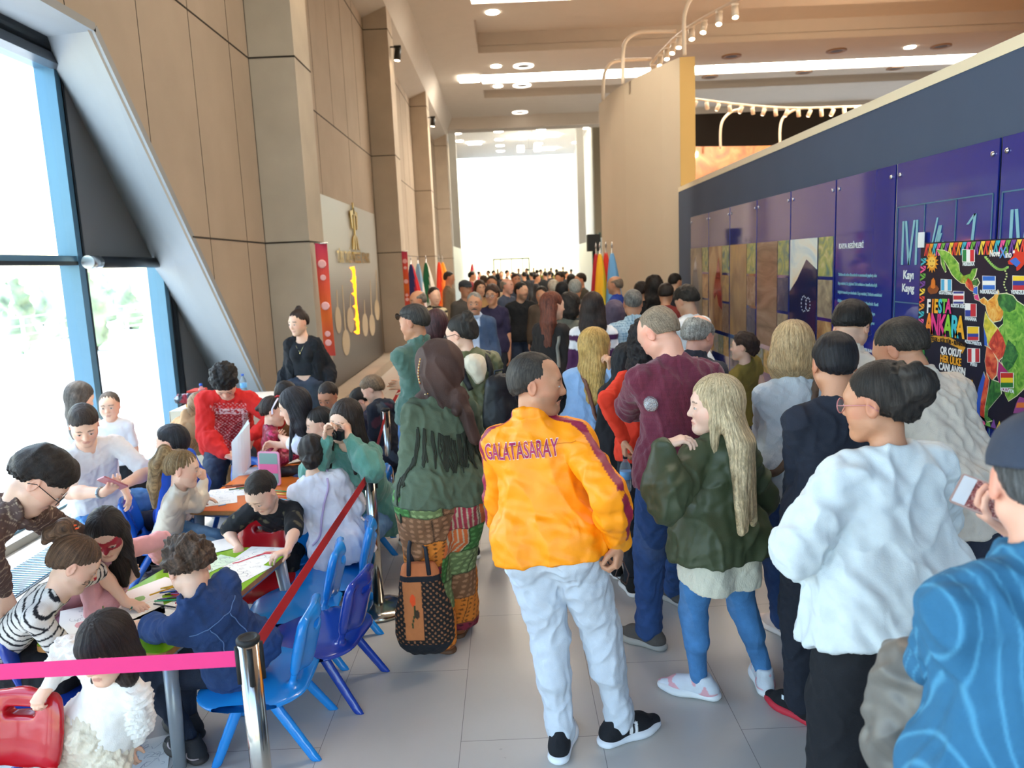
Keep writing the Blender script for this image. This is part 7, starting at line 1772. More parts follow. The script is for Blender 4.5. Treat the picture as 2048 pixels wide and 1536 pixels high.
person('young man with thick black hair in a white T-shirt looking down by the blue wall',head=(1372,603),y=7.0,hs=1.05,face=38,tilt=22,body=30,s=1.74,h=.008,eyes=True,hair=dict(kind='short',c1='14110f',c2='2e2824',vol=.022,curly=.006,nape=-.05,top=.02),top=dict(c='e6eaec',i=.02,hem=.06,name='white_tshirt',sleeve=.45,loose=.02),bottom=dict(PB),shoes=dict(c='222222'),Rh=('r',.1,.3,-.32),Lh=('r',-.08,.32,-.3))
sk=person('seated woman in a mustard sleeveless top in front of the blue wall',head=(1486,694),y=6.6,hs=1.0,face=62,tilt=-2,body=40,s=1.62,pel=(2.12,6.85,.58),feet=[(1.85,6.5,0),(2.05,6.4,0)],h=.007,eyes=True,fem=True,skin='fair',
  hair=dict(kind='short',c1='1c120e',c2='3e2a20',vol=.020,curly=.012,cf=70,bun=(0,-.09,-.02,.055),nape=-.08),top=dict(c='7d6a2c',i=.022,hem=.02,sleeve=.12,name='mustard_top',loose=.015),bottom=dict(PB),shoes=dict(c='111111'))
r=item('stool','dark stool under the seated woman in mustard','stool',(2.12,6.85,0)); m=MB(); m.lathe((2.12,6.85,.44),[(.18,0),(.19,.02),(.18,.04)],24); m.build('seat',mat('stool_dark','2a2a2e',rough=.6),r)
for a in range(4): m=MB(); m.tube([(2.12+.12*math.cos(a*PI/2),6.85+.12*math.sin(a*PI/2),.45),(2.12+.17*math.cos(a*PI/2),6.85+.17*math.sin(a*PI/2),0)],.013,8); m.build('leg',mat('stool_dark'),r)
person('grey haired man in a pale blue checked shirt seen from behind',head=(1266,607),y=6.75,hs=1.05,face=-4,tilt=5,body=0,h=.007,b=1.15,skin='tan',hair=dict(kind='short',c1='4a4642',c2='8e8a84',vol=.003,nape=-.04,line=.085,temple=1,fq=140),
  top=dict(c=plaid('c6dce6','7ea4bc',.022,.30,'5f8caa'),i=.02,hem=.10,name='checked_shirt',collar='shirt',loose=.02,fold=.008),bottom=dict(PB),shoes=dict(c='222222'))
sk=person('woman with long auburn hair in a black off-shoulder top facing right',head=(1106,612),y=6.9,hs=1.03,face=-72,tilt=4,body=-40,s=1.70,h=.0065,eyes=True,fem=True,skin='fair',hair=dict(kind='long',c1='4a241a',c2='8a4a34',vol=.012,len=.36,w=.07,ears=1,back=1.0,line=.07,locks=0),
  top=dict(c='26211f',i=.020,hem=.02,name='black_top',loose=.02,neckw=1.6,neck=.07,bag=.01),bottom=dict(PB,c='15151a'),shoes=dict(c='111111'))
strap(sk,[L_(sk,.12,.02,-.06),L_(sk,.14,-.10,-.2),L_(sk,.15,-.08,-.5)],.03,mat('strap_grey','8a8478',rough=.5),'bag_strap')
person('dark haired woman in a grey green top behind the auburn haired woman',head=(1142,612),y=7.9,hs=1.04,face=-60,tilt=5,body=-30,h=.009,fem=True,hair=dict(kind='bob',c1='15110f',c2='2e2622',vol=.022,len=.10,curly=.006),top=dict(c='6a685c',i=.02,hem=.05,loose=.02),bottom=dict(PB),shoes=dict(c='111111'))
person('woman with very long dark hair and a pink hair band, white and purple top',head=(1186,616),y=6.5,hs=1.04,face=-12,tilt=4,body=-10,h=.007,fem=True,hair=dict(kind='long',c1='1e1512',c2='3c2c26',vol=.016,len=.34,w=.085,fq=90,back=1.2),
  top=dict(c=zones(lambda x,y_,z,arm,al,sk,V:('e4e2e4',[((np.abs(x)>.07*sk.u)&(z<.42*sk.u)&(arm==0),'4a2048'),((arm!=0)&(al>.12),'4a2048')])),i=.022,hem=.05,name='panelled_top',loose=.02),bottom=dict(PB),shoes=dict(c='111111'),
  extras=[lambda sk:[m_.tube([HX(sk,.092*math.sin(t),.01,.035+.092*math.cos(t)) for t in np.linspace(-1.5,1.5,16)],.009,8) or m_.build('hair_band',mat('pink_band','c09aa4',rough=.5),sk.root) for m_ in [MB()]]])
def hij(c,h=.012):
    return lambda sk: sdf_obj('headscarf',[Grp([ell(HX(sk,0,-.02,.03),(.096*sk.z,.115*sk.z,.106*sk.z),sk.hf,.02),rc(HX(sk,0,-.03,-.05),L_(sk,0,-.02,-.02),.09,.10,k=.05),rc(L_(sk,-.10,0,-.04),L_(sk,.10,0,-.04),.07,k=.05),ell(HX(sk,0,.125,-.015),(.060*sk.z,.075*sk.z,.083*sk.z),sk.hf,.01,True)])],h,mat('scarf_cloth'),sk.root,c,folds(.006,40))
person('woman in a muted purple headscarf behind the long haired woman',head=(1228,628),y=7.4,hs=1.03,face=10,tilt=5,body=0,h=.010,fem=True,top=dict(c='4a3f52',i=.025,hem=.2,loose=.02),bottom=dict(PB),shoes=dict(c='111111'),extras=[hij('564a5c')])
person('woman with big dark hair in a black top seen from behind before the cream partition',head=(1307,574),y=9.6,hs=1.05,face=5,tilt=0,body=0,h=.010,fem=True,skin='fair',hair=dict(kind='long',c1='120e0d',c2='2a201c',vol=.03,len=.20,w=.10,curly=.008),top=dict(c='121214',i=.015,hem=.02,sleeve=.2,neckw=1.4,neck=.06),bottom=dict(PB),shoes=dict(c='111111'))
person('person with dark hair left of the big haired woman, facing the wall',head=(1283,583),y=10.2,hs=1.0,face=-30,tilt=10,body=-10,h=.011,hair=dict(kind='short',c1='120e0d',c2='2a201c',vol=.02),top=dict(c='2a2c34',i=.015,hem=.05),bottom=dict(PB),shoes=dict(c='111111'))
person('person in red reading close to the far end of the blue wall',head=(1332,590),y=9.0,hs=1.0,face=-20,tilt=20,body=-20,h=.011,skin='tan',hair=dict(kind='short',c1='120e0d',c2='2a201c',vol=.02),top=dict(c='7a2a24',i=.015,hem=.05),bottom=dict(PB),shoes=dict(c='111111'))
person('person half hidden at the far edge of the blue wall',head=(1351,564),y=11.2,hs=1.0,face=-60,tilt=10,body=-60,h=.014,hair=dict(kind='short',c1='120e0d',c2='2a201c',vol=.012),top=dict(c='2a2c34',i=.015,hem=.05),bottom=dict(PB),shoes=dict(c='111111'))
# ================================================================== middle distance, left of the aisle
sk=person('man in a green sweater with sunglasses on his head, arms folded, facing left',head=(828,645),y=5.35,hs=1.04,face=68,tilt=8,body=40,s=1.73,h=.0055,b=1.1,skin='tan',
  Rh=('r',-.02,.14,-.30),Lh=('r',.04,.17,-.27),hair=dict(kind='short',c1='1a1816',c2='46423e',vol=.007,nape=-.045,top=.006),
  top=dict(c='4d6a5e',i=.016,hem=.05,name='sweater',fold=.012,seed=4,m='knit',collar='up'),bottom=dict(c=denim('5a82b4'),i=.016,kr=.08,ar=.06),shoes=dict(c='333333'),extras=[glasses('15151a',.026,'15151a',True,up=.062)])
sk=person('woman with glossy burgundy brown hair behind the man in green',head=(872,652),y=6.1,hs=1.03,face=20,tilt=8,body=10,h=.008,fem=True,skin='fair',hair=dict(kind='bob',c1='2e1a1c',c2='5a3438',vol=.016,len=.11),top=dict(c='3a2a30',i=.016,hem=.05),bottom=dict(PB),shoes=dict(c='222222'))
sk=person('woman in an olive jacket with a cream hood and purple hair tie facing left',head=(922,668),y=5.15,hs=1.06,face=62,tilt=12,body=22,s=1.68,h=.0055,fem=True,b=1.2,skin='fair',side=-6,lean=4,
  hair=dict(kind='bun',c1='15120f',c2='38322c',vol=.007,bun=(.0,-.075,.095,.042),messy=1,nape=-.06),Lh=('r',-.2,.35,-.30),
  top=[dict(c='d8ccb4',i=.018,hem=-.1,sleeve=0,name='cream_hood',hood=1.25,fold=.01),dict(c='5f6242',i=.034,hem=.06,name='olive_jacket',loose=.03,fold=.018,bag=.02,seed=6,m='shiny')],bottom=dict(c=denim('3a4a60')),shoes=dict(c='222222'),extras=[glasses('201a1a',.025)])
m=MB(); m.smooth=True; m.tube([HX(sk,.030*math.cos(t),-.068+.01*math.sin(t),.075+.030*math.sin(t)) for t in np.linspace(0,2*PI,16)],.012,8,cap=False); m.build('hair_tie',mat('scrunchie','7a2a7a',rough=.6),sk.root)
c=L_(sk,.09,-.215,-.33); r=item('backpack','black backpack on the back of the woman in olive','backpack',c)
sdf_obj('bag_body',[Grp([rc(c+(0,0,.10),c-(0,0,.12),.105,.13,k=.05,flat=sk.bf,fs=.62),rc(c-sk.bf*.055-(0,0,.13),c-sk.bf*.055-(0,0,.06),.085,.07,k=.03,flat=sk.bf,fs=.6)])],.008,cloth('shiny'),r,'121216',folds(.004,24))
for sd in (1,-1): strap(sk,[L_(sk,sd*.09,-.16,-.20),L_(sk,sd*.10,-.08,-.02),L_(sk,sd*.11,.06,-.05),L_(sk,sd*.14,.10,-.25)],.04,mat('strap_black','16161a',rough=.6),'shoulder_strap',off=.008)
m=MB(); m.smooth=True; q=c+(0,0,.17); m.tube([q-sk.br*.03,q-sk.br*.03+(0,0,.05),q+sk.br*.03+(0,0,.05),q+sk.br*.03],.008,6); m.build('handle_loop',mat('handle_navy'),r)
# ================================================================== the crowd down the hall
rr=random.Random(11)
def crowd(label,px,py,y_,face,top,hair=None,fem=False,skin='mid',bottom='23262e',hs=1.03,s=None,tilt=4,h=None,**k):
    hh=h or (.010 if y_<10 else .013 if y_<14 else .018 if y_<22 else .028)
    if isinstance(top,str): top=dict(c=top,i=.018,hem=.06,loose=.01)
    if isinstance(hair,str): hair=dict(kind='short',c1=hair,c2=hair,vol=.008)
    return person(label,head=(px,py),y=y_,hs=hs,face=face,tilt=tilt,body=k.pop('body',face),h=hh,fem=fem,skin=skin,hair=hair,top=top,bottom=dict(c=bottom,m='cotton',name='trousers'),shoes=dict(c='1a1a1a'),s=s,eyes=y_<10.5,**k)
crowd('grey haired man with a moustache in an open blue suit jacket walking forward',949,607,8.5,178,[dict(c='aebcd4',i=.012,hem=.03,name='blue_shirt',collar='shirt'),dict(c=zones(lambda x,y_,z,arm,al,sk,V:('3c4f6c',[((arm==0)&(y_>0)&(np.abs(x)<(.03+.12*np.clip(z,0,1)*.35)*sk.u),'aebcd4')])),i=.028,hem=.12,name='suit_jacket',loose=.02)],dict(kind='short',c1='6a6864',c2='a8a6a0',vol=.006),beard=('5a5652',.25,'3a3836'),skin='tan',bottom='1e2636')
crowd('man in a black quilted vest over a grey shirt looking right',1043,582,10.8,-140,[dict(c='4c4e4a',i=.012,hem=.0,name='grey_shirt',sleeve=.5),dict(c='16181b',i=.030,hem=.05,sleeve=0,name='quilted_vest',loose=.01)],'14110f',bottom='2f3a4e',beard=('1a1614',.5),body=-170)
crowd('woman with short dark hair and glasses in a navy T-shirt beside the suited man',984,590,9.8,165,dict(c='2a2440',i=.018,hem=.08,sleeve=.4),dict(kind='short',c1='2a1e1a',c2='4a342c',vol=.02,curly=.006),fem=True,skin='tan',extras=[glasses('201a1a',.024)])
crowd('man in a grey cap and brown grey jacket behind the suited man',931,578,10.9,-150,'4a4540','2a2826',skin='tan',extras=[lambda sk: sdf_obj('cap',[Grp([ell(HX(sk,0,-.01,.06),(.09,.112,.065),sk.hf,.02)],[(HX(sk,0,0,.035),-sk.hf[2])]),Grp([rc(HX(sk,-.03,.1,.04),HX(sk,.03,.1,.04),.04,k=.02,flat=sk.hf[2],fs=.2)])],.012,cloth('cotton'),sk.root,'2e3238')])
crowd('man in a beige overshirt standing by the left flags',899,556,14.5,-100,'7a6a56','2e2622',skin='tan')
crowd('woman in a cream and black striped jumper looking over her shoulder',869,592,10.6,-150,dict(c=stripes('d8cca8','22201e',.07,.4),i=.02,hem=.05,name='striped_jumper'),dict(kind='bun',c1='120f0e',c2='2a2422',vol=.006),fem=True,body=-30,skin='fair')
crowd('short bald man left of the striped woman',835,601,9.6,120,'3c3834',dict(kind='bald',c1='5a544c',c2='8a847c',vol=.006),skin='tan',tilt=12)
crowd('man in a pale T-shirt with a hand raised to his mouth',984,566,12.8,175,dict(c='c8b090',i=.018,hem=.06,sleeve=.4),'1e1814',skin='tan',Rh=('r',.0,.14,.02),Rk=dict(curl=.8))
crowd('woman in a tan cardigan behind the suited man',960,577,11.6,-160,dict(c='b08a5c',i=.022,hem=.1),dict(kind='long',c1='2a1c14',c2='4a3020',vol=.012,len=.2),fem=True)
crowd('bald man with reddish face left of the vest man',1015,572,12.0,-120,'4a5468',dict(kind='bald',c1='8a7a6a',c2='aaa090',vol=.004),skin='pink')
crowd('tall man with brown hair behind the vest man',1032,560,14.2,-160,'3a4250','2a1e18',skin='tan')
crowd('man with brown hair far left of the aisle',967,562,16.0,20,'2c3038','4a3828')
crowd('dark haired woman in a yellow beige top right of the aisle',1119,557,14.6,150,'c8b48a',dict(kind='short',c1='1a1412',c2='2a201c',vol=.02),fem=True,skin='tan')
crowd('older woman with white grey hair right of the aisle',1107,577,12.2,10,'cfc4b4',dict(kind='short',c1='b4a894',c2='dcd4c4',vol=.02),fem=True)
crowd('person in a black headscarf before the grey haired man',1124,582,11.2,0,'16181c',None,fem=True,extras=[hij('17181c')])
crowd('grey cropped haired man seen from behind, right of the aisle',1150,578,9.4,-5,'55534e',dict(kind='short',c1='7a7872',c2='a8a69e',vol=.004),skin='tan')
crowd('dark haired man in a brown grey jacket looking left near the flags',1160,560,13.6,110,'4a463c','2a221c',skin='tan',beard=('2a201a',.4))
crowd('woman in a black headscarf far back right of the aisle',1143,560,17.0,-20,'15171a',None,fem=True,extras=[hij('15161a')])
crowd('child with dark hair standing in the aisle behind the vest man',1083,590,10.2,170,'5a4a3c','1a1412',s=1.45,hs=.95,skin='tan')
crowd('bald man in a dark coat with a bright blue collar beside the light blue flag',1229,570,10.6,70,[dict(c='16181e',i=.02,hem=.1,name='coat'),dict(c='1f3f9a',i=.030,hem=-.3,sleeve=0,name='blue_scarf')],dict(kind='bald',c1='6a5a4c',c2='8a7a6a',vol=.004),skin='tan')
far=[(945,552,20,'7a2a34'),(988,546,34,'20242c'),(1003,549,28,'1c2026'),(1015,546,31,'22262e'),(1037,541,40,'9aa4a8'),(1053,541,38,'2a3036'),(1048,551,24,'181b20'),(1074,545,32,'1e2228'),(1082,543,38,'c8c84a'),(1090,550,25,'22262a'),(1102,539,44,'2a3a3e'),(1113,543,34,'a89a5a'),(1126,537,46,'4a6078'),(1099,548,29,'15181c'),(1133,549,27,'20242a'),(1063,551,26,'2c3038'),(1025,551,27,'30343c'),(995,541,46,'3a4046'),(1067,538,52,'2a2e36'),(1142,542,40,'3a3e46'),(976,546,36,'40444c'),(1116,551,24,'1a1c22'),(1090,539,50,'707880'),(958,549,30,'2a2c34'),(1074,556,21,'24262c')]
for i,(px,py,y_,c) in enumerate(far):
    crowd('small silhouetted visitor far down the bright hall',px,py,y_,rr.choice([0,180,90,-90,20,160]),c,rr.choice(['1a1412','2a1e18','120f0e']),fem=i%2==0,group='silhouettes far down the hall',s=None,bottom=rr.choice(['20242c','2a3444','15171c']))
# ================================================================== the children's corner
def kid(label,head,z,yaw,hipoff=None,**k):
    """seated or standing child whose head centre is at height z on the given pixel"""
    hp=pz(head[0],head[1],z); return hp
def seated(label,head,z,face,seat=.30,back=.20,body=None,s=1.2,hs=.93,legdir=None,**k):
    H=pz(head[0],head[1],z); bd=face if body is None else body; f=yawv(bd); u=s/1.7
    pel=k.pop('pel',None)
    if pel is None: pel=np.array([H[0]-f[0]*back,H[1]-f[1]*back,seat+.095*u])
    ld=f if legdir is None else yawv(legdir); rr_=np.array([ld[1],-ld[0],0])
    kx=k.pop('kneel',.42)*u; feet=k.pop('feet',None)
    if feet is None: feet=[tuple(pel+ld*kx*.85+rr_*.09*u+np.array([0,0,-pel[2]])),tuple(pel+ld*kx*.85-rr_*.09*u+np.array([0,0,-pel[2]]))]
    knee=k.pop('knee',[tuple(ld*1.+np.array([0,0,.9]))]*2)
    return person(label,hpos=tuple(H),hs=hs,face=face,body=bd,s=s,pel=tuple(pel),feet=feet,knee=knee,toe=(math.degrees(math.atan2(-ld[0],ld[1])),)*2,**k)
T=TG
def hw(px,py,z=None,dz=.03): p=pz(px,py,(T if z is None else z)+dz); return tuple(p)
# --- the white T-shirt man by the window
H=pz(168,850,1.13); 
sk=person('young man in a white T-shirt and jeans sitting by the window with a phone',hpos=tuple(H),hs=1.02,face=-150,tilt=32,body=-132,s=1.74,pel=tuple(pz(190,1035,.46)+np.array([-.02,.12,0])),h=.0045,b=1.06,skin='fair',
  feet=[(-2.72,4.95,0),(-2.50,5.48,0)],knee=[(.2,-1,.5),(1,.1,.8)],toe=(-100,-110),Rh=('p',208,985,4.35),Rk=dict(curl=.5,dir=(.6,-.3,.35),palm=(.2,.3,1),pole=(-.8,-.5,-.7)),Lh=('p',245,970,4.55),Lk=dict(curl=.35,dir=(.35,-.1,-.8),palm=(-.5,-.2,-.4),pole=(.7,.6,-.5)),
  hair=dict(kind='short',c1='1d1714',c2='46382e',vol=.009,top=.022,nape=-.05),brow='2a1c14',top=dict(c='d8d4d4',i=.008,hem=.02,name='white_tshirt',sleeve=.42,fold=.008,seed=31,si=.004),bottom=dict(c=denim('3f6fa4',.3),i=.014,kr=.078,ar=.070,fold=.012),shoes=dict(c='9a8a84',sole='c8c4bc'),extras=[bracelet(1,'9aa4aa',.034,.014)])
c_=sk.W[1]+sk.hd[1]*.10+np.array([.0,0,.02]); r=item('smartphone','smartphone in the hand of the man in a white T-shirt','phone',c_); slab('phone_body',c_,(.75,-.35,.30),(-.3,-.6,.55),.075,.155,.009,mat('phone_pink','a8606a',rough=.3),r)
# --- plaid shirt man leaning in at the left edge
sk=person('man in a brown checked shirt and glasses bending over the children at the left edge',hpos=tuple(pz(82,962,1.22)),hs=1.05,face=-68,tilt=52,body=-75,s=1.72,pel=(-2.50,2.92,.80),bend=.04,h=.0045,b=1.05,skin='fair',
  feet=[(-2.62,2.95,0),(-2.6,3.25,0)],Rh=tuple(pz(18,1215,.55)),Rk=dict(curl=.25,dir=(.3,-.2,-.9),palm=(-.3,.2,0),pole=(-.4,-.6,.3)),Lh=(-1.95,3.45,.72),Lk=dict(curl=.4),
  hair=dict(kind='short',c1='14100e',c2='30261f',vol=.020,curly=.005,cf=60,top=.02,nape=-.055),top=dict(c=plaid('54403a','b09c84',.036,.08,'d0bea4'),i=.020,hem=.06,name='checked_shirt',loose=.02,collar='shirt',seed=33,fold=.012),bottom=dict(c='16181e',m='cotton',name='trousers',i=.014),shoes=dict(c='222222'),extras=[glasses('1a1a1a',.025)])
# --- striped girl
def cat_paint(c,x,yy,zz):
    m=((x**2+(zz+.028)**2)<.00018)&(yy>.08); c[m]=lin('b0202a')
    ax=np.abs(x)
    for k in (-.018,0,.018):
        m=(np.abs(zz+.042+k*.6-(ax-.04)*k*6)<.0022)&(ax>.026)&(ax<.062)&(yy>.03); c[m]=lin('3a2a24')
    m=(np.abs(zz-.045-.02*np.cos(ax*70))<.003)&(ax<.045)&(yy>.05); c[m]=lin('8a2a24'); return c
sk=seated('girl in a black and white striped top with painted whiskers drawing at the green table',(150,1128),.86,-62,back=.24,s=1.30,tilt=36,body=-78,bend=.02,h=.0040,fem=False,skin='fair',pel=(-2.28,3.06,.42),feet=[(-2.0,2.95,0),(-1.98,3.15,0)],
  Rh=hw(212,1246),Rk=dict(curl=[.5,.6,.7,.8],dir=(.9,.15,-.15),palm=(0,.1,-1),pole=(-.5,-.9,-.1)),Lh=hw(252,1205),Lk=dict(curl=.3,dir=(.8,-.25,-.1),palm=(0,0,-1),pole=(-.2,.9,.2)),
  hair=dict(kind='pony',c1='3c2a20',c2='7a5c44',vol=.010,pts=((-.02,-.07,.105),(-.03,-.12,.12),(-.04,-.15,.07),(-.04,-.15,.03)),rs=(.02,.036,.030,.014),nape=-.055,line=.06),brow='5a4030',paint=cat_paint,
  top=dict(c=stripes('ded8d0','1c1c22',.034,.28),i=.010,hem=.03,name='striped_top',sleeve=.42,si=.006,fold=.008,flare=.01),bottom=dict(c='17171b',m='cotton',skirt=.2,name='black_skirt'),shoes=dict(c='222222'),extras=[bracelet(1,'d0d4d8',.026,.01)])
m=MB(); c=HX(sk,-.03,-.085,.125)
for a in range(6): m.lathe(c+np.array([.016*math.cos(a),.006,.016*math.sin(a)]),[(.002,-.004),(.010,0),(.002,.004)],8)
m.build('hair_flower',mat('flower_orange','f0602a',rough=.6),sk.root)
pencil(208,1228,-60,'6a7a4a',k=8,l=.13,lab='olive pencil in the hand of the striped girl'); pencil(268,1222,-80,'1f6a5a',k=5,l=.10,lab='teal green felt pen in the left hand of the striped girl')
# --- red mask girl
def red_mask(c,x,yy,zz):
    ax=np.abs(x); m=(yy>.02)&(zz>-.022-.3*np.maximum(.02-ax,0))&(zz<.034+.25*np.minimum(ax,.04))&(ax<.068); m&=~(((ax-.031)/.017)**2+((zz)/.0075)**2<1); c[m]=lin('a0182c'); return c
sk=seated('girl in a pink blouse with a painted red mask at the green table',(213,1068),.87,-160,back=.20,s=1.26,tilt=30,body=-105,h=.0040,fem=False,skin='fair',pel=(-2.27,3.50,.42),feet=[(-2.0,3.45,0),(-2.0,3.6,0)],
  Rh=tuple(pz(248,1165,.60)),Rk=dict(curl=.15,dir=(.75,-.1,.65),palm=(.2,-.8,.4),pole=(-.4,-1,-.6),spread=.3,thumb=.2),Lh=tuple(pz(318,1120,.56)),Lk=dict(curl=.4,dir=(.9,-.1,0),palm=(0,0,-1),pole=(.3,.8,-.2)),
  hair=dict(kind='long',c1='15110f',c2='332823',vol=.012,len=.26,w=.06,fq=90,back=.4,locks=1,lockl=.9,line=.066),paint=red_mask,brow='2a1c18',
  top=dict(c='dba0a2',i=.014,hem=.03,name='pink_blouse',m='cotton',fold=.010,bag=.018,loose=.006),bottom=dict(c='c890a0',m='cotton',skirt=.2,name='pink_skirt'),shoes=dict(c='d8c8c8'))
t=bvh_of(sk.top); m=MB(); m.smooth=True
for j,R_ in enumerate((.062,.085)):
    for k in range(34):
        a=(k/33-.5)*2.6; p=L_(sk,math.sin(a)*R_*1.35,.30,-.01-math.cos(a)*R_*1.2); hit=t.ray_cast(Vector(p),-Vector(sk.bf),.6)
        if hit[0] is not None: m.lathe(hit[0]-Vector((0,0,.003)),[(.0006,0),(.0034,.003),(.0006,.006)],6)
m.build('pearl_trim',mat('pearl','f0ece4',rough=.2),sk.root)['kind']='stuff'
# --- curly boy in the denim jacket
sk=seated('curly haired boy in a dark blue denim jacket drawing with his back to the barrier',(378,1136),.87,38,back=.2,s=1.32,tilt=38,body=55,bend=.025,h=.0042,skin='fair',pel=(-1.20,3.04,.40),feet=[(-1.50,3.12,0),(-1.42,2.95,0)],knee=[(-1,.1,.9)]*2,
  Lh=hw(292,1245),Lk=dict(curl=.8,dir=(-.9,0,-.1),palm=(0,0,-1),pole=(0,-1,-.2)),Rh=hw(376,1208),Rk=dict(curl=.8,dir=(-.8,.1,-.2),palm=(0,0,-1),pole=(.8,.6,-.3)),
  hair=dict(kind='short',c1='2a1f1a',c2='6a5444',vol=.022,curly=.017,cf=88,nape=-.062,top=.015),top=dict(c=lambda V,N,sk:lin('25406e')*(1+.25*sn(V,30,2))[:,None],i=.018,hem=.04,name='denim_jacket',m='denim',fold=.012,bag=.008,collar='shirt',seed=35,ff=26),
  bottom=dict(c='1b2436',name='jeans',i=.010),shoes=dict(c=lambda q,V:np.where((sn(q,60,3)>.6)[:,None],lin('b0a0a4'),lin('26262a')),sole='35302e',sole_t=.034,k=1.15))
for pts in (((-.16,-.12,-.06),(-.05,-.2,-.07),(.05,-.2,-.07),(.16,-.12,-.06)),((-.06,-.2,-.08),(-.07,-.2,-.30)),((.06,-.2,-.08),(.07,-.2,-.30))):
    strap(sk,[L_(sk,*q) for q in pts],.004,mat('seam_5a78a8','5a78a8',rough=.9),'seam',off=.001,th=.001)
# --- small girl below the belt
def pink_mask(c,x,yy,zz):
    ax=np.abs(x); m=(yy>.03)&(np.abs(zz-.005)<.035)&(ax<.07)&(ax>.006); m&=~(((ax-.031)/.019)**2+((zz)/.010)**2<1)&(((ax-.036)/.032)**2+((zz-.004)/.030)**2<1.); c[m]=c[m]*.35+lin('b03048')*.65; return c
sk=person('small girl in a fluffy white top with a dark bobbed fringe behind the lit belt',hpos=tuple(pz(211,1296,.77)),hs=.92,face=168,tilt=14,hroll=4,body=165,s=1.05,pel=tuple(pz(192,1462,.40)),feet=[(-1.70,2.72,0),(-1.50,2.68,0)],knee=[(0,-1,.3)]*2,toe=(170,160),h=.0042,skin='fair',
  Rh=tuple(pz(98,1372,.63)),Rk=dict(curl=.8,dir=(-.25,-.75,-.45),palm=(0,.4,-1),pole=(-.9,.2,-.1)),Lh=tuple(pz(256,1488,.30)),Lk=dict(curl=.35,dir=(.05,-.1,-1),palm=(0,1,0),pole=(.9,.1,.2)),
  hair=dict(kind='bob',c1='15100e',c2='3a2c26',vol=.016,len=.115,fringe=.004,fq=100,lockl=1.0,line=.05),paint=pink_mask,
  top=dict(c='e8e4de',i=.012,hem=.02,name='white_top',fold=.006),bottom=dict(c=mottled('1c2744','cfcf9a',38,.85,'4a8a3a'),m='cotton',name='patterned_trousers',i=.010),shoes=dict(c='c8b8bc'))
for sd in (1,-1):
    sdf_obj('ruffled_sleeve',[Grp([rc(sk.S[sd],sk.E[sd],.045,.048,k=.02),rc(sk.E[sd],sk.E[sd]*.5+sk.W[sd]*.5,.048,.045,k=.02)])],.0042,cloth('knit'),sk.root,'e6e2dc',lambda V,N:.010*(1-np.abs(np.sin(V[:,2]*130+np.sin(V[:,0]*60))))+.004*sn(V,170,3))
q=sk.P
sdf_obj('fluffy_skirt',[Grp([rc(q+(0,.02,.04),q+(0,-.01,.02),.095,.10,k=.05)]+[rc(sk.Hp[sd],sk.Hp[sd]*.62+sk.K[sd]*.38+(0,0,.01),.068,.074,k=.05) for sd in (1,-1)])],.0042,cloth('knit'),sk.root,lambda V,N:lin('e0d4be')*(1+.1*sn(V,60,3))[:,None],lambda V,N:.013*(1-np.abs(sn(V,95,3)))+.005*sn(V,220,6))
# --- black T-shirt boy standing at the far end of the green table
sk=person('boy in a black patterned T-shirt looking down at the far end of the green table',hpos=tuple(pY(521,985,4.45)+np.array([0,0,.13])) if False else tuple(pz(523,985,.82)),hs=.95,face=158,tilt=40,body=175,s=1.22,pel=(-1.40,4.52,.40),h=.0045,b=1.12,skin='fair',feet=[(-1.5,4.22,0),(-1.33,4.2,0)],knee=[(0,-1,.8)]*2,
  Lh=hw(570,1135,dz=.02),Lk=dict(curl=.4,dir=(-.6,-.7,0),palm=(0,0,-1),pole=(.9,.3,-.5)),Rh=hw(478,1095,dz=.0),Rk=dict(curl=.4,dir=(.3,-.9,0),palm=(0,0,-1),pole=(-.9,.2,-.5)),
  hair=dict(kind='short',c1='17110f',c2='33271f',vol=.006,line=.055,nape=-.05,fq=120),top=dict(c=mottled('15161a','5a5440',90,.62),i=.012,hem=.04,name='black_tshirt',sleeve=.45,si=.008,fold=.010,loose=.01),bottom=dict(c=mottled('121316','4a4636',90,.75),m='cotton',name='black_trousers',i=.010),shoes=dict(c='8a1a1a'))
# --- ponytail girl
sk=seated('small smiling girl with a long curly ponytail and beige jacket at the orange table',(366,938),.88,-78,back=.16,s=1.16,tilt=10,body=-80,h=.0042,skin='fair',pel=(-2.22,4.62,.40),feet=[(-1.92,4.5,0),(-1.9,4.68,0)],
  Rh=hw(432,990),Rk=dict(curl=.3,dir=(.9,.3,0),palm=(0,0,-1),pole=(-.2,-.8,-.5)),Lh=tuple(pz(408,962,.72)),Lk=dict(curl=.8,dir=(0,.1,1),palm=(-.9,0,0),pole=(.2,.9,-.8)),
  hair=dict(kind='pony',c1='6a5238',c2='a88a60',vol=.007,pts=((0,-.085,.10),(0,-.12,.115),(0,-.16,.02),(0,-.165,-.12),(.01,-.15,-.26)),rs=(.016,.032,.040,.038,.014),nape=-.055,line=.068,amp=.003),paint=lambda c,x,yy,zz:c,
  top=dict(c='cfc3b0',i=.014,hem=.0,name='beige_jacket',m='shiny',fold=.012,bag=.014,collar='shirt',loose=.01),bottom=dict(c=denim('5a84ae',.2),i=.014,kr=.075,ar=.07),shoes=dict(c='d8c8c8'))
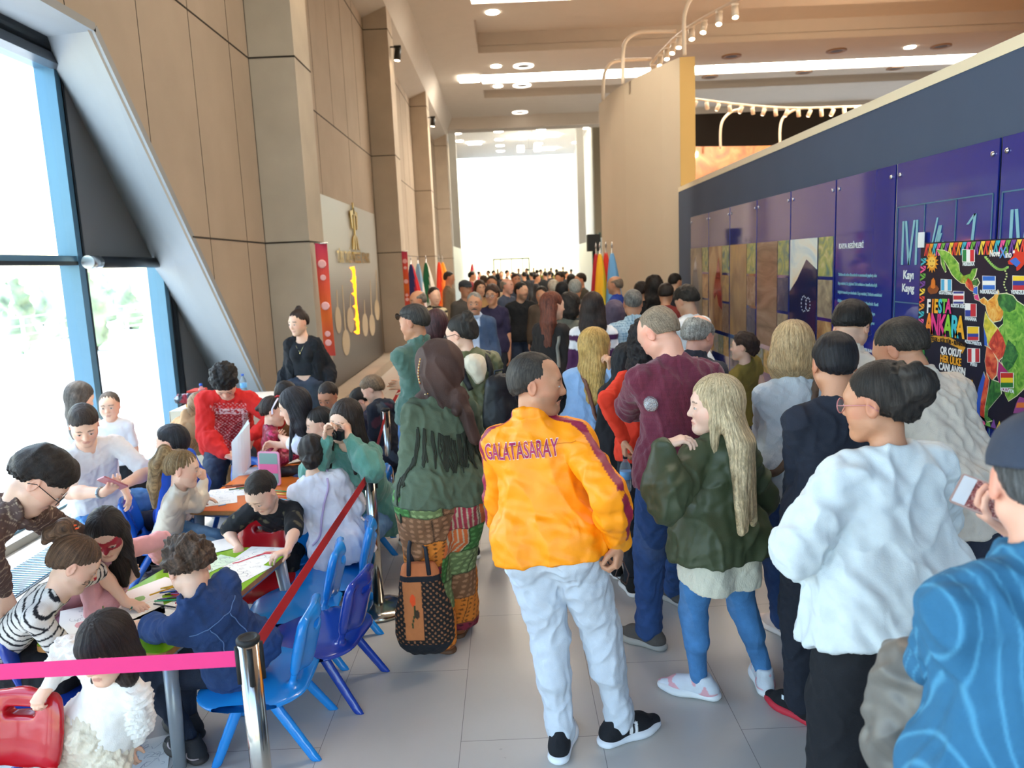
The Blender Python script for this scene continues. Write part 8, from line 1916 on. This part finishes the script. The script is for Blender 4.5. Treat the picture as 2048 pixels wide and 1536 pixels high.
# --- girl with a bun in white, back to us
sk=seated('girl in a white shirt seen from behind with her dark hair in a low bun',(626,908),.98,8,back=.10,s=1.36,tilt=12,body=8,h=.0045,fem=False,skin='fair',pel=(-1.03,4.28,.40),
  hair=dict(kind='bun',c1='16110f',c2='352a26',vol=.008,bun=(0,-.105,-.045,.045),messy=1,nape=-.075,fq=110),Lh=('r',-.18,.30,-.30),Rh=('r',.16,.30,-.30),
  top=dict(c='dcd6dc',i=.018,hem=.06,name='white_shirt',loose=.022,fold=.014,bag=.014,seed=37),bottom=dict(c=denim('4a6a90')),shoes=dict(c='d0d0d0'))
strap(sk,[L_(sk,.10,.02,-.02),L_(sk,.08,-.2,-.10),L_(sk,-.03,-.22,-.30),L_(sk,-.16,-.12,-.44)],.012,mat('strap_lilac','c0a8c8',rough=.5),'bag_strap')
# --- girl with the camera
sk=seated('young woman in a teal fluffy jumper taking a picture with a small camera',(690,842),1.13,158,back=.04,s=1.58,hs=1.0,tilt=6,hroll=-8,body=160,h=.0042,fem=True,skin='fair',seat=.33,pel=(-.95,4.86,.44),feet=[(-1.22,4.50,0),(-1.02,4.72,0)],knee=[(-.4,-1,1.1),(.2,-1,1.1)],
  Rh=tuple(pz(655,882,1.06)),Rk=dict(curl=[.6,.8,.85,.9],dir=(.15,.1,1),palm=(.6,-.4,0),pole=(-.7,-.1,-1)),Lh=tuple(pz(700,880,1.04)),Lk=dict(curl=[.5,.7,.8,.9],dir=(-.25,.15,1),palm=(-.6,.2,0),pole=(.8,-.2,-1)),
  hair=dict(kind='long',c1='17120f',c2='3e322c',vol=.014,len=.30,w=.06,fq=90,back=.6,line=.066,lockl=1.1),
  top=dict(c=lambda V,N,sk:lin('5a8c7e')*(1+.12*sn(V,50,2))[:,None],i=.026,hem=.10,name='teal_jumper',m='knit',loose=.026,fold=.014,bag=.010,end=.5,si=.004,seed=39),bottom=dict(c=denim('5f86b0',.2),i=.014,kr=.085,ar=.080,fold=.01),
  shoes=dict(c=lambda q,V:np.where((np.abs(q[:,0])<.02)[:,None]&(np.sin(q[:,1]*260)>0)[:,None],lin('d8cfc0'),np.where((q[:,1]>.115)[:,None],lin('e4e0d8'),lin('1c1c20'))),sole='e6e2da',sole_t=.028))
c_=pz(668,853,1.12)+np.array([0,-.13,0]); c_=HX(sk,-.035,.155,-.022); r=item('compact_camera','small black compact camera held up by the girl in teal','camera',c_)
fx=sk.hf[0]; fy=sk.hf[1]; fz=sk.hf[2]
slab('camera_body',c_,fx,fz,.105,.060,.032,mat('camera_black','15151a',rough=.35),r,.008)
m=MB(); m.smooth=True; m.lathe(c_+fy*.014,[(.026,0),(.026,.012),(.023,.014),(.023,.028),(.019,.030),(.017,.024),(.002,.024)],24,axis=fy); m.build('lens',mat('camera_black'),r)
m=MB(); m.lathe(c_+fy*.026,[(.0262,0),(.0262,.003)],24,axis=fy); m.build('lens_ring',CHR,r)
# --- red sweater man
def bandana(x,y_,z,arm,al,sk,V):
    q=V-sk.N_; fx=q@sk.br; fz=q@sk.up; w_=(arm==0)&(y_>.03)&(np.abs(fx)<.15)&(fz<.14)&(fz>-.19); dots=(np.sin(fx*190)*np.sin(fz*190)>.42); rim=w_&((np.abs(np.abs(fx)-.15)<.035)|(np.abs(fz-.14)<.045))
    sw_=(sn(V,150,4)>.15)&rim; ln=w_&((np.abs(np.abs(fx)-.113)<.004)|(np.abs(fz-.095)<.004)|(np.abs(np.abs(fx)-.146)<.004)|(np.abs(fz-.137)<.004))
    return 'cf2420',[(w_,'a81e24'),(dots&(y_>.03)&(arm==0)&(fz<.2)&(np.abs(fx)<.16),'e0a0a0'),(sw_,'e8c8c8'),(ln,'f0d8d8')]
H=pY(450,765,5.95); 
def prep(sk): pass
def redtop(V,N,sk):
    sk.N_=sk.P+sk.up*.64*sk.T; x,y_,z,arm,al=tc(V,sk); base,L=bandana(x,y_,z,arm,al,sk,V); c=np.tile(lin(base),(len(V),1))
    for m,cc in L: c[m]=lin(cc)
    return c
sk=person('man with curly black hair in a red bandana print sweater bending over the orange table',hpos=tuple(H),hs=1.08,face=-165,tilt=58,body=-168,s=1.78,pel=tuple(pY(462,892,6.42)),bend=.02,h=.0048,b=1.15,skin='fair',feet=[(-2.55,6.35,0),(-2.15,6.30,0)],
  Rh=tuple(pY(448,908,5.75)),Rk=dict(curl=.4,dir=(.9,-.2,-.3),palm=(.2,-.2,.9),pole=(-.9,.2,-.2)),Lh=tuple(pY(503,872,5.82)),Lk=dict(curl=.7,dir=(-.2,-.3,-.7),palm=(-.8,.3,0),pole=(.9,.3,-.2)),
  hair=dict(kind='short',c1='0f0d0d',c2='2c2827',vol=.024,curly=.016,cf=95,top=.018,nape=-.05),top=[dict(c='dcdcdc',i=.012,hem=.10,sleeve=0,name='white_undershirt'),dict(c=redtop,i=.024,hem=.02,name='red_sweater',loose=.02,fold=.014,bag=.012,seed=41)],
  bottom=dict(c=denim('27364c',.2),i=.018,kr=.085,ar=.08),shoes=dict(c='22242a'))
c_=pY(480,905,5.62); r=item('paper_stack','thick bundle of white and pale blue sheets held by the man in red','paper',c_)
for k in range(7):
    ux=nrm(np.array([.42+.02*k,.1,.55])); uy=nrm(np.array([-.10,-.05+.03*k,-.9])); a=c_+np.array([.004*k,-.007*k,0]); m=MB(); n_=nrm(np.cross(ux,uy))
    m.grid(lambda u,v:tuple(a+ux*(.20*(u-.5))+uy*(.34*(v-.5))+n_*(.02*math.sin(u*3+k*.5))),6,4); m.build('sheet',mat('paper_cool' if k%2 else 'paper_white','dfe8ec' if k%2 else 'f0efe8',rough=.8),r,solid=.0012)
# --- the others around the tables
sk=seated('girl in a sequinned crimson jacket with ribbons in her hair seen in profile',(548,822),.98,-80,back=.05,s=1.22,tilt=12,body=-70,h=.0055,skin='fair',hair=dict(kind='tight',c1='1a1310',c2='3a2a22',vol=.006,more=[((0,-.09,.03),(0,-.13,.0),.03,.02)]),top=dict(c=mottled('8a1232','c83a6a',200,.5,'5a0a20'),i=.018,hem=.04,name='sequin_jacket',m='leather',fold=.008),bottom=dict(c='1a2440',m='cotton'),shoes=dict(c='222222'),Rh=('r',.1,.25,-.3),Lh=('r',-.1,.28,-.3))
m=MB(); m.smooth=True; m.tube([HX(sk,.03,.02,.115),HX(sk,.075,.01,.085),HX(sk,.080,-.01,.03),HX(sk,.095,.0,-.01)],.008,6,flat=(1,.4)); m.build('ribbon',mat('ribbon_white','e8e0f0',rough=.5),sk.root)
m=MB(); c=HX(sk,.02,.02,.118)
for a in range(7): m.lathe(c+np.array([.02*math.cos(a*.9),.0,.014*math.sin(a*.9)]),[(.002,-.006),(.012,0),(.002,.006)],8)
m.build('hair_bow',mat('bow_red','d01c2a',rough=.4),sk.root)
seated('boy with short black hair in beige leaning to the sequinned girl',(574,790),1.02,-100,back=.0,s=1.3,tilt=20,body=-120,h=.006,skin='fair',hair=dict(kind='short',c1='16120f',c2='2c2420',vol=.006),top=dict(c='8a6a44',i=.016,hem=.04),bottom=dict(c='2a3040',m='cotton'),shoes=dict(c='222222'))
sk=seated('woman with long straight black hair in a white top helping a child with a bracelet',(588,812),1.10,98,back=.12,s=1.62,hs=1.0,tilt=16,body=70,h=.005,fem=True,skin='fair',pel=(-1.22,5.45,.42),hair=dict(kind='long',c1='100e10',c2='35323a',vol=.014,len=.34,w=.06,fq=90,back=.6,locks=1,lockl=1.3),
  Lh=tuple(pz(553,872,.78)),Lk=dict(curl=.5),Rh=tuple(pz(560,890,.76)),Rk=dict(curl=.6),top=dict(c='dcdce6',i=.018,hem=.05,name='white_top',sleeve=.42,loose=.012),bottom=dict(c='2a3c66'),shoes=dict(c='222222'))
seated('boy in a red and white top behind the tables, beside the woman in black',(656,793),1.0,165,back=.0,s=1.25,tilt=28,body=170,h=.006,skin='tan',hair=dict(kind='short',c1='1a1310',c2='2e221c',vol=.006),top=dict(c=zones(lambda x,y_,z,arm,al,sk,V:('b81a24',[((z>.33*sk.u)&(arm==0),'e0dcd8'),((arm!=0)&(al<.12),'e0dcd8')])),i=.016,hem=.04),bottom=dict(c='2a3040',m='cotton'),shoes=dict(c='222222'))
seated('child with dark hair half hidden behind the raised camera',(640,848),.98,110,back=.0,s=1.25,tilt=12,body=110,h=.006,skin='fair',hair=dict(kind='tight',c1='15110f',c2='2e2622',vol=.008,fringe=.0),top=dict(c='c8b8c0',i=.016,hem=.04),bottom=dict(c='2a3040',m='cotton'),shoes=dict(c='222222'),pel=(-1.22,4.95,.42))
sk=seated('fair haired boy in a dark camouflage hooded jacket behind the barrier post',(745,778),1.02,82,back=-.02,s=1.3,tilt=26,body=70,h=.0055,skin='fair',pel=(-.98,6.2,.42),hair=dict(kind='short',c1='5a4838',c2='94785c',vol=.010,top=.008),top=dict(c=mottled('1a1e2a','4a2630',28,.25,'3a4450'),i=.024,hem=.04,name='camouflage_jacket',hood=1.1,loose=.02),bottom=dict(c='1c2030',m='cotton'),shoes=dict(c='222222'))
sk=seated('child bent forward in a navy quilted jacket behind the girl with the camera',(722,802),.88,100,back=.18,s=1.3,tilt=45,body=85,h=.006,skin='fair',hair=dict(kind='short',c1='120f0e',c2='221d1b',vol=.008),top=dict(c='1b2038',i=.03,hem=.04,name='quilted_jacket',m='shiny',fold=.014),bottom=dict(c='1c2030',m='cotton'),shoes=dict(c='222222'))
sk=seated('black haired boy in blue looking left beside the turquoise chair',(343,885),.97,88,back=.0,s=1.24,tilt=-2,body=80,h=.005,skin='fair',pel=(-2.35,5.05,.42),hair=dict(kind='short',c1='0f0e10',c2='24222a',vol=.012,top=.008),top=dict(c='1f50c0',i=.016,hem=.04,name='blue_top'),bottom=dict(c='1c2030',m='cotton'),shoes=dict(c='222222'))
person('woman with long grey brown hair in a white top leaning at the window',head=(160,795),y=6.05,hs=1.0,face=-50,tilt=25,body=-30,s=1.25,pel=(-3.30,6.15,.56),feet=[(-3.1,6.3,0),(-3.3,6.2,0)],h=.006,fem=True,skin='fair',hair=dict(kind='long',c1='3a342e',c2='6a6058',vol=.012,len=.28,w=.07,back=.8),top=dict(c='eef2f2',i=.018,hem=.05,name='white_top',sleeve=.42,loose=.01),bottom=dict(c='16181e',m='cotton'),shoes=dict(c='444444'))
sk=person('small girl in a white T-shirt with combed back hair standing by the window',head=(219,812),y=5.75,hs=.90,face=-165,tilt=4,body=-160,s=1.13,h=.0052,eyes=True,skin='fair',hair=dict(kind='tight',c1='3a3028',c2='6a5c50',vol=.005,line=.07),brow='3a2c24',top=dict(c='e4e6ea',i=.012,hem=.03,name='white_tshirt',sleeve=.4,fold=.006),bottom=dict(c='1a1c22',m='cotton',name='leggings'),shoes=dict(c='444444'))
m=MB(); p=pz(248,922,.50); m.box(p[0]-.12,p[0]+.10,p[1]-.10,p[1]+.12,.515,.52); tag(m.build('drawing_sheet',mat('paper_white')),'white sheet on a blue board on the dark seat by the window','paper')
m=MB(); m.box(p[0]-.13,p[0]+.11,p[1]-.11,p[1]+.13,.49,.514,bev=.004); tag(m.build('clipboard',mat('board_blue','1f5ac8',rough=.4)),'blue board lying on the dark seat by the window','board')
r=sdf_obj('dark_pouf',[rc((p[0],p[1],.2),(p[0]+.02,p[1],.33),.22,.16,k=.05)],.012,cloth('cotton'),None,'24242a',folds(.01,20)); tag(r,'dark upholstered seat by the window holding the blue board','seat')
sk=person('woman in beige bending low behind the man in red, light brown hair hanging',hpos=tuple(pY(398,815,6.7)),hs=1.0,face=40,tilt=50,body=-20,s=1.6,pel=tuple(pY(385,870,6.9)),bend=.06,feet=[(-2.9,6.9,0),(-2.7,7.0,0)],h=.0065,fem=True,skin='fair',hair=dict(kind='long',c1='7a5a3a',c2='b0885c',vol=.014,len=.34,w=.09,back=1.),top=dict(c='9a7c5a',i=.02,hem=.04,loose=.01),bottom=dict(c='e0dcd4',m='cotton'),shoes=dict(c='444444'))
sk=person('young woman in a black crop top and black zip jacket standing by the pier',head=(597,645),y=7.4,hs=1.02,face=150,tilt=10,body=172,s=1.62,h=.0055,eyes=True,fem=True,skin='fair',hair=dict(kind='bun',c1='1d1512',c2='3e2e28',vol=.007,bun=(0,-.04,.125,.035),line=.068),
  top=[dict(c='1a1d24',i=.008,hem=-.10,name='crop_top',sleeve=0,neckw=1.3,neck=.05,fold=.002)],bottom=dict(c='343c4a',name='drawstring_trousers',i=.02,kr=.09,ar=.09,waist=.04),shoes=dict(c='c8c8c8'),extras=[earring(-1),earring(1)],Rh=('r',.27,.06,-.52),Lh=('r',-.27,.06,-.52))
def openj(sk):
    g=[]
    for sd in (1,-1):
        P0=sk.P; g.append(Grp([rc(sk.S[sd]-sk.up*.02,P0+sk.br*sd*.13*sk.u-sk.up*.05,.062,.075,k=.04),rc(sk.S[sd]+sk.br*sd*-.02,P0+sk.br*sd*.10*sk.u-sk.bf*.06-sk.up*.05,.06,.07,k=.04)],[(P0-sk.up*.10,-sk.up)],k=.03))
        g.append(Grp(arm_prims(sk,sd,.022,1.,.8,.015),k=.03))
    g.append(Grp([rc(L_(sk,-.1,-.06,-.10),L_(sk,.1,-.06,-.10),.065,k=.04),rc(L_(sk,-.09,-.07,-.40),L_(sk,.09,-.07,-.40),.07,k=.04),rc(L_(sk,0,-.07,-.1),L_(sk,0,-.07,-.45),.08,k=.04),rc(L_(sk,-.08,.0,-.01),L_(sk,0,-.05,.0),.03,k=.02),rc(L_(sk,.08,.0,-.01),L_(sk,0,-.05,.0),.03,k=.02)],k=.04))
    sdf_obj('zip_jacket',g,.006,cloth('cotton'),sk.root,'14161c',folds(.010,24,8))
openj(sk)
m=MB(); m.smooth=True; t=bvh_of(sk.top)
P=[]
for x,z in ((-.06,-.01),(-.04,-.08),(0,-.15),(.04,-.08),(.06,-.01)):
    hit=t.ray_cast(Vector(L_(sk,x,.4,z)),-Vector(sk.bf),.8); P.append((hit[0]+Vector(sk.bf)*.004) if hit[0] is not None else Vector(L_(sk,x,.08,z)))
m.tube(P,.0018,5); m.lathe(P[2],[(.001,-.02),(.008,0),(.001,.01)],8); m.build('necklace',mat('ring_gold'),sk.root)
_bvh.clear(); _chair.clear()
import gc; gc.collect()
